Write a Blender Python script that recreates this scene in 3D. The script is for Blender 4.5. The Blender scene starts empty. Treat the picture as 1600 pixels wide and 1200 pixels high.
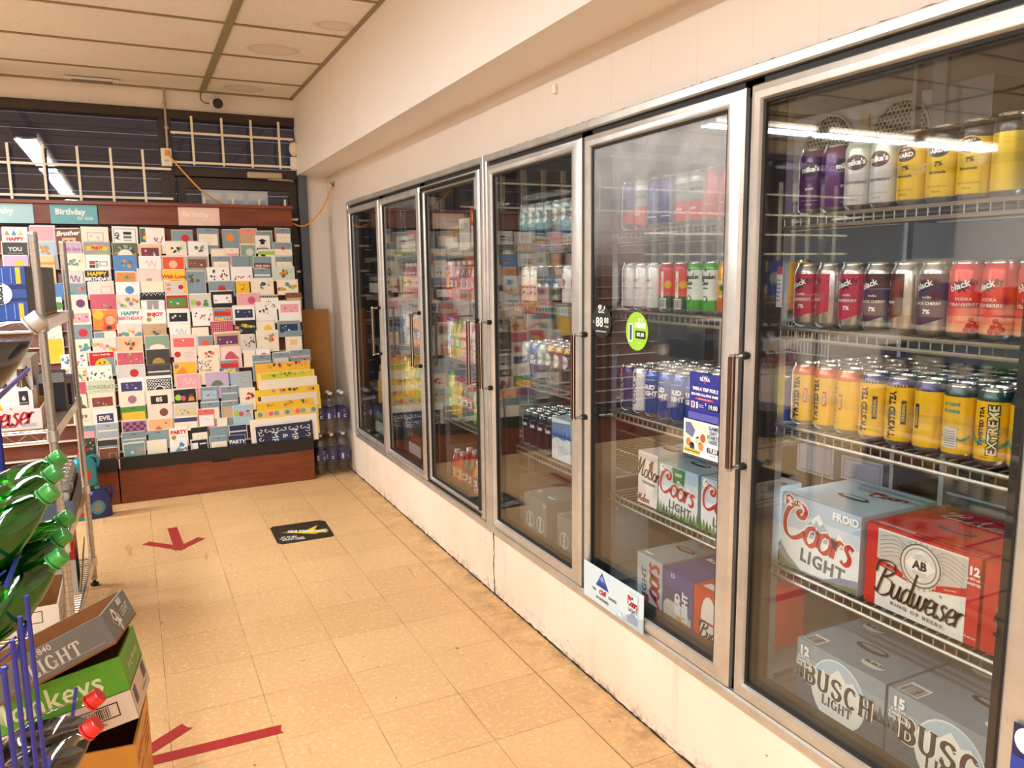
import bpy, bmesh, math, random
from mathutils import Vector, Matrix
sc = bpy.context.scene
COL = sc.collection
PI = math.pi

# ---------------------------------------------------------------- camera
CAM_H = 1.458
yaw, pitch, roll = 0.45538, 0.14609, -0.01244
fw = Vector((math.sin(yaw)*math.cos(pitch), math.cos(yaw)*math.cos(pitch), -math.sin(pitch)))
r0 = Vector((math.cos(yaw), -math.sin(yaw), 0)); u0 = r0.cross(fw)
rt = r0*math.cos(roll)+u0*math.sin(roll); up = -r0*math.sin(roll)+u0*math.cos(roll)
cd = bpy.data.cameras.new('camera'); cd.sensor_width = 36; cd.lens = 1204.55/1600*36
cd.clip_start = 0.05; cd.clip_end = 60
cam = bpy.data.objects.new('camera', cd); COL.objects.link(cam)
cam.matrix_world = Matrix(((rt.x, up.x, -fw.x, 0), (rt.y, up.y, -fw.y, 0), (rt.z, up.z, -fw.z, CAM_H), (0, 0, 0, 1)))
sc.camera = cam
# ---------------------------------------------------------------- world, exposure
w = bpy.data.worlds.new('night'); sc.world = w; w.use_nodes = True
w.node_tree.nodes['Background'].inputs[0].default_value = (0.062, 0.062, 0.078, 1)
w.node_tree.nodes['Background'].inputs[1].default_value = 6.0
sc.view_settings.view_transform = 'Standard'; sc.view_settings.look = 'None'
sc.view_settings.gamma = 1; sc.view_settings.use_curve_mapping = False
sc.view_settings.exposure = 0.03
cy = sc.cycles
cy.max_bounces = 10; cy.diffuse_bounces = 5; cy.glossy_bounces = 5; cy.transmission_bounces = 8; cy.transparent_max_bounces = 40
cy.caustics_reflective = False; cy.caustics_refractive = False; cy.sample_clamp_indirect = 6

LAMP_COL = (0.90, 1.0, 1.07)     # warm white ceiling tubes
COOL_COL = (0.93, 0.97, 1.0)     # cooler lamps
P_CEIL, P_COOL = 58.0, 1.8
def area(name, loc, sx, sy, power, col, rot=(0, 0, 0)):
    l = bpy.data.lights.new(name, 'AREA'); l.shape = 'RECTANGLE'; l.size = sx; l.size_y = sy; l.energy = power; l.color = col
    o = bpy.data.objects.new(name, l); o.location = loc; o.rotation_euler = rot; COL.objects.link(o); return o
# (x, y, length along y or x) of the ceiling tube fixtures
FIX_Y = [(-0.70, 2.98), (-0.70, 0.50), (-0.70, -1.98), (-3.2, 1.6), (-3.2, -1.4)]  # unseen tubes behind the camera and in the next aisle are added fill
FIX_X = [(-2.1, 5.1), (-3.35, 5.1), (-4.6, 5.1)]
for i, (x, y) in enumerate(FIX_Y): area('ceiling_tube_light', (x, y, 2.60), 0.16, 2.35, P_CEIL, LAMP_COL)
for x, y in FIX_X: area('ceiling_tube_light', (x, y, 2.60), 1.15, 0.16, P_CEIL*0.95, LAMP_COL)

# ---------------------------------------------------------------- materials
PAL = dict(white='f4f0ea', cream='f3e6cd', creamy='f5deb9', blush='f6d8cc', pink='eda6ae', rose='c9556a', red='c81f22', redorange='e8512c', coral='ea6a63',
 orange='ee8a2f', orangel='f3b583', peach='f5c394', yellow='f2c02a', yellowl='f3d878', gold='b08a32', lime='a9c83e', green='4f8f3a', greend='23452e',
 sage='86a58a', sagel='cfd8b6', sagedark='5d7d63', mint='cfe0d2', teal='4f9fa0', bluel='a9c4d6', blue='4f86bd', navy='1e2c55', indigo='3b3a72',
 purple='6d2c63', mauve='a8708e', lilac='c6aecb', maroon='6d2a34', brown='7a4a35', rust='8d3f2b', tan='c9a57c', sand='d8c99c', olive='5c6146',
 grey='a29d98', greyl='d3d0cc', greyd='55504e', charcoal='3c3735', black='131112', slate='8296a0', slatel='a9b6c0', slatet='7f9da0',
 metal='b8b8b6', pinktop='ea8a84')
_mats = {}
def lin(h):
    h = PAL.get(h, h); c = [int(h[i:i+2], 16)/255 for i in (0, 2, 4)]
    return [x/12.92 if x <= .04045 else ((x+.055)/1.055)**2.4 for x in c]
def nd(m, t, **k):
    n = m.node_tree.nodes.new(t)
    for a, b in k.items(): setattr(n, a, b)
    return n
def base(name):
    m = bpy.data.materials.new(name); m.use_nodes = True
    return m, m.node_tree.nodes['Principled BSDF'], m.node_tree.links
def M(h, rough=.55, metal=0., vary=.05, scale=40., coat=0., bump=0., emit=0.):
    """procedural paint, paper, metal: a colour that noise breaks up a little"""
    key = (h, rough, metal, vary, scale, coat, bump, emit)
    if key in _mats: return _mats[key]
    m, p, L = base('mat_'+str(h)+'_'+str(len(_mats)))
    c = lin(h)
    tc = nd(m, 'ShaderNodeTexCoord'); n = nd(m, 'ShaderNodeTexNoise'); n.inputs['Scale'].default_value = scale; n.inputs['Detail'].default_value = 3
    L.new(tc.outputs['Object'], n.inputs['Vector'])
    mx = nd(m, 'ShaderNodeMix', data_type='RGBA')
    mx.inputs[6].default_value = (*[x*(1-vary) for x in c], 1); mx.inputs[7].default_value = (*[min(1, x*(1+vary)+vary*.01) for x in c], 1)
    L.new(n.outputs['Fac'], mx.inputs[0]); L.new(mx.outputs[2], p.inputs['Base Color'])
    p.inputs['Roughness'].default_value = rough; p.inputs['Metallic'].default_value = metal
    p.inputs['Coat Weight'].default_value = coat; p.inputs['Coat Roughness'].default_value = .15
    if bump:
        b = nd(m, 'ShaderNodeBump'); b.inputs['Strength'].default_value = bump; b.inputs['Distance'].default_value = .002
        L.new(n.outputs['Fac'], b.inputs['Height']); L.new(b.outputs[0], p.inputs['Normal'])
    if emit:
        p.inputs['Emission Color'].default_value = (*c, 1); p.inputs['Emission Strength'].default_value = emit
    _mats[key] = m; return m
def paper(h): return M(h, .5, 0, .04, 30)
def gloss(h): return M(h, .28, .25, .03, 20, .3)
def clear(name, tint=(1, 1, 1), refl=1.0, ior=1.5, rough=0.02, fog=None):
    """clear sheet or shell: fresnel reflection over a straight view through"""
    m = bpy.data.materials.new(name); m.use_nodes = True; t = m.node_tree; t.nodes.clear(); L = t.links
    out = nd(m, 'ShaderNodeOutputMaterial'); mix = nd(m, 'ShaderNodeMixShader'); tr = nd(m, 'ShaderNodeBsdfTransparent'); gl = nd(m, 'ShaderNodeBsdfGlossy')
    tr.inputs[0].default_value = (*tint, 1); gl.inputs['Roughness'].default_value = rough; gl.inputs[0].default_value = (refl, refl, refl, 1)
    g = nd(m, 'ShaderNodeNewGeometry'); fr = nd(m, 'ShaderNodeFresnel'); io = nd(m, 'ShaderNodeMapRange')
    io.inputs[3].default_value = ior; io.inputs[4].default_value = 1/ior
    L.new(g.outputs['Backfacing'], io.inputs[0]); L.new(io.outputs[0], fr.inputs['IOR'])
    L.new(fr.outputs[0], mix.inputs[0]); L.new(tr.outputs[0], mix.inputs[1]); L.new(gl.outputs[0], mix.inputs[2])
    last = mix
    if fog:   # condensation: droplets and mist, a noise over the upper part of the sheet
        tc = nd(m, 'ShaderNodeTexCoord'); sp = nd(m, 'ShaderNodeSeparateXYZ'); L.new(tc.outputs['Object'], sp.inputs[0])
        n = nd(m, 'ShaderNodeTexNoise'); n.inputs['Scale'].default_value = 7; n.inputs['Detail'].default_value = 6; L.new(tc.outputs['Object'], n.inputs['Vector'])
        mr = nd(m, 'ShaderNodeMapRange'); mr.inputs[1].default_value = fog[0]; mr.inputs[2].default_value = fog[1]; L.new(sp.outputs['Z'], mr.inputs[0])
        mu = nd(m, 'ShaderNodeMath', operation='MULTIPLY'); L.new(mr.outputs[0], mu.inputs[0]); L.new(n.outputs['Fac'], mu.inputs[1])
        m2 = nd(m, 'ShaderNodeMath', operation='MULTIPLY'); m2.inputs[1].default_value = fog[2]; L.new(mu.outputs[0], m2.inputs[0])
        df = nd(m, 'ShaderNodeBsdfDiffuse'); df.inputs[0].default_value = (.85, .88, .92, 1); mx = nd(m, 'ShaderNodeMixShader')
        L.new(m2.outputs[0], mx.inputs[0]); L.new(mix.outputs[0], mx.inputs[1]); L.new(df.outputs[0], mx.inputs[2]); last = mx
    L.new(last.outputs[0], out.inputs[0]); return m
GLASS = clear('door_glass', (.98, .99, .988), .82)
GLASS_FOG = clear('door_glass_misted', (.98, .99, .99), .82, fog=(1.42, 1.75, .42))
FILM = clear('shrink_film', (.93, .93, .94), 1.0, 1.45, .12)
PET = clear('clear_pet', (.90, .91, .92), 1.0, 1.5, .05)
PETG = clear('green_pet', (.12, .62, .10), 1.0, 1.6, .05)

# ---------------------------------------------------------------- mesh builder
class MB:
    def __init__(s, T=None): s.v = []; s.f = []; s.fm = []; s.ms = []; s.T = T; s.lay = 0
    def mi(s, m):
        if m not in s.ms: s.ms.append(m)
        return s.ms.index(m)
    def add(s, vs, fs, m):
        o = len(s.v); s.v += [(s.T @ Vector(p)) if s.T else Vector(p) for p in vs]
        k = s.mi(m)
        for f in fs: s.f.append([o+i for i in f]); s.fm.append(k)
    def box(s, a, b, m):
        x0, y0, z0 = a; x1, y1, z1 = b
        vs = [(x0, y0, z0), (x1, y0, z0), (x1, y1, z0), (x0, y1, z0), (x0, y0, z1), (x1, y0, z1), (x1, y1, z1), (x0, y1, z1)]
        s.add(vs, [(0, 3, 2, 1), (4, 5, 6, 7), (0, 1, 5, 4), (1, 2, 6, 5), (2, 3, 7, 6), (3, 0, 4, 7)], m)
    def lathe(s, prof, m, n=24, cx=0, cy_=0, mats=None, cap=True):
        vs = []; 
        for r, z in prof:
            for i in range(n): a = 2*PI*i/n; vs.append((cx+r*math.cos(a), cy_+r*math.sin(a), z))
        for j in range(len(prof)-1):
            fs = [(j*n+i, j*n+(i+1) % n, (j+1)*n+(i+1) % n, (j+1)*n+i) for i in range(n)]
            if j == 0: base_ = len(s.v); s.add(vs, [], m)
            k = s.mi(mats[j] if mats else m)
            for f in fs: s.f.append([base_+q for q in f]); s.fm.append(k)
        if not cap: return
        k = s.mi(mats[0] if mats else m)
        if prof[0][0] > 1e-5: s.f.append([base_+i for i in range(n)][::-1]); s.fm.append(k)
        k = s.mi(mats[-1] if mats else m)
        if prof[-1][0] > 1e-5: s.f.append([base_+(len(prof)-1)*n+i for i in range(n)]); s.fm.append(k)
    def tube(s, pts, r, m, n=6, cap=True):
        pts = [Vector(p) for p in pts]; rings = []
        for i, p in enumerate(pts):
            t = (pts[min(i+1, len(pts)-1)]-pts[max(i-1, 0)]).normalized()
            a = t.cross(Vector((0, 0, 1)) if abs(t.z) < .9 else Vector((1, 0, 0))).normalized(); b = t.cross(a)
            rr = r[i] if isinstance(r, (list, tuple)) else r
            rings.append([p+a*rr*math.cos(2*PI*k/n)+b*rr*math.sin(2*PI*k/n) for k in range(n)])
        vs = [q for g in rings for q in g]; fs = []
        for j in range(len(pts)-1): fs += [(j*n+i, j*n+(i+1) % n, (j+1)*n+(i+1) % n, (j+1)*n+i) for i in range(n)]
        if cap: fs += [tuple(range(n))[::-1], tuple((len(pts)-1)*n+i for i in range(n))]
        s.add(vs, fs, m)
    def build(s, name, parent=None, smooth=True, bevel=0.):
        me = bpy.data.meshes.new(name); me.from_pydata([tuple(p) for p in s.v], [], s.f)
        for m in s.ms: me.materials.append(m)
        me.polygons.foreach_set('material_index', s.fm)
        if smooth:
            me.polygons.foreach_set('use_smooth', [True]*len(s.f)); me.set_sharp_from_angle(angle=math.radians(32))
        me.update(); o = bpy.data.objects.new(name, me); COL.objects.link(o)
        if parent: o.parent = parent
        if bevel:
            b = o.modifiers.new('soft', 'BEVEL'); b.width = bevel; b.segments = 2; b.limit_method = 'ANGLE'; b.angle_limit = .9
        return o
def tag(o, label, cat, group=None):
    o['label'] = label; o['category'] = cat
    if group: o['group'] = group
    return o
def thing(name, label, cat, loc=(0, 0, 0), rz=0, group=None):
    o = bpy.data.objects.new(name, None); o.empty_display_size = .05; COL.objects.link(o); o.location = loc; o.rotation_euler = (0, 0, rz)
    return tag(o, label, cat, group)
def struct(o): o['kind'] = 'structure'; return o
def dup(o, parent=None):
    c = o.copy(); COL.objects.link(c)
    if parent: c.parent = parent
    for ch in o.children: dup(ch, c)
    return c

# ---------------------------------------------------------------- printed graphics
_glyph = {}
def glyphs(txt, bold, shear, space):
    k = (txt, bold, shear, space)
    if k in _glyph: return _glyph[k]
    cu = bpy.data.curves.new('t', 'FONT'); cu.body = txt; cu.size = 1; cu.align_x = 'CENTER'; cu.align_y = 'CENTER'; cu.resolution_u = 2
    cu.offset = bold; cu.shear = shear; cu.space_character = space
    o = bpy.data.objects.new('t', cu); COL.objects.link(o)
    me = bpy.data.meshes.new_from_object(o)
    r = ([(v.co.x, v.co.y) for v in me.vertices], [tuple(p.vertices) for p in me.polygons])
    bpy.data.objects.remove(o); bpy.data.curves.remove(cu); bpy.data.meshes.remove(me)
    _glyph[k] = r; return r
def plane(o, U, V):
    o, U, V = Vector(o), Vector(U).normalized(), Vector(V).normalized(); N = U.cross(V)
    return lambda u, v, l: o+U*u+V*v+N*l
def cylm(r, th0=PI, z0=0):
    return lambda u, v, l: Vector(((r+l)*math.cos(th0+u/r), (r+l)*math.sin(th0+u/r), z0+v))
def sub(pts, d=.006):
    out = []
    for i, p in enumerate(pts):
        q = pts[(i+1) % len(pts)]; n = max(1, int(math.hypot(q[0]-p[0], q[1]-p[1])/d))
        out += [(p[0]+(q[0]-p[0])*k/n, p[1]+(q[1]-p[1])*k/n) for k in range(n)]
    return out
def smoothpts(P, n=5):
    out = []
    for i in range(len(P)-1):
        a = P[max(i-1, 0)]; b = P[i]; c = P[i+1]; d = P[min(i+2, len(P)-1)]
        for k in range(n):
            t = k/n; t2 = t*t; t3 = t2*t
            out.append(tuple(.5*((2*b[j])+(-a[j]+c[j])*t+(2*a[j]-5*b[j]+4*c[j]-d[j])*t2+(-a[j]+3*b[j]-3*c[j]+d[j])*t3) for j in (0, 1)))
    out.append(P[-1]); return out
SCRIPT = {  # strokes of a brush script, x-height .45
 'u': (.40, [[(0, .45), (0, .12), (.1, 0), (.22, .1), (.28, .45)], [(.28, .45), (.28, .1), (.36, 0), (.42, .08)]]),
 'd': (.46, [[(.32, .38), (.18, .46), (.04, .3), (.04, .1), (.14, 0), (.28, .12), (.32, .4)], [(.36, 1.0), (.33, .4), (.32, .08), (.40, 0), (.47, .08)]]),
 'w': (.54, [[(0, .45), (.02, .1), (.1, 0), (.2, .12), (.24, .45)], [(.24, .4), (.25, .1), (.33, 0), (.44, .12), (.47, .42), (.55, .38)]]),
 'e': (.32, [[(.03, .2), (.25, .26), (.26, .42), (.14, .46), (.03, .3), (.03, .1), (.14, 0), (.34, .1)]]),
 'i': (.18, [[(.03, .45), (.03, .08), (.1, 0), (.2, .1)], [(.07, .64), (.09, .67)]]),
 's': (.30, [[(.24, .40), (.14, .46), (.06, .36), (.2, .2), (.2, .06), (.1, -.0), (.0, .06)]]),
 'r': (.28, [[(.03, .45), (.04, 0)], [(.04, .25), (.14, .44), (.25, .42)]]),
 'o': (.40, [[(.2, .46), (.05, .36), (.03, .12), (.18, 0), (.33, .12), (.33, .34), (.2, .46)], [(.30, .40), (.42, .36)]]),
 'l': (.20, [[(.03, .3), (.16, .9), (.08, 1.0), (.04, .7), (.04, .1), (.12, 0), (.22, .1)]]),
 'n': (.38, [[(.02, .45), (.03, 0)], [(.03, .25), (.15, .45), (.27, .38), (.28, .08), (.36, 0), (.42, .08)]]),
 'a': (.40, [[(.30, .38), (.18, .46), (.04, .3), (.04, .1), (.14, 0), (.27, .12), (.30, .45)], [(.30, .45), (.30, .08), (.37, 0), (.42, .08)]]),
 'h': (.38, [[(.03, .3), (.16, .9), (.08, 1.0), (.04, .7), (.03, 0)], [(.03, .25), (.15, .45), (.27, .38), (.28, .08), (.36, 0), (.42, .08)]]),
 'm': (.58, [[(.02, .45), (.03, 0)], [(.03, .25), (.13, .45), (.22, .38), (.23, 0)], [(.23, .25), (.35, .45), (.44, .38), (.45, .08), (.52, 0), (.6, .08)]]),
 'B': (.72, [[(-.12, .62), (-.1, .95), (.25, 1.05), (.55, 1.0), (.58, .75), (.30, .56), (.22, .55)], [(.28, .55), (.62, .46), (.66, .15), (.40, -.03), (.12, .0), (-.02, .12)], [(.28, .95), (.18, .5), (.12, 0)]]),
 'C': (.66, [[(-.02, .74), (-.08, .86), (.0, .93), (.16, .86), (.36, .88), (.52, .78), (.52, .60), (.38, .55), (.32, .66), (.42, .72)], [(.28, .87), (.06, .68), (.0, .38), (.10, .08), (.30, -.02), (.50, .08), (.64, .26)]]),
 'M': (.95, [[(-.1, .1), (.0, 0), (.12, .3), (.28, .98), (.32, .5), (.36, .02)], [(.36, .05), (.5, .5), (.72, .98), (.68, .4), (.74, .02), (.9, .1)]]),
}
class Art:
    """draws flat printed shapes onto a mesh through a map (u, v, layer) -> point"""
    def __init__(s, mb, mp, mk=paper, wrap=False, l0=.0004, dl=.00022): s.mb, s.mp, s.mk, s.wrap, s.l, s.dl = mb, mp, mk, wrap, l0, dl
    def _add(s, pts, fs, c):
        s.mb.add([s.mp(u, v, s.l) for u, v in pts], fs, s.mk(c) if isinstance(c, str) else c)
    def up(s): s.l += s.dl
    def rect(s, u0, v0, u1, v1, c):
        if s.wrap:
            n = max(1, int(abs(u1-u0)/.005)); P = []
            for i in range(n+1): u = u0+(u1-u0)*i/n; P += [(u, v0), (u, v1)]
            s._add(P, [(2*i, 2*i+2, 2*i+3, 2*i+1) for i in range(n)], c)
        else: s._add([(u0, v0), (u1, v0), (u1, v1), (u0, v1)], [(0, 1, 2, 3)], c)
        s.up()
    def poly(s, pts, c): s._add(pts, [tuple(range(len(pts)))], c); s.up()
    def fan(s, pts, c):
        cu = sum(p[0] for p in pts)/len(pts); cv = sum(p[1] for p in pts)/len(pts); n = len(pts)
        mid = [((p[0]+cu)/2, (p[1]+cv)/2) for p in pts]
        s._add([(cu, cv)]+mid+list(pts), [(0, 1+i, 1+(i+1) % n) for i in range(n)]+[(1+i, 1+n+i, 1+n+(i+1) % n, 1+(i+1) % n) for i in range(n)], c); s.up()
    def disc(s, u, v, r, c, ry=None, n=16, a0=0, a1=2*PI):
        ry = ry or r; P = [(u+r*math.cos(a0+(a1-a0)*i/n), v+ry*math.sin(a0+(a1-a0)*i/n)) for i in range(n+(a1-a0 < 6.28))]
        s.fan(P, c)
    def ring(s, u, v, r, r2, c, ry=None, n=24, a0=0, a1=2*PI):
        k = (ry or r)/r; P = []
        for i in range(n+1):
            a = a0+(a1-a0)*i/n; P += [(u+r*math.cos(a), v+r*k*math.sin(a)), (u+r2*math.cos(a), v+r2*k*math.sin(a))]
        s._add(P, [(2*i, 2*i+2, 2*i+3, 2*i+1) for i in range(n)], c); s.up()
    def frame(s, u0, v0, u1, v1, t, c):
        for a in ((u0, v0, u1, v0+t), (u0, v1-t, u1, v1), (u0, v0+t, u0+t, v1-t), (u1-t, v0+t, u1, v1-t)): s.rect(*a, c); s.l -= s.dl
        s.up()
    def text(s, t, size, u, v, c, rot=0, bold=0., shear=0., sx=1., space=1.):
        P, F = glyphs(t, bold, shear, space); cr, sr = math.cos(rot), math.sin(rot)
        s._add([(u+(x*sx*cr-y*sr)*size, v+(x*sx*sr+y*cr)*size) for x, y in P], F, c); s.up()
    def stroke(s, P, w1, w2, c, n=5, nib=PI/2):
        Q = smoothpts(P, n) if n > 1 else list(P); V = []
        for i, p in enumerate(Q):
            a, b = Q[max(i-1, 0)], Q[min(i+1, len(Q)-1)]; dx, dy = b[0]-a[0], b[1]-a[1]; L = math.hypot(dx, dy) or 1e-6
            wd = (w2+(w1-w2)*abs(math.cos(math.atan2(dy, dx)-nib)))/2; nx, ny = -dy/L*wd, dx/L*wd
            V += [(p[0]-nx, p[1]-ny), (p[0]+nx, p[1]+ny)]
        s._add(V, [(2*i, 2*i+2, 2*i+3, 2*i+1) for i in range(len(Q)-1)], c)
    def script(s, t, size, u, v, c, w1=.13, w2=.04, rot=0, shear=.25, sx=1.):
        tot = sum(SCRIPT[ch][0] for ch in t); x = -tot/2; cr, sr = math.cos(rot), math.sin(rot)
        for ch in t:
            for st in SCRIPT[ch][1]:
                Q = [((x+a+b*shear-.25*shear)*sx*size, (b-.3)*size) for a, b in st]
                s.stroke([(u+a*cr-b*sr, v+a*sr+b*cr) for a, b in Q], w1*size, w2*size, c, nib=PI/2-.3+rot)
            x += SCRIPT[ch][0]
        s.up()
    def serif(s, t, size, u, v, c, rot=0, wt=.17, sx=1., gap=.12):
        """heavy slab-serif capitals"""
        A = lambda cx, cy_, rx, ry, d0, d1, n=10: [(cx+rx*math.cos(math.radians(d0+(d1-d0)*i/n)), cy_+ry*math.sin(math.radians(d0+(d1-d0)*i/n))) for i in range(n+1)]
        G = {'B': (.62, [[(.14, .05), (.14, .95)], [(.14, .95), (.3, .95)]+A(.34, .74, .2, .2, 90, -90)+[(.14, .54)], [(.3, .52)]+A(.36, .29, .24, .24, 90, -90)+[(.14, .05)]], [(0, 0, .34), (0, .93, .34)]),
             'U': (.72, [[(.14, .95), (.14, .35)]+A(.36, .32, .22, .27, 180, 360)+[(.58, .35), (.58, .95)]], [(0, .93, .28), (.44, .93, .28)]),
             'S': (.60, [A(.3, .72, .22, .22, 20, 190, 9)+[(.12, .62), (.3, .5), (.48, .4)]+A(.3, .27, .22, .24, 20, -170, 9)], [(.46, .68, .1), (.04, .24, .1)]),
             'C': (.66, [A(.36, .5, .26, .46, 45, 315, 16)], [(.5, .74, .12)]),
             'H': (.74, [[(.14, 0), (.14, 1)], [(.6, 0), (.6, 1)], [(.14, .5), (.6, .5)]], [(0, 0, .28), (0, .93, .28), (.46, 0, .28), (.46, .93, .28)]),
             'L': (.58, [[(.14, 0), (.14, 1)], [(.14, .04), (.54, .04), (.54, .25)]], [(0, 0, .28), (0, .93, .28)]),
             'I': (.30, [[(.15, 0), (.15, 1)]], [(0, 0, .3), (0, .93, .3)]),
             'G': (.70, [A(.36, .5, .26, .46, 45, 350, 16), [(.60, .45), (.60, .05)]], [(.44, .42, .26), (.5, .74, .12)]),
             'T': (.64, [[(.32, 0), (.32, 1)], [(.03, .72), (.04, .96), (.6, .96), (.61, .72)]], [(.18, 0, .28)])}
        tot = sum(G[ch][0]+gap for ch in t)-gap; x = -tot/2; cr, sr = math.cos(rot), math.sin(rot)
        R = lambda a, b: (u+(a*sx*cr-b*sr)*size, v+(a*sx*sr+b*cr)*size)
        for ch in t:
            wd, ST, SF = G[ch]
            for st in ST: s.stroke([R(x+a, b-.5) for a, b in st], wt*size, wt*.55*size, c, n=1, nib=PI/2+rot)
            for a, b, l in SF: s._add([R(x+a, b-.5), R(x+a+l, b-.5), R(x+a+l, b-.5+.07), R(x+a, b-.5+.07)], [(0, 1, 2, 3)], c)
            x += wd+gap
        s.up()
def barcode(a, u0, v0, u1, v1, c='black', vertical=True):
    rnd = random.Random(7); u = u0
    while u < u1:
        w_ = rnd.choice((.3, .6, .9))*(u1-u0)/30; a.rect(u, v0, min(u+w_, u1), v1, c); a.l -= a.dl; u += w_+rnd.choice((.4, .8))*(u1-u0)/30
    a.up()
# ================================================================ the setting
XW, YB, ZC = 1.385, 5.95, 2.712          # cooler wall, window wall, ceiling
XS, ZS = 1.162, 2.168                    # soffit face and underside
CY0, CY1, CZ0, CZ1 = 0.700, 5.325, 0.303, 1.934   # opening of the cooler doors
def math2(m, op, a, b=None, v=None):
    n = nd(m, 'ShaderNodeMath', operation=op); L = m.node_tree.links
    for i, x in enumerate((a, b)):
        if x is None: continue
        if isinstance(x, (int, float)): n.inputs[i].default_value = x
        else: L.new(x, n.inputs[i])
    return n.outputs[0]
def mixc(m, fac, a, b):
    n = nd(m, 'ShaderNodeMix', data_type='RGBA'); L = m.node_tree.links
    for i, x in ((0, fac), (6, a), (7, b)):
        if isinstance(x, (tuple, list)): n.inputs[i].default_value = (*x[:3], 1)
        elif isinstance(x, (int, float)): n.inputs[i].default_value = x
        else: L.new(x, n.inputs[i])
    return n.outputs[2]
def noise(m, vec, scale, detail=3, rough=.5):
    n = nd(m, 'ShaderNodeTexNoise'); n.inputs['Scale'].default_value = scale; n.inputs['Detail'].default_value = detail; n.inputs['Roughness'].default_value = rough
    m.node_tree.links.new(vec, n.inputs['Vector']); return n.outputs['Fac']
def ramp(m, x, a, b):
    n = nd(m, 'ShaderNodeMapRange'); n.inputs[1].default_value = a; n.inputs[2].default_value = b
    m.node_tree.links.new(x, n.inputs[0]); return n.outputs[0]
def gridline(m, coord, off, per, half):      # 1 on the joint, 0 elsewhere
    a = math2(m, 'SUBTRACT', coord, off); a = math2(m, 'DIVIDE', a, per); a = math2(m, 'FRACT', a)
    a = math2(m, 'SUBTRACT', a, .5); a = math2(m, 'ABSOLUTE', a); a = math2(m, 'SUBTRACT', .5, a)
    return ramp(m, a, half/per, half/per*.4)
def floor_mat():
    m, p, L = base('vinyl_tile_floor'); tc = nd(m, 'ShaderNodeTexCoord'); sp = nd(m, 'ShaderNodeSeparateXYZ'); L.new(tc.outputs['Object'], sp.inputs[0])
    X, Y, V = sp.outputs['X'], sp.outputs['Y'], tc.outputs['Object']
    wob = math2(m, 'MULTIPLY', math2(m, 'SUBTRACT', noise(m, V, 2.5), .5), .006)
    gx = gridline(m, math2(m, 'ADD', X, wob), .3126, .3048, .0016); gy = gridline(m, math2(m, 'ADD', Y, wob), 3.252, .3048, .0013)
    near = gridline(m, math2(m, 'ADD', X, wob), 1.227, 50, .0035)
    g = math2(m, 'MAXIMUM', gx, gy); g = math2(m, 'MULTIPLY', g, ramp(m, noise(m, V, 3.1), .28, .62)); g = math2(m, 'MAXIMUM', g, math2(m, 'MULTIPLY', near, .8))
    # each tile a slightly different tone
    cx = math2(m, 'FLOOR', math2(m, 'DIVIDE', math2(m, 'SUBTRACT', X, .3126), .3048)); cy_ = math2(m, 'FLOOR', math2(m, 'DIVIDE', math2(m, 'SUBTRACT', Y, 3.252), .3048))
    cmb = nd(m, 'ShaderNodeCombineXYZ'); L.new(cx, cmb.inputs[0]); L.new(cy_, cmb.inputs[1])
    wn = nd(m, 'ShaderNodeTexWhiteNoise'); L.new(cmb.outputs[0], wn.inputs[0])
    c = mixc(m, wn.outputs[0], lin('d8a973'), lin('dfb27c'))
    c = mixc(m, ramp(m, noise(m, V, 55, 4, .7), .52, .66), c, lin('e8c394'))
    c = mixc(m, math2(m, 'MULTIPLY', ramp(m, noise(m, V, 90, 3, .7), .60, .70), .35), c, lin('ad8250'))
    c = mixc(m, math2(m, 'MULTIPLY', ramp(m, noise(m, V, 1.7, 5), .5, .8), .30), c, lin('bd9058'))
    sc_ = nd(m, 'ShaderNodeMapping'); sc_.inputs['Scale'].default_value = (1, .13, 1); sc_.inputs['Rotation'].default_value = (0, 0, .9); L.new(V, sc_.inputs[0])
    c = mixc(m, math2(m, 'MULTIPLY', ramp(m, noise(m, sc_.outputs[0], 16, 3), .68, .74), .45), c, lin('9b7245'))
    c = mixc(m, math2(m, 'MULTIPLY', ramp(m, noise(m, V, 38, 2), .735, .76), .8), c, lin('6d5138'))
    # grime trodden in along the cooler base
    gr = math2(m, 'MULTIPLY', ramp(m, X, 1.16, 1.40), ramp(m, noise(m, V, 9, 5, .7), .38, .70)); c = mixc(m, math2(m, 'MULTIPLY', gr, .7), c, lin('6b563c'))
    c = mixc(m, math2(m, 'MULTIPLY', g, .82), c, lin('4d3b28'))
    L.new(c, p.inputs['Base Color']); L.new(ramp(m, noise(m, V, 6), -.4, 1.6), p.inputs['Roughness']); p.inputs['Specular IOR Level'].default_value = .3
    b = nd(m, 'ShaderNodeBump'); b.inputs['Strength'].default_value = .35; b.inputs['Distance'].default_value = .002; b.invert = True; L.new(g, b.inputs['Height']); L.new(b.outputs[0], p.inputs['Normal'])
    return m
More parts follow.
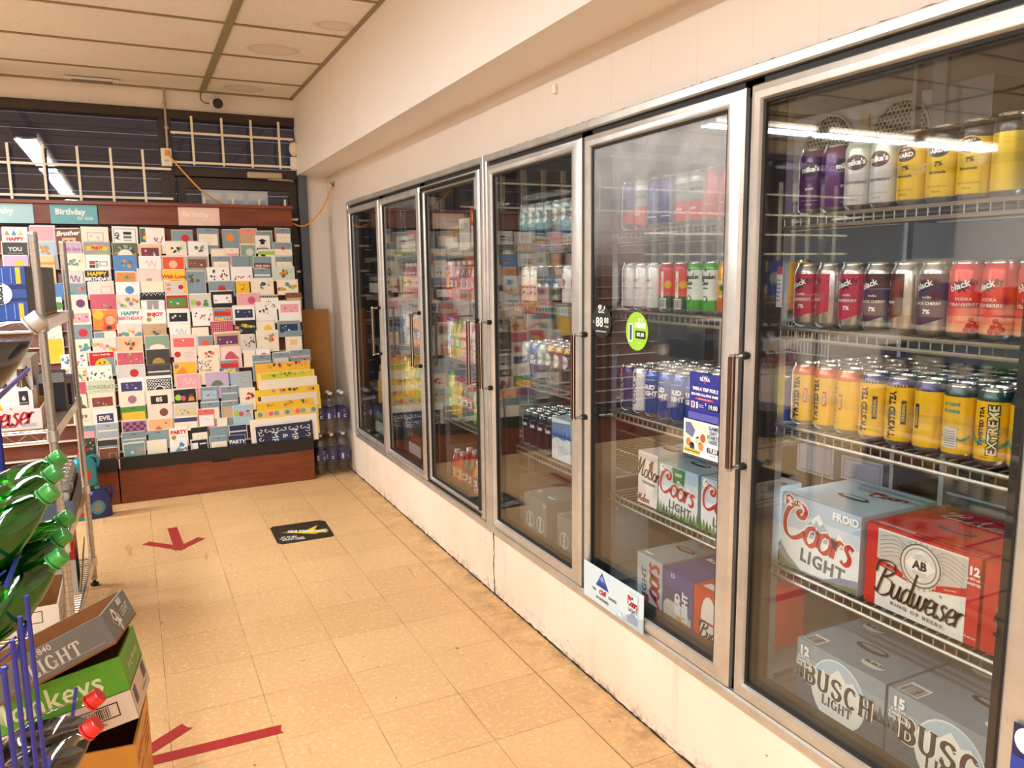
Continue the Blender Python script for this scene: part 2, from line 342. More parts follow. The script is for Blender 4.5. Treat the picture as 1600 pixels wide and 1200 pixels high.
def wall_mat(col='dccfc2', groove=True):
    m, p, L = base('painted_panel'); tc = nd(m, 'ShaderNodeTexCoord'); sp = nd(m, 'ShaderNodeSeparateXYZ'); L.new(tc.outputs['Object'], sp.inputs[0]); V = tc.outputs['Object']
    c = mixc(m, ramp(m, noise(m, V, 1.3, 4), .35, .7), lin(col), [x*.95 for x in lin(col)])
    if groove:
        g = gridline(m, sp.outputs['Y'], .07, .2032, .002); g = math2(m, 'MULTIPLY', g, ramp(m, noise(m, V, 3), .3, .6))
        c = mixc(m, math2(m, 'MULTIPLY', g, .16), c, lin('b8977a'))
        b = nd(m, 'ShaderNodeBump'); b.inputs['Strength'].default_value = .25; b.inputs['Distance'].default_value = .002; b.invert = True; L.new(g, b.inputs['Height']); L.new(b.outputs[0], p.inputs['Normal'])
    L.new(c, p.inputs['Base Color']); p.inputs['Roughness'].default_value = .42; p.inputs['Specular IOR Level'].default_value = .35; return m
def kick_mat():
    m, p, L = base('plastered_kick'); tc = nd(m, 'ShaderNodeTexCoord'); sp = nd(m, 'ShaderNodeSeparateXYZ'); L.new(tc.outputs['Object'], sp.inputs[0]); V = tc.outputs['Object']
    c = mixc(m, ramp(m, noise(m, V, 2.2, 4), .4, .7), lin('f6e5d3'), lin('eed8bf'))
    mp = nd(m, 'ShaderNodeMapping'); mp.inputs['Scale'].default_value = (1, 1, .08); L.new(V, mp.inputs[0])
    c = mixc(m, math2(m, 'MULTIPLY', ramp(m, noise(m, mp.outputs[0], 14, 4, .7), .60, .78), .35), c, lin('b99a72'))
    # mop splash and chips low on the plaster
    low = math2(m, 'MULTIPLY', ramp(m, sp.outputs['Z'], .075, .0), ramp(m, noise(m, V, 22, 5, .75), .48, .66)); c = mixc(m, math2(m, 'MULTIPLY', low, .75), c, lin('4e4132'))
    c = mixc(m, math2(m, 'MULTIPLY', ramp(m, noise(m, V, 60, 2), .745, .76), .8), c, lin('4e4132'))
    L.new(c, p.inputs['Base Color']); p.inputs['Roughness'].default_value = .5
    b = nd(m, 'ShaderNodeBump'); b.inputs['Strength'].default_value = .2; b.inputs['Distance'].default_value = .004; L.new(noise(m, V, 12, 4), b.inputs['Height']); L.new(b.outputs[0], p.inputs['Normal']); return m
def ceil_mat():
    m, p, L = base('mineral_ceiling_tile'); tc = nd(m, 'ShaderNodeTexCoord'); V = tc.outputs['Object']; sp = nd(m, 'ShaderNodeSeparateXYZ'); L.new(V, sp.inputs[0])
    c = mixc(m, ramp(m, noise(m, V, .9, 3), .35, .7), lin('ece6dd'), lin('e2d9cd'))
    c = mixc(m, math2(m, 'MULTIPLY', ramp(m, noise(m, V, 120, 3, .8), .57, .66), .45), c, lin('8c775c'))
    def stain(c, x, y, r):
        a = math2(m, 'POWER', math2(m, 'SUBTRACT', sp.outputs['X'], x), 2.); b = math2(m, 'POWER', math2(m, 'MULTIPLY', math2(m, 'SUBTRACT', sp.outputs['Y'], y), 1.25), 2.)
        d = math2(m, 'SQRT', math2(m, 'ADD', a, b)); d = math2(m, 'ADD', d, math2(m, 'MULTIPLY', math2(m, 'SUBTRACT', noise(m, V, 7, 4), .5), r*.7))
        ring = ramp(m, math2(m, 'ABSOLUTE', math2(m, 'SUBTRACT', d, r)), .03, .0); fill = ramp(m, d, r, r*.7)
        c = mixc(m, math2(m, 'MULTIPLY', fill, .22), c, lin('b59468')); return mixc(m, math2(m, 'MULTIPLY', ring, .32), c, lin('8f6f48'))
    c = stain(c, .83, 4.72, .13); c = stain(c, .80, 5.75, .12); c = stain(c, 1.05, 4.15, .09)
    L.new(c, p.inputs['Base Color']); p.inputs['Roughness'].default_value = .9
    b = nd(m, 'ShaderNodeBump'); b.inputs['Strength'].default_value = .3; b.inputs['Distance'].default_value = .003; L.new(noise(m, V, 90, 3, .8), b.inputs['Height']); L.new(b.outputs[0], p.inputs['Normal']); return m
def wood_mat(a='864224', b_='672d16', rough=.38, axis=0):
    m, p, L = base('cherry_laminate'); tc = nd(m, 'ShaderNodeTexCoord'); mp = nd(m, 'ShaderNodeMapping'); L.new(tc.outputs['Object'], mp.inputs[0])
    s_ = [9, 9, 9]; s_[axis] = 1.1; mp.inputs['Scale'].default_value = s_
    n1 = noise(m, mp.outputs[0], 3.2, 6, .65); n2 = noise(m, mp.outputs[0], 14, 3)
    c = mixc(m, ramp(m, n1, .35, .68), lin(a), lin(b_)); c = mixc(m, math2(m, 'MULTIPLY', ramp(m, n2, .5, .75), .25), c, lin('94502c'))
    L.new(c, p.inputs['Base Color']); p.inputs['Roughness'].default_value = rough; return m
def alu_mat(name='brushed_aluminium', col='d6d3cd', rough=.33):
    m, p, L = base(name); tc = nd(m, 'ShaderNodeTexCoord'); V = tc.outputs['Object']
    mp = nd(m, 'ShaderNodeMapping'); mp.inputs['Scale'].default_value = (30, 3, 3); L.new(V, mp.inputs[0])
    c = mixc(m, ramp(m, noise(m, V, 6, 5, .7), .35, .75), lin(col), [x*.72 for x in lin(col)])
    c = mixc(m, math2(m, 'MULTIPLY', ramp(m, noise(m, mp.outputs[0], 9, 4, .8), .64, .74), .4), c, lin('6a635a'))
    L.new(c, p.inputs['Base Color']); p.inputs['Metallic'].default_value = .68; p.inputs['Roughness'].default_value = rough; return m
FLOOR, WALL, KICK, CEIL = floor_mat(), wall_mat(), kick_mat(), ceil_mat()
WOODX, WOODV = wood_mat(), wood_mat(axis=2)
ALU = alu_mat(); ALUD = alu_mat('worn_aluminium', 'a9a59e', .4)
PLAIN = wall_mat('eee6de', False); BARM = M('efe2c0', .4, 0, .05); DARKFR = M('35271f', .45, .1, .15, 12); BLACKRUB = M('161412', .6); CHROME = M('d8d6d2', .16, 1, .05, 60)
NIGHTFR = M('59606a', .4, .3, .1); WIREM = M('a8a498', .32, .75, .12, 25)

mb = MB(); mb.box((-6, -4, -.08), (XW+.02, YB+.1, 0), FLOOR); struct(mb.build('floor'))
mb = MB(); mb.box((-6, -4, ZC), (XS+.3, YB+.1, ZC+.06), CEIL); struct(mb.build('ceiling'))
TB = M('8d7c5e', .5); TB2 = M('8c8460', .5)
mb = MB()
for k in range(-15, 5):
    y = 4.915-.0+k*.5985-.003; 
    if y < -3.9 or y > 5.9: continue
    mb.box((-6, y-.010, ZC-.006), (XS, y+.010, ZC+.001), TB)
for k in range(-5, 1):
    x = .547+k*1.197; mb.box((x-.020, -4, ZC-.012), (x+.020, YB, ZC+.001), TB2)
mb.box((XS-.022, -4, ZC-.008), (XS, YB, ZC+.001), TB); mb.box((-6, YB-.03, ZC-.008), (XS, YB, ZC+.001), TB)
struct(mb.build('trim_1'))                                        # suspension grid of the ceiling
# wall_right : the cooler wall with the long opening, soffit over it
mb = MB()
mb.box((XW, -4, CZ1), (XW+.10, YB, ZS+.02), WALL); mb.box((XW, CY1, CZ0), (XW+.10, YB, CZ1), WALL); mb.box((XW, -4, CZ0), (XW+.10, CY0, CZ1), WALL)
mb.box((XW, -4, 0), (XW+.10, YB, CZ0), KICK); struct(mb.build('wall_right'))
mb = MB(); mb.box((XS, -4, ZS), (XW+.3, YB, ZC+.05), PLAIN); struct(mb.build('soffit'))
# jagged joint and crack lines of the plaster kick
def jag(name, pts, wd, amp, mat, seed, nrm):
    rnd = random.Random(seed); P = []; N = Vector(nrm)
    a = [Vector(p) for p in pts]
    for i in range(len(a)-1):
        n = max(2, int((a[i+1]-a[i]).length/.018))
        for k in range(n): P.append(a[i].lerp(a[i+1], k/n))
    P.append(a[-1]); mb = MB(); V = []
    for i, p in enumerate(P):
        t = (P[min(i+1, len(P)-1)]-P[max(i-1, 0)]).normalized(); s_ = t.cross(N)
        q = p+s_*rnd.uniform(-amp, amp); h = wd*rnd.uniform(.25, 1)**1.5+.0008; V += [q-s_*h, q+s_*h, q-s_*h+N*.0012, q+s_*h+N*.0012]
    F = []
    for i in range(len(P)-1): b = 4*i; F += [(b+2, b+6, b+7, b+3), (b, b+4, b+6, b+2), (b+1, b+3, b+7, b+5)]
    mb.add(V, F, mat); return mb.build(name, smooth=False)
GRIME = M('2e241a', .8, 0, .3, 60)
struct(jag('trim_2', [(XW-.001, -1, .004), (XW-.001, 5.9, .004)], .006, .002, GRIME, 3, (-1, 0, 0)))
struct(jag('trim_3', [(XW-.0005, 3.035, .30), (XW-.0005, 3.03, .19), (XW-.0005, 3.04, .16), (XW-.0005, 3.03, .004)], .004, .002, GRIME, 5, (-1, 0, 0)))
struct(jag('trim_4', [(XW-.0005, .7, .300), (XW-.0005, 5.33, .300)], .0035, .003, GRIME, 9, (-1, 0, 0)))
struct(jag('trim_5', [(XW-.0005, .7, 1.937), (XW-.0005, 5.33, 1.937)], .0022, .002, M('8a7660', .7), 11, (-1, 0, 0)))
# window wall: cream band at the top, bronze frames, dark glass, door behind the card rack
mb = MB(); mb.box((-6, YB, 2.575), (XS, YB+.12, ZC), PLAIN); mb.box((-6, YB, 0), (.25, YB+.12, .75), PLAIN)
mb.box((1.228, YB, 0), (XW+.12, YB+.12, ZC), PLAIN); struct(mb.build('wall_back'))
mb = MB()
for a, b in (((-6, 2.515), (1.165, 2.575)), ((-6, .75), (.25, .80)), ((.25, 0), (.335, 2.515)), ((.335, 2.135), (1.165, 2.195)), ((-3.0, .80), (-2.92, 2.515))):
    mb.box((a[0], YB-.02, a[1]), (b[0], YB+.08, b[1]), DARKFR)
struct(mb.build('trim_6', bevel=.003))
mb = MB(); mb.box((1.165, YB-.045, 0), (1.228, YB+.08, 2.20), NIGHTFR); struct(mb.build('trim_7', bevel=.003))
WG = clear('shop_window_glass', (.82, .80, .82), .9)
def pane(name, x0, x1, z0, z1, y=YB+.03):
    mb = MB(); mb.box((x0, y, z0), (x1, y+.006, z1), WG); return struct(mb.build(name, smooth=False))
pane('window_1', -6, .25, .8, 2.515); pane('window_2', .335, 1.165, 2.195, 2.515)
mb = MB()
mb.box((.345, YB-.005, 2.055), (1.158, YB+.045, 2.13), DARKFR); mb.box((.345, YB-.005, 0), (.40, YB+.045, 2.06), DARKFR); mb.box((1.10, YB-.005, 0), (1.158, YB+.045, 2.06), DARKFR); mb.box((.345, YB-.005, 0), (1.158, YB+.045, .25), DARKFR)
d = struct(mb.build('door_1', bevel=.003)); 
mb = MB(); mb.box((.40, YB+.015, .25), (1.10, YB+.021, 2.06), WG); g = mb.build('pane', smooth=False); g.parent = d
# dim street side beyond the glass
mb = MB()
SID = M('5a5a60', .8, 0, .2, 3)
for k in range(24): mb.box((-7, YB+1.5, .12*k), (3, YB+1.52+.01*(k % 2), .12*k+.113), SID)
mb.box((-7, YB+.12, -.08), (3, YB+1.6, 0), M('2a2a2e', .9)); struct(mb.build('outside_wall'))
# remaining walls of the shop
mb = MB(); mb.box((-6.1, -4, 0), (-6, YB+.1, ZC), PLAIN); struct(mb.build('wall_left'))
mb = MB(); mb.box((-6, -4.1, 0), (XW+.1, -4, ZC), PLAIN); struct(mb.build('wall_front'))
# walk-in cooler behind the doors
CW = M('8f9090', .55, .15, .1, 4); CFL = M('55524c', .7, .1, .2, 8)
mb = MB(); mb.box((XW+.10, CY0-.3, CZ0-.06), (3.4, 5.7, CZ0-.004), CFL); struct(mb.build('cooler_floor'))
mb = MB(); mb.box((3.4, CY0-.3, .2), (3.45, 5.7, 2.2), CW); struct(mb.build('cooler_wall_back'))
mb = MB(); mb.box((XW+.10, CY0-.35, .2), (3.45, CY0-.3, 2.2), CW); struct(mb.build('cooler_wall_near'))
mb = MB(); mb.box((XW+.10, 5.7, .2), (3.45, 5.75, 2.2), CW); struct(mb.build('cooler_wall_far'))
mb = MB(); mb.box((XW+.10, CY0-.35, 2.10), (3.45, 5.75, 2.15), CW); struct(mb.build('cooler_ceiling'))

# ================================================================ ceiling tube fixtures
TUBE = M('fff6e6', .5, 0, 0, 1, 0, 0, 9.0); FIXW = M('efe8dc', .4)
def fixture(x, y, length, along_y, label):
    t = thing('ceiling_light', label, 'light', (x, y, ZC-.012), 0 if along_y else PI/2, 'tube lights on the ceiling')
    h = length/2; mb = MB(); mb.box((-.11, -h, -.045), (.11, h, 0), FIXW); mb.box((-.03, -h, -.075), (.03, h, -.045), FIXW)
    for e in (-h, h-.03): mb.box((-.09, e, -.085), (.09, e+.03, -.045), FIXW)
    mb.build('housing', t, bevel=.004)
    for sx in (-.065, .065):
        mb = MB(); mb.tube([(sx, -h+.03, -.068), (sx, h-.03, -.068)], .013, TUBE, 10); mb.build('tube', t)
for i, (x, y) in enumerate(FIX_Y): fixture(x, y, 2.36, True, ('twin tube ceiling light reflected high in the dark shop window', 'second twin tube ceiling light in line behind the window reflection', 'added twin tube fill light, unseen, over the entrance end of the aisle', 'added twin tube fill light, unseen, above the neighbouring aisle', 'added twin tube fill light, unseen, above the far front corner')[i])
for i, (x, y) in enumerate(FIX_X): fixture(x, y, 1.16, False, ('short tube light near the card displays, first of the cross row', 'short tube light, middle of the cross row', 'short tube light, last of the cross row')[i])
# ================================================================ cooler front: two frames, six doors
def ringframe(mb, y0, y1, z0, z1, wl, wr, wb, wt, prof, mat):
    """picture frame facing -x; y1 is the far end (seen as left). prof: (t across the rail from outside to inside, x)"""
    rings = []
    for t, x in prof: rings.append([(x, y1-wl*t, z0+wb*t), (x, y0+wr*t, z0+wb*t), (x, y0+wr*t, z1-wt*t), (x, y1-wl*t, z1-wt*t)])
    vs = [p for r in rings for p in r]; fs = []
    for j in range(len(rings)-1):
        for k in range(4): a = 4*j+k; b = 4*j+(k+1) % 4; fs.append((a, b, b+4, a+4))
    mb.add(vs, fs, mat)
FR = [(0, XW+.012), (0, XW-.016), (.15, XW-.022), (.85, XW-.022), (1, XW-.016), (1, XW+.05)]
def cooler_frame(y0, y1, posts, label):
    t = thing('cooler_door_frame', label, 'frame', group='aluminium door frames of the cooler')
    mb = MB(); ringframe(mb, y0, y1, CZ0, CZ1, .028, .028, .030, .028, FR, ALU); mb.build('outer_frame', t)
    mb = MB(); ringframe(mb, y0+.02, y1-.02, CZ0+.02, CZ1-.02, .09, .09, .04, .05, [(0, XW-.004), (1, XW-.004), (1, XW+.08), (0, XW+.08)], BLACKRUB); mb.build('gasket', t, smooth=False)
    for p in posts:
        mb = MB(); mb.box((XW-.004, p-.032, CZ0+.03), (XW+.075, p+.032, CZ1-.03), BLACKRUB); mb.build('mullion', t, smooth=False)
    return t
cooler_frame(2.985+.055, CY1, [3.83, 4.56], 'aluminium frame around the three cooler doors by the card rack')
cooler_frame(CY0, 2.985+.05, [1.475, 2.235], 'aluminium frame around the three cooler doors with beer posters')
FACE = XW-.024                                      # closed door front
DPROF = [(0, XW-.004), (0, FACE+.008), (.12, FACE), (.5, FACE-.005), (.86, FACE), (1, FACE+.010), (1, XW+.004)]
def cooler_door(y0, y1, hside, fog, label, sticker=False):
    z0, z1 = .337, 1.887
    t = thing('cooler_door', label, 'door', (0, 0, 0), group='glass doors of the cooler')
    wl, wr = (.034, .062) if hside == 'near' else (.045, .052)
    mb = MB(); ringframe(mb, y0, y1, z0, z1, wl, wr, .042, .040, DPROF, ALU); mb.build('frame', t)
    mb = MB(); ringframe(mb, y0+wr-.001, y1-wl+.001, z0+.041, z1-.039, .007, .007, .007, .007, [(0, FACE+.008), (1, FACE+.010), (1, FACE+.03)], BLACKRUB); mb.build('seal', t, smooth=False)
    for i, x in enumerate((FACE+.014, FACE+.028)):
        mb = MB(); mb.box((x, y0+wr, z0+.041), (x+.003, y1-wl, z1-.039), GLASS_FOG if fog and i == 0 else GLASS); mb.build('glass', t, smooth=False)
    hy = y0+.018 if hside == 'far_' else y1-.018
    hx = XW-.075
    mb = MB(); mb.tube([(hx, hy, .955), (hx, hy, 1.250)], .0072, CHROME, 10); 
    mb.box((hx-.0085, hy-.0058, .962), (hx-.0065, hy+.0058, 1.243), M('4a2818', .4, 0, .3, 60)); mb.box((hx-.002, hy-.0078, .962), (hx+.004, hy-.0068, 1.243), M('4a2818', .4, 0, .3, 60))
    h = mb.build('handle', t)
    for z in (.962, 1.243):
        mb = MB(); mb.tube([(hx, hy, z), (FACE+.004, hy, z)], .0055, CHROME, 8); mb.tube([(FACE-.018, hy, z), (FACE+.002, hy, z)], .010, BLACKRUB, 8); mb.build('handle_bracket', h)
    if sticker:
        st = MB(); bl = M('1c1c1c', .45)
        pl = plane((FACE-.0055, y1, 0), (0, -1, 0), (0, 0, 1)); W_ = y1-y0
        a = Art(st, pl, l0=.0003)
        for (u0, v0, u1, v1) in ((.012, z1-.032, W_-.02, z1-.012), (.012, z0+.012, W_-.02, z0+.030), (.006, z0+.03, .034, z1-.032), (W_-.046, z0+.04, W_-.018, 1.72)):
            st.add([pl(u0, v0, .0003), pl(u1, v0, .0003), pl(u1, v1, .0003), pl(u0, v1, .0003)], [(0, 1, 2, 3)], bl)
            hor = u1-u0 > v1-v0; n = int((u1-u0 if hor else v1-v0)/.075)
            for k in range(n):
                if hor: c0 = u0+.01+k*(u1-u0-.02)/n; a.rect(c0, v0+.007, c0+.045, v0+.011, 'white'); a.l -= a.dl; a.rect(c0+.06, v0+.004, c0+.066, v0+.014, 'white'); a.l -= a.dl
                else: c0 = v0+.01+k*(v1-v0-.02)/n; a.rect(u0+.006, c0, u0+.010, c0+.045, 'white'); a.l -= a.dl; a.rect(u0+.003, c0+.06, u0+.013, c0+.064, 'white'); a.l -= a.dl
        st.build('trim_sticker', t, smooth=False)['label'] = 'black dashed sticker strip around the door rim'
    return t
cooler_door(4.575, 5.297, 'far_', False, 'narrowest looking glass cooler door, next to the cardboard and water packs')
cooler_door(3.845, 4.560, 'far_', False, 'glass cooler door second from the card rack wall')
cooler_door(3.085, 3.818, 'far_', False, 'glass cooler door edged with a black dashed sticker', True)
cooler_door(2.250, 2.990, 'near', False, 'glass cooler door between the black edged door and the oval stickers')
cooler_door(1.490, 2.225, 'near', True, 'misted glass cooler door carrying the oval stickers and blue poster')
cooler_door(.722, 1.465, 'near', False, 'clear glass cooler door in front of the yellow tea cans')

# cooler lamps behind the mullions
LH = M('dfe2e2', .35)
for i, y in enumerate((.78, 1.475, 2.235, 3.03, 3.83, 4.56)):
    t = thing('cooler_lamp', 'upright lamp housing behind the cooler post, '+('by the last door edge', 'between tea cans and misted door', 'beside the black oval sticker', 'beside the black edged door', 'between the two plain far doors', 'by the water pack door')[i], 'light', (XW+.078, y, 0), group='cooler post lamps')
    mb = MB(); mb.box((0, -.018, .42), (.018, .018, 1.85), LH); mb.build('housing', t)
    for s in (-1, 1):
        a = area('cooler_lamp_glow', (.026, s*.012, 1.13), .03, 1.40, P_COOL, COOL_COL, (0, -PI/2, 0)); 
        a.rotation_euler = (PI/2, 0, -PI/2+s*.5); a.parent = t
# ================================================================ cooler shelves
SHZ = [1.583, 1.313, 1.068, .697]; SHZ5 = [1.585, 1.325, .985, .692]; SHZ4 = [1.570, 1.323, 1.008, .716]; SHB = [1.56, 1.31, 1.01, .71]
SX0, SX1 = 1.452, 2.02
def wire_shelf(y0, y1, z, label):
    mb = MB()
    for dz in (-.006, -.030): mb.tube([(SX0, y0, z+dz), (SX0, y1, z+dz)], .0048, WIREM, 6)
    for k in range(int((y1-y0)/.0254)+1):
        y = y0+.006+k*.0254
        if y < y1: mb.tube([(SX0, y, z-.030), (SX0, y, z-.004), (SX0+.01, y, z-.0022), (SX1, y, z-.0022)], .0018, WIREM, 4)
    for x in (SX0+.16, SX0+.34, SX1): mb.tube([(x, y0, z-.007), (x, y1, z-.007)], .004, WIREM, 5)
    for y in (y0, y1): mb.tube([(SX0, y, z-.006), (SX1, y, z-.006)], .004, WIREM, 5)
    o = mb.build('wire_shelf'); return tag(o, label, 'shelf', 'wire shelves in the cooler')
HGT = ['top', 'second', 'third', 'lowest']
BAY = {6: (.742, 1.436, SHZ, 'behind the tea can door'), 5: (1.520, 2.200, SHZ5, 'behind the misted door'), 4: (2.280, 2.985, SHZ4, 'behind the door with no sticker next to the misted one'),
       3: (3.10, 3.79, SHB, 'behind the black edged door'), 2: (3.86, 4.53, SHB, 'behind the second door from the card rack'), 1: (4.60, 5.27, SHB[:], 'behind the door by the water packs')}
for b, (y0, y1, zs, nm) in BAY.items():
    for i, z in enumerate(zs): wire_shelf(y0, y1, z, '%s wire shelf %s' % (HGT[i], nm))
POSTM = M('9a9c9a', .4, .4, .1)
nb = 0
UPN = ['at the near end of the tea can bay', 'at the card end of the tea can bay', 'at the near end of the misted bay', 'at the card end of the misted bay', 'at the near end of the fourth bay', 'at the card end of the fourth bay', 'at the near end of the black edged bay', 'at the card end of the black edged bay', 'at the near end of the second bay', 'at the card end of the second bay', 'at the near end of the first bay', 'at the card end of the first bay']
for i, y in enumerate((.73, 1.45, 1.505, 2.215, 2.265, 3.0, 3.09, 3.80, 3.85, 4.54, 4.59, 5.28)):
    for x in (SX0+.02, SX1-.02):
        if x > 1.8 and i in (1, 3, 5, 7, 9): continue
        mb = MB(); mb.box((x-.012, y-.006, CZ0-.004), (x+.012, y+.006, 2.10), POSTM)
        o = mb.build('shelf_upright', smooth=False); tag(o, 'grey %s shelf upright %s' % ('front' if x < 1.8 else 'rear', UPN[i]), 'upright', 'shelf uprights in the cooler'); nb += 1

# ================================================================ cans
LIDM = M('c9cac8', .22, .9, .04, 80); LIDD = M('9b9c9b', .3, .9, .05, 80)
CANH = .155
def can_proto(kind, bands, art=None, shoulder=None, r=.0332, h=CANH, lidc=None):
    """bands: [(z from the base, colour)], the top band reaches the neck"""
    t = bpy.data.objects.new('beverage_can', None); t.empty_display_size = .02; COL.objects.link(t)
    k = h/.155; mb = MB(); P = [(.0001, .006), (.022, .004), (.024, 0), (.027, .002), (r-.001, .009), (r, .012)]; mats = [LIDD]*5
    zs = [b[0] for b in bands[1:] if .012 < b[0] < .133*k]
    cur = 0
    def colat(z):
        c = bands[0][1]
        for zz, cc in bands:
            if z >= zz-1e-6: c = cc
        return gloss(c) if isinstance(c, str) else c
    z = .012
    for q in zs+[.133*k]: mats.append(colat(z)); P.append((r, q)); z = q
    for rr, zz in ((r-.0012, .1365*k), (.0292, .1435*k), (.0272, .1475*k)): mats.append(colat(zz-.003)); P.append((rr, zz))
    P += [(.0268, .1495*k)]; mats.append(LIDM)
    mb.lathe(P, None, 22, mats=mats)
    if art:
        a = Art(mb, cylm(r), gloss, True); art(a)
    mb.build('can_body', t)
    mb = MB(); hz = .1495*k
    mb.lathe([(.0268, hz), (.0276, hz+.003), (.0268, hz+.0045), (.0255, hz+.004), (.0240, hz-.001), (.0001, hz-.0006)], lidc or LIDM, 22); lid = mb.build('lid', t)
    mb = MB(); mb.lathe([(.0001, hz+.0012), (.0075, hz+.0012), (.008, hz+.0002)], LIDD, 10, -.006, 0); mb.box((-.002, -.005, hz), (.013, .005, hz+.0014), LIDD); mb.build('pull_tab', t)
    return t
def art_tea(orange):
    def f(a):
        sh = 'e0743a' if orange else '34306b'
        if not orange:
            for k in range(9): u = -.028+k*.007; a.poly([(u-.0035, .1325), (u, .122+.003*(k % 2)), (u+.0035, .1325)], 'f1c21f') if 0 else a.stroke([(u, .128), (u*.9, .137)], .0016, .0016, 'f1c21f', 2)
        a.text('TWISTED TEA', .0200, .003 if orange else 0, .070, '141210', PI/2, .07, sx=.80)
        a.text('HARD ICED TEA', .0062, -.0105, .078, '5a4a18', PI/2)
        if orange: a.rect(.020, .058, .029, .094, 'd8352b'); a.text('PEACH', .0085, .0245, .076, 'f3e7c5', PI/2, .02)
        else: a.rect(.018, .050, .028, .102, '1d1b1a'); a.text('ORIGINAL', .0088, .023, .076, 'e6c95c', PI/2, .02)
        a.text('473 mL', .0045, -.004, .018, '5a4a18')
    return f
def art_extreme(a):
    a.stroke([(-.035, .06), (-.02, .045), (.0, .052), (.02, .04), (.038, .050)], .010, .006, '4f9d92', 4); a.up()
    a.text('TWISTED TEA', .0125, -.012, .078, '141210', PI/2, .04)
    a.text('EXTREME', .0235, .010, .072, '20201c', PI/2, .11); a.text('EXTREME', .0235, .010, .072, 'e8dfb4', PI/2, .02)
    a.text('473 mL', .0045, -.004, .018, '5a4a18')
def art_extback(a):
    a.text('EXTREME', .008, 0, .112, '4f9d92', 0, .05); a.text('EXTREME', .008, 0, .098, '4f9d92', 0, .05)
    a.stroke([(-.035, .06), (-.02, .045), (.0, .052), (.02, .04), (.038, .050)], .008, .004, '4f9d92', 4); a.up()
    a.rect(-.014, .022, .014, .066, 'cfc9bf')
    for k in range(7): a.rect(-.011, .026+k*.005, .011, .028+k*.005, '8d877e'); a.l -= a.dl
def splat(a, u, v, s, c):
    P = [(u+s*(1.0 if k % 2 else .55)*math.cos(PI*k/9), v+s*.8*(1.0 if k % 2 else .55)*math.sin(PI*k/9)) for k in range(18)]; a.fan(P, c)
def art_fly(c1, name, cran=False):
    def f(a):
        if cran:
            for u, v in ((.012, .026), (.021, .030), (.016, .038), (.027, .022), (.020, .018), (.008, .018)): a.disc(u, v, .0058, 'b5202a', n=10); a.l -= a.dl; 
            a.l += a.dl; a.disc(.018, .031, .0016, 'f2b9ac', n=6)
            splat(a, -.006, .104, .019, '7a1c22')
        else:
            a.l += .0001
            P = [(-.040, .126), (.044, .128), (.044, .038), (.02, .030), (-.016, .020), (-.040, .024)]
            n = 16; V = []
            for i in range(n+1):
                u = -.040+.084*i/n; V += [(u, .022+max(0, (u+.01))*.35), (u, .128)]
            a._add(V, [(2*i, 2*i+2, 2*i+3, 2*i+1) for i in range(n)], c1); a.up()
            splat(a, -.004, .105, .020, '2a1c1e')
        a.text('black', .0185, -.009, .104, 'f2eeea', .35, .03, .1); a.l -= a.dl; a.text('fly', .017, .016, .112, '241a1a', .35, .02, .2)
        a.text('VODKA', .0085, 0, .078, 'f2e9e2', 0, .02) if cran else a.text('vodka', .0078, 0, .080, 'f2e9e2', 0, .01, .2)
        a.text(name, .0092 if len(name) < 10 else .0078, 0, .067, 'f2e9e2', 0, .02)
        if not cran: a.text('7%', .0125, .001, .050, 'f5f1ec', 0, .03)
    return f
def art_mikes(c, badge, txt, ink='241f1c', big=None):
    def f(a):
        a.disc(0, .104, .0235, 'e9b93a' if big else badge, .017); a.disc(0, .104, .0215, badge, .0150)
        if big: a.text("mike's", .008, 0, .113, 'efe6d8', .1, .02); a.text('HARDER' if big == 2 else 'HARD', .0125, 0, .102, 'f4efe6', .1, .05)
        else: a.text("mike's", .0165, 0, .104, 'f4efe6', .1, .05)
        if big: a.text('7%', .013, .002, .076, ink, .1, .03)
        a.text(txt, .0082, 0, .060, ink, 0, .02)
        a.text('473 mL', .0055, 0, .022, ink)
        a.text('VODKA  ALC 7% ALC./VOL', .0035, 0, .032, ink)
    return f
def art_club(a):
    a.disc(0, .128, .005, '2c6b35', n=8); a.script('Canadian', .017, .002, .108, '24211f', .12, .05); a.script('C', .020, -.014, .090, '24211f', .12, .05); a.script('lub', .018, .001, .090, '24211f', .12, .05) if 0 else a.text('lub', .015, .001, .090, '24211f', 0, .02, .3)
    a.text('VODKA', .006, 0, .076, '2c6b35', 0, .03); a.disc(0, .046, .009, '2c7a3a', n=12); a.disc(0, .046, .006, 'dfe8d8', n=12)
def art_plainwhite(a):
    a.text('white', .011, -.006, .096, 'c9a35d', 0, .01, .3); a.rect(-.004, .100, .012, .1015, 'b8b2a8'); a.text('VODKA SODA', .0055, 0, .072, '8c8a90'); a.rect(-.010, .03, .010, .05, 'e3e0de')
def art_rb(c):
    def f(a):
        a.disc(.018, .085, .012, 'e7b13a'); a.rect(-.006, .045, .004, .125, 'efe6e0'); a.text('WATERMELON', .0062, -.001, .085, c, PI/2, .03); a.rect(-.012, .012, .014, .043, 'e7e3de')
        for k in range(6): a.rect(-.010+k*.004, .015, -.008+k*.004, .04, '3c3a38'); a.l -= a.dl
        a.up()
    return f
def art_clamato(a):
    a.text('CLAMATO', .0135, 0, .094, 'f5efe2', 0, .06); a.disc(.004, .078, .013, '2f7d35', .008); a.text('CAESAR', .008, 0, .055, 'f5efe2', 0, .04); a.rect(-.03, .012, .03, .045, 'd8572b')
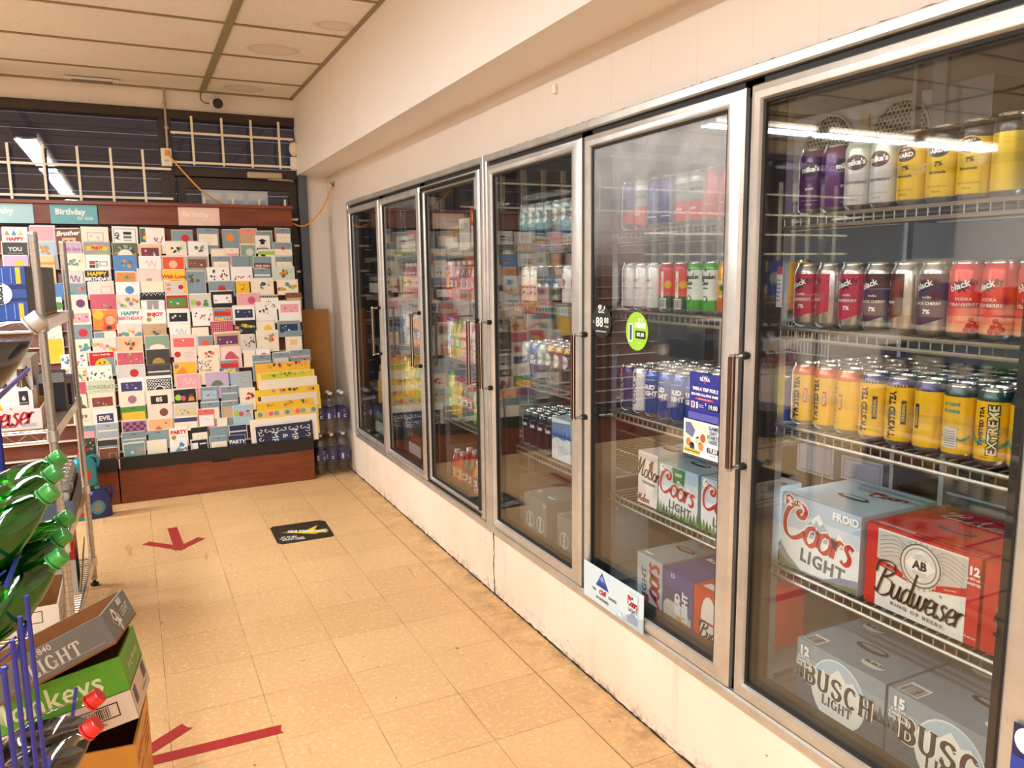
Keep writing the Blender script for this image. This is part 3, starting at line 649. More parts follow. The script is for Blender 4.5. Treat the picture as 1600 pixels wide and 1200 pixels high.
def art_clam_red(a):
    a.poly([(-.03, .10), (-.01, .145*.9), (.02, .12), (.03, .09)], 'dfe6df'); a.text('CLAMATO', .0135, 0, .098, '3c3a3a', 0, .05); a.rect(-.034, .012, .034, .07, 'd23a32'); a.text('CAESAR', .008, 0, .045, 'f5efe2', 0, .04)
def art_busch(light, col='1e2020'):
    def f(a):
        a.disc(0, .098, .021, 'e9e8e3', .026); a.poly([(-.018, .100), (-.008, .118), (-.002, .110), (.006, .122), (.018, .100)], '9fb2c2'); a.serif('BUSCH', .0125, 0, .096, '29262b')
        if light: a.text('LIGHT', .007, 0, .084, '29262b', 0, .04)
    return f
def art_bud(t1, t2, c='f2f2ee', sz=.020):
    def f(a):
        a.text(t1, sz, 0, .096, c, 0, .07); a.text(t2, sz, 0, .076, c, 0, .07); a.rect(-.02, .12, .02, .1215, c)
    return f
def art_ultra(c, star='c2352f'):
    def f(a):
        a.text('ULTRA', .022, .0, .070, c, PI/2, .03, sx=1.15); a.poly([(-.006, .118), (.010, .118), (.006, .140), (-.002, .134)], star); a.text('MICHELOB', .005, -.014, .06, c, PI/2)
    return f
def art_blue(a):
    a.serif('B', .022, -.016, .098, 'e6e6ea'); a.text('lue', .024, .008, .096, 'e6e6ea', 0, .06); a.rect(-.03, .118, .03, .1195, 'c9ccd6'); a.disc(0, .05, .009, '7c1f2c', n=10)
def art_gold(a):
    for k in range(7): u = -.024+.008*k; a.disc(u, .04+.006*(k % 3), .0055, ('d9a65a', '9c6a34', 'efe2c8')[k % 3], n=8); a.l -= a.dl
    a.up()
    for k in range(7): u = -.024+.008*k; a.disc(u, .066+.004*(k % 2), .0045, ('9c6a34', 'd9a65a')[k % 2], n=8); a.l -= a.dl
    a.up(); a.text('THE SWEETS', .007, 0, .112, '3a3532', 0, .02)
def art_ice(a):
    a.rect(-.03, .095, .03, .1, '8d8e93'); a.text('ice', .026, 0, .078, 'e9e9ee', 0, .08); a.disc(0, .035, .008, '5c5d66', n=10)
def art_wred(a):
    a.disc(0, .088, .015, 'a8252c'); a.script('isso', .02, 0, .070, '1f1c1c', .11, .05); a.disc(.0, .128, .007, 'c43f3a', n=10)
def art_sm(a):
    a.poly([(-.024, .14), (.024, .14), (.018, .085), (-.018, .085)], 'eef1f4'); a.text('SMASH', .013, 0, .110, '24303c', 0, .08); a.rect(-.033, .02, .033, .06, 'c4322f')
SILV = M('bdbab4', .25, .85, .05, 60)
CAN = dict(
 tea_orange=can_proto('a', [(0, 'f1bf17'), (.126, 'dd6a35')], art_tea(True)), tea_navy=can_proto('a', [(0, 'f1bf17'), (.130, '312c66')], art_tea(False)),
 tea_ext=can_proto('a', [(0, 'f1bf17'), (.128, '24403e')], art_extreme), tea_extb=can_proto('a', [(0, 'f1bf17'), (.128, '24403e')], art_extback),
 fly_rasp=can_proto('a', [(0, SILV)], art_fly('b91c45', 'RASPBERRY')), fly_cherry=can_proto('a', [(0, SILV)], art_fly('521326', 'BLACK CHERRY')),
 fly_cran=can_proto('a', [(0, 'f0a77c'), (.030, 'ea8a66'), (.045, 'e25a43'), (.060, 'd8342d')], art_fly('d8342d', 'CRANBERRY', True)),
 mk_purple=can_proto('a', [(0, '5a1f66')], art_mikes('5a1f66', '2c1f33', 'grape', 'e2cfe8')), mk_white=can_proto('a', [(0, 'd8d3d2'), (.085, 'dfd2c8'), (.110, 'd3d9c4')], art_mikes('w', '5c4a52', 'STRAWBERRY', '6b6a70')),
 mk_harder=can_proto('a', [(0, 'f0c52a'), (.118, '3a2a22')], art_mikes('y', '4a2a1d', 'lemonade', '241f1c', 1)), mk_harder2=can_proto('a', [(0, 'f2cc2c'), (.118, '26262a')], art_mikes('y', '2c2b2d', 'lemonade', '241f1c', 2)),
 mk_blue=can_proto('a', [(0, '2c5c8c'), (.06, '3f7aa8')], art_mikes('b', '20304a', 'HARD FREEZE', 'dfe8f0')),
 club=can_proto('a', [(0, '4fa83e'), (.042, 'e4e9e2'), (.128, '4fa83e')], art_club), white=can_proto('a', [(0, 'ece8e8')], art_plainwhite),
 redpink=can_proto('a', [(0, '1f5a45'), (.05, 'e0574e'), (.13, 'c93f58')], art_rb('b5303c')), clamato=can_proto('a', [(0, 'e0862a'), (.06, 'f0a81f')], art_clamato),
 clam_red=can_proto('a', [(0, 'd23a32'), (.07, '8fa39a'), (.12, 'dfe3df')], art_clam_red), allred=can_proto('a', [(0, 'd8362f')], lambda a: a.rect(-.02, .05, .02, .052, 'f0c9bd')),
 smash=can_proto('a', [(0, '2b3f86'), (.12, '3a57a5')], art_sm), blueplain=can_proto('a', [(0, '27408c')], lambda a: a.rect(-.02, .03, .02, .034, 'c9d2e6')),
 busch=can_proto('a', [(0, '39536d'), (.05, '6f8796'), (.12, 'a5b4bc')], art_busch(False)), buschl=can_proto('a', [(0, '6f7f83'), (.06, '96a3a4'), (.12, 'c3c9c6')], art_busch(True)),
 busch_dark=can_proto('a', [(0, '2f3c4c'), (.07, '41566a'), (.13, 'b58a35')], art_busch(False)), budl=can_proto('a', [(0, '24459a'), (.11, '2f5fb4')], art_bud('BUD', 'LIGHT')),
 bush_blk=can_proto('a', [(0, '202022')], art_bud('BL', 'ACK')), ultra_p=can_proto('a', [(0, '3a3d78')], art_ultra('dfe0ee')), ultra_w=can_proto('a', [(0, 'e6e6ea')], art_ultra('2a2c3c')),
 blue=can_proto('a', [(0, '18203e'), (.03, '141a30')], art_blue), gold=can_proto('a', [(0, 'e9e2d6')], art_gold), ice=can_proto('a', [(0, '1b1b22')], art_ice), wred=can_proto('a', [(0, 'e8e6e4')], art_wred))
_used = set()
def place_can(kind, x, y, z, rz, label, group, h=None):
    o = CAN[kind] if kind not in _used else dup(CAN[kind]); _used.add(kind)
    o.location = (x, y, z); o.rotation_euler = (0, 0, rz); return tag(o, label, 'can', group)
ORD = 'first second third fourth fifth sixth seventh eighth ninth tenth eleventh twelfth'.split()
DESC = dict(tea_orange='yellow iced tea can with orange shoulder', tea_navy='yellow iced tea can with navy shoulder', tea_ext='yellow tea can with big outlined vertical lettering', tea_extb='yellow tea can turned to its grey panel',
 fly_rasp='silver can with a raspberry red wrap', fly_cherry='silver can with a dark cherry wrap', fly_cran='red to peach cranberry can', mk_purple='purple hard lemonade can', mk_white='pale hard lemonade can with oval badge',
 mk_harder='yellow lemonade can with brown badge', mk_harder2='yellow lemonade can with black badge', mk_blue='blue hard lemonade can', club='green and white whisky soda can', white='plain white vodka soda can', redpink='red and green watermelon can',
 clamato='orange tomato cocktail can', clam_red='red and grey tomato can', allred='all red can', smash='blue can with white flash', blueplain='plain royal blue can', busch='blue grey can with oval mountain badge', buschl='pale grey can with oval badge',
 busch_dark='dark blue beer can with oval badge', budl='bright blue light beer can', bush_blk='black beer can', ultra_p='purple blue can with vertical lettering', ultra_w='white can with vertical lettering', blue='near black navy beer can', gold='cream can dotted with gold pieces', ice='black can with pale ice lettering', wred='white can with a red emblem')
rnd = random.Random(4)
def can_row(kinds, y_start, z, where, group, rows=5, dy=.0678, dx=.0672, x0=1.503, jit=.25, rots=None, stagger=0):
    for r in range(rows):
        for i, k in enumerate(kinds):
            y = y_start-i*dy+rnd.uniform(-.001, .001)+(stagger if r % 2 else 0)
            k2 = k if r == 0 or k not in ('tea_extb',) else 'tea_ext'
            rz = (rots[i] if rots and r == 0 else rnd.uniform(-jit, jit))
            rl = 'front row' if r == 0 else ORD[r]+' row'
            place_can(k2, x0+r*dx, y, z, rz, '%s, %s, %s from far end, %s' % (DESC[k2], rl, ORD[i], where), group)
# door bay 6
can_row(['mk_purple']*2+['mk_white']*2+['mk_harder', 'mk_harder2', 'mk_harder2', 'mk_harder2', 'mk_blue', 'mk_blue'], 1.398, SHZ[0], 'top shelf', 'tall cans on the top shelf of the clear door', 4, rots=[.5, 1.3, .35, .1, 0, .2, .15, 1.9, .2, 0])
can_row(['fly_rasp']*3+['fly_cherry']*3+['fly_cran']*4, 1.398, SHZ[1], 'second shelf', 'spirit cans on the second shelf of the clear door', 5, rots=[.2, -.7, .15, .2, -.9, .1, .4, -.1, .2, 0])
can_row(['tea_orange']*3+['tea_navy']*3+['tea_extb']+['tea_ext']*3, 1.392, SHZ[2], 'tea shelf', 'iced tea cans on the third shelf of the clear door', 5, rots=[0, -.25, -.75, -.05, .05, -.95, 0, .2, .25, .1])
# door bay 5
can_row(['smash', 'clam_red', 'blueplain', 'blueplain', 'clam_red', 'clam_red', 'allred', 'allred'], 2.150, SHZ5[0], 'misted door top', 'cans on the top shelf of the misted door', 3, jit=.2)
can_row(['white']*3+['redpink']*2+['club']*2+['clamato'], 2.150, SHZ5[1], 'misted door second', 'cans on the second shelf of the misted door', 5, rots=[0, .1, .05, .2, .3, 0, .05, .1], dy=.0675)
can_row(['ultra_p', 'ultra_w', 'budl', 'budl', 'budl', 'budl', 'ultra_p', 'ultra_p'], 2.150, SHZ5[2], 'misted door third', 'cans on the third shelf of the misted door', 4, rots=[-.1, 0, .25, -.1, .2, 0, 0, 0], dy=.0685)
# door bay 4
can_row(['busch', 'buschl', 'busch', 'busch', 'buschl', 'busch', 'buschl'], 2.90, SHZ4[0], 'fourth door top', 'cans on the top shelf of the fourth door', 3)
can_row(['gold']*2+['ice']*3+['wred']*2, 2.89, SHZ4[1], 'fourth door second', 'cans on the second shelf of the fourth door', 3, jit=.12)
can_row(['buschl', 'budl', 'busch', 'busch_dark', 'busch_dark', 'busch_dark', 'busch'], 2.89, SHZ4[2], 'fourth door third', 'cans on the third shelf of the fourth door', 3, jit=.12)
can_row(['blue']*4, 2.895, SHZ4[3], 'fourth door lowest', 'navy cans beside the white and blue carton', 3, jit=.12)
def band(y1, y2, x, z, label, group):      # clear plastic carrier band around neighbouring cans
    mb = MB(); r = .0345; P = [(x+r*math.cos(t), y1+r*math.sin(t)) for t in [PI*k/10 for k in range(11)]]+[(x-r*math.cos(t), y2-r*math.sin(t)) for t in [PI*k/10 for k in range(11)]]
    n = len(P); V = [(p[0], p[1], z+q) for q in (.062, .064, .078, .080) for p in P]
    mb.add(V, [(j*n+i, j*n+(i+1) % n, (j+1)*n+(i+1) % n, (j+1)*n+i) for j in range(3) for i in range(n)], FILM); tag(mb.build('carrier_band'), label, 'plastic band', group)
for j in range(5):
    for zz, nm, ys_ in ((SHZ[2], 'yellow tea', 1.392), (SHZ[1], 'spirit', 1.398), (SHZ[0], 'lemonade', 1.398)):
        band(ys_-.0678*(2*j), ys_-.0678*(2*j+1), 1.503, zz, 'clear plastic band around the %s pair of front row %s cans from far end' % (ORD[j], nm), 'clear carrier bands around cans')
for k, o in CAN.items():
    if k not in _used:
        for ch in list(o.children): bpy.data.objects.remove(ch)
        bpy.data.objects.remove(o)
# ================================================================ cartons
def carton(name, x, y, z, dx, dy, dz, rz, body, label, cat='carton', front=None, side=None, top=None, group=None, handle=True, front2='x', open_top=False, rot=None):
    """box standing at (x, y, z): its near -x/-y corner region; local box spans 0..dx (into the shelf), 0..-dy (toward the viewer's right)"""
    T = None
    mb = MB()
    bm = paper(body) if isinstance(body, str) else body
    if open_top:
        kraft = M('a9774a', .75, 0, .12, 30); t = .004
        mb.box((0, -dy, 0), (dx, 0, t), kraft)
        for a, b in (((0, -dy), (t, 0)), ((dx-t, -dy), (dx, 0)), ((t, -dy), (dx-t, -dy+t)), ((t, -t), (dx-t, 0))): mb.box((a[0], a[1], t), (b[0], b[1], dz), bm)
        for a, b in (((t, -dy+t), (t+.0012, -t)), ((dx-t-.0012, -dy+t), (dx-t, -t)), ((t, -dy+t), (dx-t, -dy+t+.0012)), ((t, -t-.0012), (dx-t, -t))): mb.box((a[0], a[1], t), (b[0], b[1], dz-.001), kraft)
    else: mb.box((0, -dy, 0), (dx, 0, dz), bm)
    if front: front(Art(mb, plane((0, 0, 0), (0, -1, 0), (0, 0, 1))), dy, dz)
    if side: side(Art(mb, plane((dx, 0, 0), (-1, 0, 0), (0, 0, 1))) if side.__name__ == 'far' else Art(mb, plane((0, -dy, 0), (1, 0, 0), (0, 0, 1))), dx, dz)
    if top: top(Art(mb, plane((0, 0, dz), (0, -1, 0), (1, 0, 0))), dy, dx)
    o = mb.build(name, smooth=False); o.location = (x, y, z); o.rotation_euler = rot or (0, 0, rz); tag(o, label, cat, group)
    if handle:
        hb = MB(); a = Art(hb, plane((0, 0, dz), (0, -1, 0), (1, 0, 0)), l0=.0012)
        cx, cy_ = dy*.52, dx*.42; dk = M('2a1c18', .8); P = [(cx+.045*math.cos(t_)*(1.0), cy_+.018*math.sin(t_)) for t_ in [2*PI*k/20 for k in range(20)]]; a.fan(P, dk)
        a.fan([(cx+.034*math.cos(t_), cy_+.004+.009*math.sin(t_)) for t_ in [PI*k/10 for k in range(21)]], body if isinstance(body, str) else 'grey')
        h = hb.build('carry_handle', smooth=False); h.parent = o
    return o
def mountains(a, w_, h, y0, c1='9fb0bd', c2='e6ebee', base='bcc9d2'):
    a.poly([(w_*.28, y0), (w_*.40, y0+h*.24), (w_*.50, y0+h*.36), (w_*.60, y0+h*.18), (w_*.72, y0)], c1)
    a.poly([(w_*.40, y0+h*.24), (w_*.50, y0+h*.36), (w_*.56, y0+h*.25), (w_*.51, y0+h*.20), (w_*.47, y0+h*.27), (w_*.44, y0+h*.19)], c2)
    a.poly([(w_*.62, y0), (w_*.76, y0+h*.20), (w_*.90, y0)], c1); a.poly([(w_*.72, y0+h*.14), (w_*.76, y0+h*.20), (w_*.81, y0+h*.13), (w_*.77, y0+h*.10)], c2)
def fcoors(n='12', froid=True, green=False):
    def f(a, w_, h):
        a.rect(0, h*.72, w_, h, 'a9c0d6'); a.rect(0, h*.55, w_, h*.75, 'c6d4e0'); a.rect(0, 0, w_, h*.56, 'e9edf0')
        mountains(a, w_, h, h*.50)
        if green: a.poly([(w_*.36, h*.98), (w_*.68, h*.98), (w_*.66, h*.66), (w_*.52, h*.76), (w_*.40, h*.62)], '1f7a3c'); a.text('MONTREAL' if 0 else 'COLD', .012, w_*.52, h*.86, 'e9edf0', 0, .04)
        a.poly([(w_*.40, h*.56), (w_*.46, h*.68), (w_*.52, h*.56)], '2d3f9c') if not green else None
        s_ = w_*.40
        a.script('Coors', s_*1.12, w_*.50, h*.55, 'f5f2ee', .18, .13, -.12, .12, .98); a.script('Coors', s_*1.12, w_*.50, h*.55, 'b8242b', .125, .065, -.12, .12, .98)
        a.text('LIGHT', w_*.19, w_*.56, h*.20, '5d6164', -.10, .03, 0, .95, 1.15)
        if green:
            for k in range(14): u = w_*k/13; a.poly([(u-.008, 0), (u, h*(.10+.16*abs(k-6.5)/6.5)), (u+.008, 0)], ('3f7a3a', '5a9450', '2f5f2d')[k % 3]); a.l -= a.dl
        else:
            a.poly([(0, 0), (w_, 0), (w_, h*.18), (w_*.8, h*.14), (w_*.6, h*.03), (w_*.3, h*.02), (w_*.12, h*.16), (0, h*.34)], '8f9ba6')
            a.poly([(0, 0), (w_, 0), (w_, h*.08), (w_*.75, h*.04), (w_*.4, h*.0), (w_*.1, h*.06), (0, h*.16)], '76805a')
        a.text(n, .030, w_*.09, h*.90, 'f4f4f2', 0, .05); a.text('473 mL', .012, w_*.22, h*.92, 'f4f4f2', 0, .03); a.text('CANS', .008, w_*.21, h*.86, 'f4f4f2')
        if froid: a.text('FROID', .026, w_*.83, h*.90, 'f4f4f2', 0, .04)
    return f
def fbud(a, w_, h):
    a.rect(w_*.11, 0, w_*.90, h*.97, 'e4e0d9')
    a.rect(w_*.11, h*.55, w_*.90, h*.95, 'c5c0b8')
    for k in range(6): a.stroke([(w_*.13, h*(.62+.05*k)), (w_*.3, h*(.70+.045*k)), (w_*.5, h*.70), (w_*.7, h*(.70+.045*k)), (w_*.88, h*(.60+.05*k))], .0018, .0012, '8c867e', 4)
    a.up()
    a.poly([(w_*.11, h*.50), (w_*.11, h*.60), (w_*.40, h*.47), (w_*.62, h*.47), (w_*.90, h*.62), (w_*.90, h*.50), (w_*.62, h*.36), (w_*.40, h*.36)], 'c11f22') if 0 else (a.poly([(w_*.11, h*.52), (w_*.11, h*.60), (w_*.42, h*.52), (w_*.40, h*.44)], 'c11f22'), a.poly([(w_*.62, h*.44), (w_*.64, h*.52), (w_*.90, h*.62), (w_*.90, h*.52)], 'c11f22'))
    a.disc(w_*.51, h*.68, h*.27, 'dcd8d0'); a.ring(w_*.51, h*.68, h*.26, h*.24, '6f6a63'); a.ring(w_*.51, h*.68, h*.21, h*.195, '8c867e')
    for k in range(24): t_ = 2*PI*k/24; a.disc(w_*.51+h*.275*math.cos(t_), h*.68+h*.275*math.sin(t_), h*.018, 'b7b1a8', n=6); a.l -= a.dl
    a.up(); a.poly([(w_*.51-h*.19, h*.68), (w_*.51, h*.68+h*.19), (w_*.51+h*.19, h*.68), (w_*.51, h*.68-h*.19)], 'efece6')
    a.disc(w_*.51, h*.68, h*.115, 'cfcac2', h*.145); a.rect(w_*.51-.021, h*.68-.012, w_*.51+.021, h*.68+.012, 'f3f1ec'); a.text('AB', .026, w_*.51, h*.68, '2c2a33', 0, .05)
    a.script('Budweiser', w_*.29, w_*.51, h*.28, '1d1a19', .078, .026, -.04, .25, .76)
    a.text('KING OF BEERS.', .011, w_*.51, h*.09, '55504b', -.05, .02, 0, 1.3, 1.3)
    a.text('TRADE MARK', .005, w_*.24, h*.52, 'f3e5e0', -.2); a.text('REGISTERED', .005, w_*.78, h*.53, 'f3e5e0', .2)
    a.text('12', .024, w_*.955, h*.84, 'f3e5e0', 0, .05); a.text('x 473 ml', .0075, w_*.955, h*.755, 'f3e5e0', 0, .03); a.text('CANETTES', .0065, w_*.955, h*.70, 'f3e5e0', 0, .04)
    a.text('5% alc./vol.', .006, w_*.955, h*.10, 'f3e5e0', 0, .02)
def sbud(a, w_, h):
    a.disc(w_*.45, h*.55, .034, 'e4e0d9', h*.36); a.rect(w_*.45-.034, h*.18, w_*.45+.034, h*.55, 'e4e0d9'); a.rect(w_*.45-.034, h*.46, w_*.45+.034, h*.50, 'c11f22'); a.script('Bud', .045, w_*.45, h*.30, '1d1a19', .17, .05)
def tbud(a, w_, d_):
    a.script('Budweiser', w_*.2, w_*.55, d_*.75, 'e9b9ae', .14, .04); a.frame(w_*.02, d_*.04, w_*.98, d_*.12, .001, 'e9b9ae'); a.rect(w_*.05, d_*.06, w_*.4, d_*.09, 'e9b9ae')
def fbusch(n):
    def f(a, w_, h):
        a.rect(0, h*.55, w_, h, '93a2a9'); a.rect(0, h*.78, w_, h, '8294a0'); a.rect(0, 0, w_, h*.56, '55656e')
        r1 = random.Random(len(n)+3)
        for k in range(26): u = w_*k/25; hh = h*(.10+.16*r1.random())*(1 if abs(u-w_*.5) > w_*.2 else .5); a.poly([(u-.010, h*.48), (u, h*.50+hh), (u+.010, h*.48)], ('4a5a62', '566670', '3e4c54')[k % 3]); a.l -= a.dl
        a.up(); 
        for k in range(10): v = h*.46*(k+.3)/10; a.stroke([(0, v), (w_*.3, v+.003*(k % 3)), (w_*.6, v-.002), (w_, v+.003)], .0016, .002+.001*(k % 2), '4a5860', 3)
        a.up(); u, v, R_ = w_*.50, h*.51, h*.43
        a.disc(u, v, R_*.98, 'dfe3e2', R_*1.04, 28); a.disc(u, v, R_*.94, 'a7c0d2', R_*1.0, 28)
        a.poly([(u-R_*.93, v+R_*.1), (u-R_*.55, v+R_*.55), (u-R_*.35, v+R_*.42), (u, v+R_*.80), (u+R_*.3, v+R_*.5), (u+R_*.55, v+R_*.62), (u+R_*.93, v+R_*.1)], 'e9e8e0')
        a.disc(u, v-R_*.02, R_*.93, 'e6e4da', R_*.96, 28, PI, 2*PI)
        a.poly([(u-R_*.93, v-R_*.05), (u-R_*.93, v+R_*.12), (u+R_*.93, v+R_*.12), (u+R_*.93, v-R_*.05)], 'e6e4da')
        s_ = w_*.205
        a.serif('BUSCH', s_, u, v+h*.06, 'f1f0ea', -.03, .30); a.serif('BUSCH', s_, u, v+h*.06, '2d2930', -.03, .20)
        a.serif('LIGHT', s_*.48, u, v-h*.16, '2d2930', -.03, .19)
        a.text(n, .032, w_*.095, h*.86, 'f1f0ea', 0, .05)
        for k, t_ in enumerate(('x 473 mL', 'CANETTES', 'TALL CANS')): a.text(t_, .010, w_*.10, h*(.77-.055*k), 'f1f0ea', 0, .03)
    return f
def tbusch(a, w_, d_):
    a.disc(w_*.22, d_*.80, .030, 'cfd2ce', .017); a.text('BUSCH', .016, w_*.22, d_*.82, '2d2930', 0, .08); a.disc(w_*.72, d_*.18, .030, 'cfd2ce', .017); a.text('BUSCH', .016, w_*.72, d_*.2, '2d2930', 0, .08)
    a.rect(w_*.05, d_*.02, w_*.22, d_*.2, 'd8d6d0'); barcode(a, w_*.06, d_*.03, w_*.21, d_*.17)
def tcoors(a, w_, d_): a.script('Coors', .045, w_*.72, d_*.7, 'b8242b', .2, .08, .3, .2); a.rect(w_*.1, d_*.05, w_*.4, d_*.08, 'd7dde2')
Z = {6: SHZ, 5: SHZ5, 4: SHZ4}
carton('beer_carton', 1.468, 1.422, SHZ[3], .26, .242, .190, 0, 'b9c3cb', 'silver twelve can carton with red script and mountains beside the red carton', front=fcoors(), top=tcoors)
carton('beer_carton', 1.468, 1.163, SHZ[3], .26, .265, .186, 0, 'c11f22', 'red twelve can carton with round crest and black script', front=fbud, side=sbud, top=tbud)
carton('beer_carton', 1.468, .890, SHZ[3], .26, .14, .186, 0, 'c11f22', 'red carton with a white can picture, cut by the door edge', front=sbud, top=lambda a, w_, d_: a.rect(w_*.2, d_*.05, w_*.8, d_*.3, 'dcd5cc'))
ZF = CZ0-.004
plinth = M('6d6f6e', .5, .3, .1)
mb = MB(); mb.box((SX0, .74, ZF), (2.0, 1.44, .330), plinth); tag(mb.build('bottom_deck', bevel=.003), 'grey bottom deck under the two large grey cartons', 'deck')
mb = MB(); mb.box((SX0, 1.515, ZF), (2.0, 2.205, .318), plinth); tag(mb.build('bottom_deck', bevel=.003), 'grey bottom deck under the violet and red cartons', 'deck')
mb = MB(); mb.box((SX0, 2.275, ZF), (2.0, 2.99, .318), plinth); tag(mb.build('bottom_deck', bevel=.003), 'grey bottom deck under the dim grey cartons of the fourth door', 'deck')
for i, (a, b) in enumerate(((3.10, 3.79), (3.86, 4.53), (4.60, 5.27))):
    mb = MB(); mb.box((SX0, a, ZF), (2.0, b, .318), plinth); tag(mb.build('bottom_deck', bevel=.003), 'grey bottom deck '+('under the bright sports drink bottles', 'under the dark case stacks of the second door', 'behind the door by the water packs')[i], 'deck')
carton('beer_carton', 1.468, 1.350, .331, .26, .258, .190, 0, '73848e', 'grey blue twelve can carton with a mountain badge on the bottom deck', front=fbusch('12'), top=tbusch)
carton('beer_carton', 1.468, 1.084, .331, .30, .300, .190, 0, '73848e', 'grey blue fifteen can carton with a mountain badge, nearer the door edge', front=fbusch('15'), top=tbusch)
# door 5
def fmolson(a, w_, h):
    a.rect(0, 0, w_, h, 'e3dcd8'); a.rect(0, h*.86, w_, h*.96, 'cfc6c0'); a.disc(w_*.6, h*.45, w_*.22, 'f1ece8', h*.4); a.poly([(w_*.55, h*.8), (w_*.8, h*.88), (w_*.72, h*.5)], 'b5402f'); a.script('Molson', .062, w_*.52, h*.62, '241f1f', .10, .04, -.1, .25, .8); a.text('CANADIAN', .013, w_*.55, h*.42, '3a3432', -.05, .03); a.rect(0, 0, w_, h*.18, 'efebe6'); a.script('Molson', .025, w_*.3, h*.09, 'b5402f', .2, .06)
carton('beer_carton', 1.468, 2.052, SHZ5[3], .22, .105, .175, 0, 'd9cfca', 'white carton with black script and red maple shape, next to the silver six pack', front=fmolson)
c6a = carton('beer_carton', 1.468, 1.940, SHZ5[3], .20, .190, .160, 0, '9fb0b8', 'six can carton with red script over green grass, behind the game poster', front=fcoors('6', False, True), top=tcoors)
c6b = carton('beer_carton', 1.468, 1.735, SHZ5[3], .20, .190, .160, 0, '9fb0b8', 'second six can carton with red script, beside the door post', front=fcoors('6', False, True), top=tcoors)
def rotated(fn, k=1):
    def f(a, w_, h):
        mp = a.mp; a.mp = lambda u, v, l: mp(w_-v*1.0, u, l); fn(a, h, w_); a.mp = mp
    return f
def fcside(a, w_, h):
    a.rect(0, 0, w_, h, 'c9ced0'); a.poly([(0, h), (w_, h), (w_, h*.55), (w_*.6, h*.8), (w_*.3, h*.6), (0, h*.75)], 'b0b9bf'); a.script('Coors', .105, w_*.64, h*.5, 'b8242b', .14, .07, PI/2, .1, .8); a.text('LIGHT', .036, w_*.30, h*.5, '5d6164', PI/2, .03, 0, 1.1, 1.1)
def fblight(a, w_, h):
    a.rect(0, 0, w_, h, '3a3c88'); a.disc(w_*.45, h*.33, w_*.42, 'c9c8c8', h*.24); a.poly([(w_*.05, h*.05), (w_*.95, h*.05), (w_*.95, h*.36), (w_*.5, h*.30), (w_*.05, h*.42)], 'c2bdb5'); a.poly([(w_*.5, h*.1), (w_*.95, h*.08), (w_*.95, h*.24), (w_*.5, h*.30)], 'c98f34')
    a.rect(w_*.1, h*.5, w_*.9, h*.72, '2a2d63'); a.text('BUD', .034, w_*.52, h*.50, 'e8e8ee', PI/2, .06); a.text('LIGHT', .034, w_*.76, h*.50, 'e8e8ee', PI/2, .06); a.text('15', .02, w_*.35, h*.94, 'd5d5e0', 0, .04)
def tblight(a, w_, d_): a.text('BUD LIGHT', .03, w_*.6, d_*.5, 'e8e8ee', 0, .06)
carton('beer_carton', 1.468, 2.050, .319, .34, .136, .200, 0, '8f9596', 'pale carton with sideways red script beside the violet carton', front=fcside, top=tcoors)
carton('beer_carton', 1.468, 1.912, .319, .34, .150, .192, 0, '38397e', 'violet blue carton with a glass of beer and sideways white lettering', front=fblight, top=tblight, handle=False)
carton('beer_carton', 1.468, 1.758, .319, .30, .150, .192, 0, 'c9301f', 'orange red carton with a white can picture on the bottom deck', front=sbud, top=lambda a, w_, d_: a.rect(w_*.15, d_*.05, w_*.6, d_*.15, 'e9ddd2'), handle=False)
# door 4
def fwave(a, w_, h):
    a.rect(0, 0, w_, h, 'e9edf1'); a.poly([(0, h*.45), (w_*.3, h*.55), (w_*.6, h*.50), (w_, h*.60), (w_, h*.95), (0, h*.88)], '6f92c4'); 
    for k in range(16): u = w_*k/15; a.poly([(u-.006, h*.56), (u, h*.66+.01*(k % 3)), (u+.006, h*.56)], '3a5f9c'); a.l -= a.dl
    a.up(); a.stroke([(w_*.05, h*.1), (w_*.12, h*.5), (w_*.25, h*.30), (w_*.3, h*.08)], .006, .003, 'ffffff', 5); a.up(); a.text('COLD', .03, w_*.6, h*.28, 'd5dbe4', 0, .06)
carton('beer_carton', 1.468, 2.64, SHZ4[3], .20, .145, .165, 0, 'cdd6df', 'white and blue carton with a tree line beside navy cans', front=fwave, handle=False)
def fbusch3(a, w_, h):
    a.rect(0, 0, w_, h, '6e7b80'); 
    for k in range(3): a.stroke([(w_*(.2+.3*k), 0), (w_*(.2+.3*k), h)], .003, .003, '59656a', 1)
    a.up()
    for u in (w_*.28, w_*.74): a.ring(u, h*.44, .034, .030, 'd3d4ce'); a.text('BUSCH', .018, u, h*.44, 'd3d4ce', PI/2, .07)
    a.text('15', .02, w_*.9, h*.9, 'd3d4ce', 0, .04)
carton('beer_carton', 1.468, 2.890, .319, .34, .20, .190, 0, '6e7b80', 'dim grey carton with two sideways ring badges near the floor sticker reflection', front=fbusch3, top=tbusch, handle=False)
carton('beer_carton', 1.468, 2.60, .319, .30, .20, .175, 0, '6e7b80', 'dim grey carton nearer the tall aluminium stile of the fourth door', front=fbusch3, top=tbusch, handle=False)
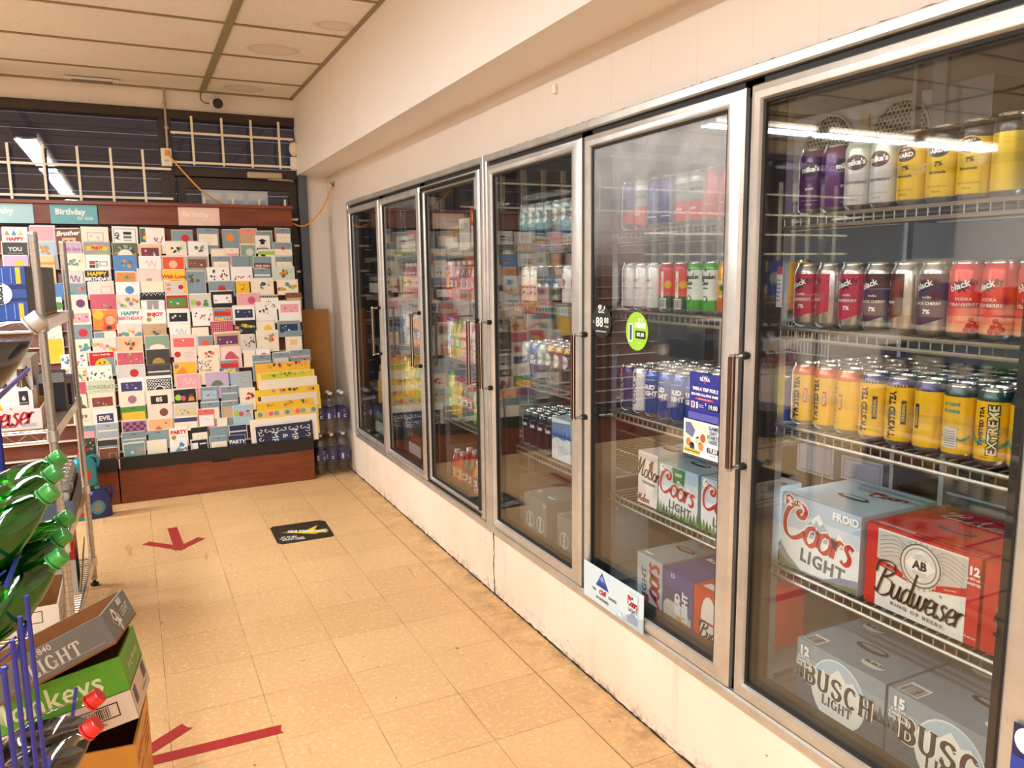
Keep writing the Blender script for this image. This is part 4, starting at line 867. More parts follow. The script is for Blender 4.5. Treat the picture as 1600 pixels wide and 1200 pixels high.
# ---- bottles and packets of the three far doors
def bottle_proto(col, cap, lab, r=.033, h=.20, clearm=None, name='drink_bottle'):
    t = bpy.data.objects.new(name, None); COL.objects.link(t); k = h/.2; m = clearm or M(col, .15, 0, .05, 15, .5)
    mb = MB(); mb.lathe([(.001, 0), (r*.9, 0), (r, .006), (r, .055*k), (r*.9, .06*k), (r*.9, .115*k), (r, .12*k), (r*.98, .135*k), (r*.6, .165*k), (.013, .182*k)], m, 16); mb.build('bottle_body', t)
    mb = MB(); mb.lathe([(r*.93, .058*k), (r*.93, .117*k)], paper(lab), 16, cap=False); a = Art(mb, cylm(r*.93, PI, .058*k), gloss, True, .0006); a.rect(-.02, .012*k, .02, .044*k, 'f0efe8'); a.disc(0, .028*k, .012, col); mb.build('label_sleeve', t)
    mb = MB(); mb.lathe([(.0165, .180*k), (.0165, h-.001), (.015, h), (.0001, h)], gloss(cap), 14); mb.build('cap', t); return t
BT = [bottle_proto(*q) for q in (('c4391f', 'e8e4dc', 'e8a23a'), ('e8832a', 'e8e4dc', '2f62b0'), ('2f6fc0', 'e8e4dc', 'e87a2a'), ('d8c840', '3f8f3a', '5fa23c'), ('7aa83c', 'dfdcd4', 'c9d86a'), ('e2b83a', 'd8352b', 'f0dd7a'), ('d9d4cc', '2f62b0', '8fb4d8'), ('8f2437', 'dfdcd4', 'e08a8f'), ('3a2a1f', 'c8312a', 'c8312a'), ('e6a0a8', 'e8e4dc', 'd84a5a'))]
BN = ['red juice', 'orange juice', 'blue sports drink', 'yellow iced tea', 'lime drink', 'golden juice', 'pale water', 'berry juice', 'dark cola', 'pink drink']
bu = set(); rb = random.Random(11)
def bottles(bay, sh, y_s, y_e, z, kinds, rows=2, where=''):
    n = int((y_s-y_e)/.072)
    for r in range(rows):
        for i in range(n):
            k = kinds[(i//2) % len(kinds)]
            o = BT[k] if k not in bu else dup(BT[k]); bu.add(k)
            o.location = (1.505+r*.07, y_s-.036-i*.072, z); o.rotation_euler = (0, 0, rb.uniform(-.4, .4))
            tag(o, '%s bottle, %s row, %s from far end, %s' % (BN[k], 'front' if r == 0 else ORD[r], ORD[i], where), 'bottle', 'drink bottles in the far cooler doors')
bottles(3, 0, 3.78, 3.36, .319, [0, 8, 1, 2, 0], 3, 'bottom deck of black edged door')
bottles(3, 1, 3.76, 3.30, SHB[3], [5, 8, 4, 3], 2, 'lowest shelf of black edged door')
bottles(3, 2, 3.76, 3.30, SHB[2], [3, 9, 6, 5], 2, 'third shelf of black edged door')
bottles(3, 3, 3.76, 3.30, SHB[1], [9, 7, 9], 2, 'second shelf of black edged door')
bottles(2, 0, 4.50, 3.90, SHB[3], [5, 4, 4, 3], 2, 'lowest shelf of second door')
bottles(2, 1, 4.50, 3.90, SHB[2], [6, 1, 5], 2, 'third shelf of second door')
bottles(2, 2, 4.50, 3.90, SHB[1], [0, 7, 1], 2, 'second shelf of second door')
bottles(1, 0, 4.95, 4.62, SHB[2], [5, 6], 2, 'third shelf of first door')
bottles(1, 1, 4.90, 4.62, SHB[3], [2, 3], 2, 'lowest shelf of first door')
def fred(a, w_, h): a.script('Bubba', .05, 0, 0, 'yellow') if 0 else (a.rect(0, 0, w_, h, 'c23426'), a.rect(0, 0, w_, h*.18, 'f0b432'), a.text('Hot Cubbies' if 0 else 'CUBES', .06, w_*.5, h*.5, 'f2c230', .1, .06))
def plainf(c, c2):
    def f(a, w_, h): a.rect(w_*.08, h*.1, w_*.92, h*.55, c2); a.rect(w_*.15, h*.65, w_*.85, h*.85, c)
    return f
for i, (x, y, z, dx, dy, dz, c, c2, lb) in enumerate((
 (1.47, 3.78, SHB[0], .25, .20, .12, 'b58a5c', 'a87c50', 'kraft case on the top shelf of the black edged door'),
 (1.47, 3.43, SHB[0], .16, .12, .20, 'c23426', 'f0b432', 'red and yellow carton on the top shelf of the black edged door'),
 (1.47, 3.57, SHB[0], .20, .13, .15, 'd8d2c4', '8fb4a0', 'pale carton between the kraft case and the red one'),
 (1.47, 4.50, SHB[0], .25, .30, .13, '6b7078', 'b9bec2', 'grey case on the top shelf of the second door'),
 (1.47, 4.18, SHB[0], .20, .22, .16, '4a5f86', 'c9d2de', 'blue grey carton beside the grey case on the top shelf'),
 (1.47, 4.48, .319, .30, .26, .20, '5a4034', 'a04438', 'brown case at the bottom of the second door'),
 (1.47, 4.18, .319, .30, .24, .18, '69593a', 'b09a3c', 'olive case at the bottom of the second door'),
 (1.47, 5.22, SHB[1], .25, .26, .14, '3f4347', '8a8f94', 'dark grey case seen dimly behind the first door'),
 (1.47, 5.20, .319, .30, .30, .22, '3d4a52', '7f8c94', 'slate case low behind the first door'))):
    carton('supply_case', x, y, z, dx, dy, dz, 0, c, lb, 'case', front=plainf(c2, 'd9d4ca'), handle=False)
# ---- back of the cold room
def fan_unit():
    t = thing('evaporator_unit', 'cream evaporator with two honeycomb fan guards hanging in the cold room', 'cooling unit', (2.62, 2.20, 1.74))
    mb = MB(); mb.box((0, -.36, 0), (.34, .38, .345), M('d6cfc4', .45, .1, .05)); mb.build('casing', t, bevel=.006)
    for y in (.16, -.17):
        mb = MB(); mb.lathe([(.118, 0), (.126, .0), (.126, .006), (.118, .006)], M('c8c2b6', .4), 28, cap=False)
        f = mb
        # honeycomb guard over a dark opening
        mb.lathe([(.118, -.004), (.0001, -.004)], M('1c1a18', .8), 28)
        R_ = .0105
        HM = M('cfc8bc', .4)
        for i in range(-13, 14):
            for j in range(-13, 14):
                cx = i*R_*1.5; cy_ = (j+.5*(i % 2))*R_*1.732
                if cx*cx+cy_*cy_ > .112**2: continue
                P = [(cx+R_*math.cos(PI/3*k), cy_+R_*math.sin(PI/3*k)) for k in range(6)]
                Q = [(cx+R_*.80*math.cos(PI/3*k), cy_+R_*.80*math.sin(PI/3*k)) for k in range(6)]
                f.add([(p[0], p[1], .004) for p in P]+[(p[0], p[1], .004) for p in Q]+[(p[0], p[1], .0015) for p in Q], [(k, (k+1) % 6, 6+(k+1) % 6, 6+k) for k in range(6)]+[(6+k, 6+(k+1) % 6, 12+(k+1) % 6, 12+k) for k in range(6)], HM)
        g = mb.build('fan_guard', t, smooth=False); g.rotation_euler = (0, -PI/2, 0); g.location = (-.006, y, .205)
    mb = MB(); mb.box((-.012, -.035, .12), (0, .01, .30), M('d9b890', .5)); mb.build('fan_bracket', t, bevel=.003)
fan_unit()
GALV = M('b9bcbe', .35, .7, .18, 18)
mb = MB(); mb.box((2.20, 1.42, 1.865), (2.40, 1.555, 1.985), GALV); mb.box((2.19, 1.555, 1.80), (2.21, 1.60, 2.10), GALV); tag(mb.build('metal_bracket', bevel=.002), 'galvanised box bracket under the cold room ceiling', 'bracket')
bx = random.Random(5)
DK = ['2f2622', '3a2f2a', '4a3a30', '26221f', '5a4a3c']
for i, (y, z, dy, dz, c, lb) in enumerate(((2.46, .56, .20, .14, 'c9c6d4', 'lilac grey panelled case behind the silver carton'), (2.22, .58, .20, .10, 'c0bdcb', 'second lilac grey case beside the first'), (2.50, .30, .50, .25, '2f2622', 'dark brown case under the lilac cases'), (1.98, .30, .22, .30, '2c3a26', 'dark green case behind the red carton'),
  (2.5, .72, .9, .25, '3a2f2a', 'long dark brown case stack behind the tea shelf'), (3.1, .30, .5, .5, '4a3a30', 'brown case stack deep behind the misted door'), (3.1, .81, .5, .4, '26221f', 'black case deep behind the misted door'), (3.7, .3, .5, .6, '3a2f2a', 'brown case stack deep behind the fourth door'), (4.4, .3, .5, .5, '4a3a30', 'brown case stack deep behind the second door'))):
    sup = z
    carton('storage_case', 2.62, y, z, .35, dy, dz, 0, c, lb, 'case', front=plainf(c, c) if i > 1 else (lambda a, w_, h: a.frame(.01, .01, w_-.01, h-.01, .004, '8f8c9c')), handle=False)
mb = MB(); GW = M('b5b5b2', .4)
for z in (.58, .80, 1.05): mb.box((2.55, 1.15, z), (2.95, 1.74, z+.02), GW)
for y in (1.15, 1.72): mb.box((2.55, y, ZF), (2.95, y+.02, 1.08), GW)
mb.tube([(2.545, 1.18, .66), (2.545, 1.70, .66)], .006, GW); tag(mb.build('steel_cabinet', bevel=.002), 'open pale grey steel cabinet standing behind the red carton', 'cabinet')
mb = MB(); WW = M('d6cfcf', .4)
for k in range(14): mb.tube([(2.50, 2.46-.018*k, 1.10), (2.50, 2.46-.018*k, 1.30)], .0022, WW, 4)
for z in (1.10, 1.2, 1.30): mb.tube([(2.50, 2.47, z), (2.50, 2.21, z)], .003, WW, 4)
for y in (2.47, 2.21): mb.tube([(2.50, y, ZF), (2.50, y, 1.3)], .004, WW, 4); mb.tube([(2.50, y, 1.10), (2.60, y, 1.10)], .003, WW, 4)
tag(mb.build('wire_basket', smooth=False), 'white wire basket seen between the two can shelves', 'basket')

# ================================================================ posters and stickers on the doors
PX = FACE-.0075
def sign(name, y1, z0, y0, z1, x, col, label, fn, cat='sign', th=.0012, round_=False, curl=0.):
    mb = MB(); w_, h = y1-y0, z1-z0
    if round_:
        mb.lathe([(1, 0), (1, th)], paper(col), 32); mb.v = [Vector((-p.z, -p.x*w_/2-w_/2, p.y*h/2+h/2)) for p in mb.v]
    else: mb.box((-th, -w_, 0), (0, 0, h), paper(col))
    fn(Art(mb, plane((-th, 0, 0), (0, -1, 0), (0, 0, 1)), l0=.0003), w_, h)
    o = mb.build(name, smooth=False); o.location = (x, y1, z0); return tag(o, label, cat)
def s_chill(a, w_, h):
    a.rect(0, 0, w_, h, 'cfe0e8'); a.poly([(w_*.22, h*.50), (w_*.33, h*.93), (w_*.45, h*.50)], '27509c'); a.poly([(w_*.27, h*.66), (w_*.33, h*.84), (w_*.39, h*.66), (w_*.35, h*.72), (w_*.33, h*.66), (w_*.30, h*.72)], '7ea3d2')
    a.rect(w_*.26, h*.52, w_*.41, h*.60, '1d3f86')
    a.text('THE', .013, w_*.19, h*.36, '2b3540', 0, .03); a.script('Chill', .042, w_*.335, h*.36, 'c22430', .2, .08) if 0 else a.text('Chill', .022, w_*.335, h*.37, 'c22430', .08, .06, .3); a.text('CHOICE', .013, w_*.51, h*.36, '2b3540', 0, .03); a.text('IN ONTARIO', .013, w_*.34, h*.18, '2b3540', 0, .03)
    a.poly([(w_*.55, 0), (w_*.64, h*.22), (w_*.70, h*.12), (w_*.76, h*.3), (w_*.88, h*.25), (w_, h*.4), (w_, 0)], 'b3c2cd'); a.poly([(w_*.60, h*.08), (w_*.64, h*.22), (w_*.68, h*.08)], 'eff3f5')
    a.rect(w_*.76, h*.10, w_*.92, h*.88, 'e9ecee'); a.poly([(w_*.76, h*.10), (w_*.92, h*.10), (w_*.92, h*.3), (w_*.85, h*.42), (w_*.76, h*.25)], '8fa1b5'); a.disc(w_*.84, h*.88, w_*.08, 'c9ced2', h*.04); a.script('Coors', .034, w_*.845, h*.62, 'c22430', .17, .09, -.05, .1, .75); a.text('LIGHT', .018, w_*.845, h*.44, '4a5058', 0, .03); a.poly([(w_*.82, h*.74), (w_*.84, h*.82), (w_*.86, h*.74)], '27304c')
sign('door_sticker', 2.206, .330, 1.854, .458, PX, 'cfe0e8', 'pale blue sticker with a blue triangle at the foot of the misted door', s_chill, 'sticker')
def s_trip(a, w_, h):
    a.rect(0, 0, w_, h, '2a2f8c'); a.text('MICHELOB', .005, w_*.5, h*.94, 'e8e8f4'); a.text('ULTRA', .013, w_*.5, h*.88, 'f2f2f8', 0, .05); a.disc(w_*.5, h*.81, .003, 'd23a4a', n=8)
    a.text('WIN A TRIP FOR 2', .0125, w_*.52, h*.66, 'f2f2f8', 0, .06, .1); a.text('2026 NBA ALL-STAR GAME', .0092, w_*.5, h*.54, 'f2f2f8', 0, .05, .1); a.rect(w_*.22, h*.43, w_*.80, h*.475, 'd23a4a'); a.text('SCAN FOR YOUR CHANCE', .0042, w_*.51, h*.452, 'f2f2f8')
    a.rect(w_*.08, h*.24, w_*.20, h*.38, 'e8e8f4'); a.rect(w_*.11, h*.26, w_*.17, h*.36, 'd23a4a'); a.rect(w_*.25, h*.24, w_*.31, h*.38, 'e8e8f4'); a.rect(w_*.34, h*.28, w_*.50, h*.29, 'e8e8f4'); a.rect(w_*.34, h*.32, w_*.50, h*.33, 'e8e8f4'); a.text('$', .010, w_*.57, h*.36, 'f2f2f8'); a.rect(w_*.63, h*.25, w_*.97, h*.38, '17184a'); a.text('19.00', .017, w_*.80, h*.315, 'f2f2f8', 0, .03)
    a.rect(0, 0, w_, h*.15, '5a5cae')
sign('poster', 1.680, 1.048, 1.555, 1.176, FACE+.0115, '2a2f8c', 'deep blue prize trip poster priced on the misted door', s_trip, 'poster')
def s_game(a, w_, h):
    a.rect(0, 0, w_, h, 'd9e4ec'); a.poly([(w_*.04, h*.04), (w_*.45, h*.04), (w_*.70, h*.55), (w_*.66, h*.96), (w_*.04, h*.96)], 'e9dcc4'); a.poly([(w_*.06, h*.6), (w_*.25, h*.5), (w_*.35, h*.7), (w_*.2, h*.92), (w_*.05, h*.9)], '6a6f9c')
    for u, v, c in ((.15, .35, 'd07a3a'), (.3, .38, 'f2ece0'), (.42, .45, 'c9c2b4'), (.5, .3, 'd98a4a'), (.25, .25, '3c3a44'), (.38, .62, 'f4efe6'), (.55, .55, 'b05a3a')): a.disc(w_*u, h*v, w_*.07, c, h*.12); a.l -= a.dl
    a.up(); a.poly([(w_*.04, h*.04), (w_*.45, h*.04), (w_*.5, h*.16), (w_*.04, h*.2)], 'd8b84a'); a.rect(w_*.04, h*.10, w_*.47, h*.13, '5a6a4a')
    for k, t_ in enumerate(('GAME', 'DAY', 'STARTS', 'HERE')): a.text(t_, .0145, w_*.83, h*(.88-.125*k), '4a5560', 0, .02)
    a.rect(w_*.68, h*.20, w_*.98, h*.34, '1c1c20'); a.text('19.00', .0165, w_*.83, h*.27, 'f2f2f4', 0, .03); a.text('PLUS TAX', .006, w_*.83, h*.13, '4a5560')
sign('poster', 1.702, .944, 1.552, 1.043, FACE+.0115, 'd9e4ec', 'white and pale blue game day poster hung below the deep blue poster', s_game, 'poster')
def s_oval(bg, hd, c, c2):
    def f(a, w_, h):
        if bg == '9bd02e': a.rect(w_*.14, h*.22, w_*.32, h*.70, 'e6ece8'); a.rect(w_*.18, h*.26, w_*.28, h*.66, '3c4a86'); a.text('HERE!', .021, w_*.66, h*.66, c, 0, .08); a.text('IT IS', .012, w_*.68, h*.80, c, 0, .04); a.rect(w_*.46, h*.32, w_*.90, h*.52, '1c221c'); a.text('88.88', .017, w_*.68, h*.42, 'eef0ea', 0, .02); a.text('PACK', .007, w_*.66, h*.2, c)
        else: a.script('Buds' if 0 else 'Bud', .022, w_*.5, h*.84, c, .2, .08); a.text('$', .012, w_*.10, h*.48, c); a.text('88', .044, w_*.40, h*.47, c, 0, .02); a.text('88', .026, w_*.76, h*.54, c, 0, .02); a.text('+ TAX', .009, w_*.76, h*.36, c, 0, .03); a.text('SELECTED PACK ONLY', .006, w_*.5, h*.20, c, 0, .03)
    return f
sign('oval_sticker', 2.190, 1.236, 2.074, 1.343, FACE+.0120, '1d1f1e', 'black oval price sticker with white digits', s_oval('1d1f1e', 'Bud', 'eef0ea', ''), 'sticker', round_=True)
sign('oval_sticker', 1.992, 1.212, 1.878, 1.329, FACE+.0120, '9bd02e', 'lime green oval price sticker with a can picture', s_oval('9bd02e', 'HERE!', 'f4f7ea', ''), 'sticker', round_=True)
def s_edge(a, w_, h):
    a.rect(0, 0, w_, h, '22294f'); a.disc(w_*.4, h*.80, w_*.35, 'f2f3f6', h*.18); a.rect(0, 0, w_, h*.55, '2b3fa0')
sign('door_sticker', .748, .520, .69, .655, PX-.001, '22294f', 'dark blue and white sticker at the rim of the tea can door', s_edge, 'sticker')
def s_pr(a, w_, h): a.rect(0, h*.8, w_, h, 'c9402f'); [a.rect(w_*.15, h*(.15+.1*k), w_*.85, h*(.18+.1*k), '8a8a88') for k in range(6)]
sign('price_tag', 1.452, 1.36, 1.425, 1.46, SX0-.008, 'e9e5df', 'small white tag with a red head on the post beside the cranberry cans shelf', s_pr, 'tag')
mb = MB(); mb.box((XW-.012, 2.441, 2.066), (XW, 2.459, 2.098), M('efe2c8', .4)); tag(mb.build('door_sensor', bevel=.003), 'tiny cream plastic block stuck on the wall above the misted door', 'sensor')
# ================================================================ security grilles on the window wall
def grille(name, label, xs, zs, x0, x1, ztop, zbot, y=5.895):
    mb = MB(); a = .0075
    for z in zs: mb.box((x0, y-.004, z-a), (x1, y+.002, z+a), BARM)
    for x in xs: mb.box((x-a, y-.010, zbot), (x+a, y-.004, ztop), BARM)
    for z in zs:
        for x in xs: mb.lathe([(.004, 0), (.0001, .003)], CHROME, 6, x, 0) if 0 else None
    for z in (zs[0], zs[-1]):
        for x in (x0+.02, x1-.02): mb.box((x-.008, y+.002, z-.008), (x+.008, YB-.018, z+.008), BARM)
    return tag(mb.build(name, smooth=False), label, 'grille', 'white security grilles on the window wall')
grille('security_grille', 'cream flat bar grille over the large dark window above the card rack', [.142-.1925*k for k in range(22)], [2.172, 1.974, 1.78, 1.59], -4.1, .313, 2.292, 1.5)
grille('security_grille', 'cream flat bar grille over the small window above the door', [.462, .656, .850, 1.041], [2.418, 2.222], .325, 1.142, 2.532, 2.205)
grille('security_grille', 'cream flat bar grille across the door behind the card rack', [.51, .70, .88, 1.06], [1.85, 1.66, 1.47, 1.28, 1.09], .37, 1.150, 1.99, .95, 5.90)
# ================================================================ greeting card racks
CREAMP = M('e9dcc8', .5); CLEARP = clear('pocket_plastic', (.95, .95, .95), .9, 1.4, .1)
RY = lambda z: 5.445+(z-.30)*.205
def card_rack(x0, x1, label, sx=None):
    t = thing('card_rack', label, 'display rack', (x0, 5.43, 0), group='greeting card racks'); W_ = x1-x0
    mb = MB(); mb.box((0, 0, 0), (W_, .35, .222), WOODX); mb.box((W_*.5-.06, -.003, .205), (W_*.5+.06, 0, .218), BLACKRUB); mb.build('base', t, bevel=.002)
    mb = MB(); mb.box((0, -.012, .222), (W_, .004, .306), M('191513', .5)); mb.box((0, .004, .222), (W_, .06, .228), M('191513', .5)); mb.build('lip', t, bevel=.002)
    mb = MB(); o = -5.43
    P = [(RY(.23)+.075+o, .23), (RY(1.80)+.075+o, 1.80), (RY(1.80)+.095+o, 1.80), (RY(.23)+.095+o, .23)]
    mb.add([(0, y, z) for y, z in P]+[(W_, y, z) for y, z in P], [(0, 1, 2, 3), (7, 6, 5, 4), (0, 4, 5, 1), (1, 5, 6, 2), (2, 6, 7, 3), (3, 7, 4, 0)], WOODX); mb.build('back_panel', t, smooth=False)
    mb = MB(); mb.box((0, .36, 1.790), (W_, .40, 1.925), WOODX); mb.box((-.005, .34, 1.915), (W_+.005, .41, 1.937), wood_mat('8a4630', '6e3422')); mb.box((0, .372, 1.775), (W_, .40, 1.790), BLACKRUB); mb.build('header', t, bevel=.002)
    for side_, xx in (('a', 0), ('b', W_-.012)):
        if x0 < -1: continue
        mb = MB(); pts = [(.0, .222), (.0, .306), (.36, 1.79), (.44, 1.79), (.44, 0), (.35, 0)]
        n = len(pts); mb.add([(xx, y, z) for y, z in pts]+[(xx+.012, y, z) for y, z in pts], [tuple(range(n)), tuple(range(2*n-1, n-1, -1))]+[(i, i+n, (i+1) % n+n, (i+1) % n) for i in range(n)], M('1d1613', .5)) if xx else None
        if xx: mb.build('end_panel', t, smooth=False)
    for k in range(15):
        z = .235+.0975*k; y = RY(z)+o; mb = MB()
        mb.box((.004, y+.0125, z-.002), (W_-.014, y+.085, z), CREAMP); mb.build('pocket_tier', t, smooth=False)
    if sx:
        mb = MB(); mb.box((sx, -.016, .235), (sx+.006, -.012, .30), CREAMP); mb.build('edge_strip', t, smooth=False)
    return t
card_rack(-.150, 1.085, 'cherry wood card rack reaching toward the water packs', .002)
card_rack(-1.42, -.158, 'cherry wood card rack behind the chrome wire shelving')
def hs(txt1, txt2, ca):
    def f(a, w_, h):
        a.text(txt1, .050, w_*.42, h*.62, ca, 0, .035)
        if txt2: a.text(txt2, .030, w_*.72, h*.30, ca, 0, .01, .35)
    return f
def header_sign(x0, x1, c, fn, label):
    w_, h = x1-x0, .121; mb = MB(); mb.box((0, -.003, 0), (w_, 0, h), paper(c)); fn(Art(mb, plane((0, -.003, 0), (1, 0, 0), (0, 0, 1))), w_, h)
    o = mb.build('header_sign', smooth=False); o.location = (x0, 5.789, 1.790); tag(o, label, 'sign', 'category signs on the card rack header')
header_sign(-.782, -.512, 'a9cfd2', hs('Baby', '', 'f4efe6'), 'pale aqua baby card sign on the header')
header_sign(-.420, -.155, '6fb0b8', hs('Birthday', 'for kids', 'f4efe6'), 'teal sign for childrens birthday cards on the header')
header_sign(.330, .593, 'f2cfc0', hs('Birthday', 'for her', 'fbe9dc'), 'blush pink birthday card sign on the header')
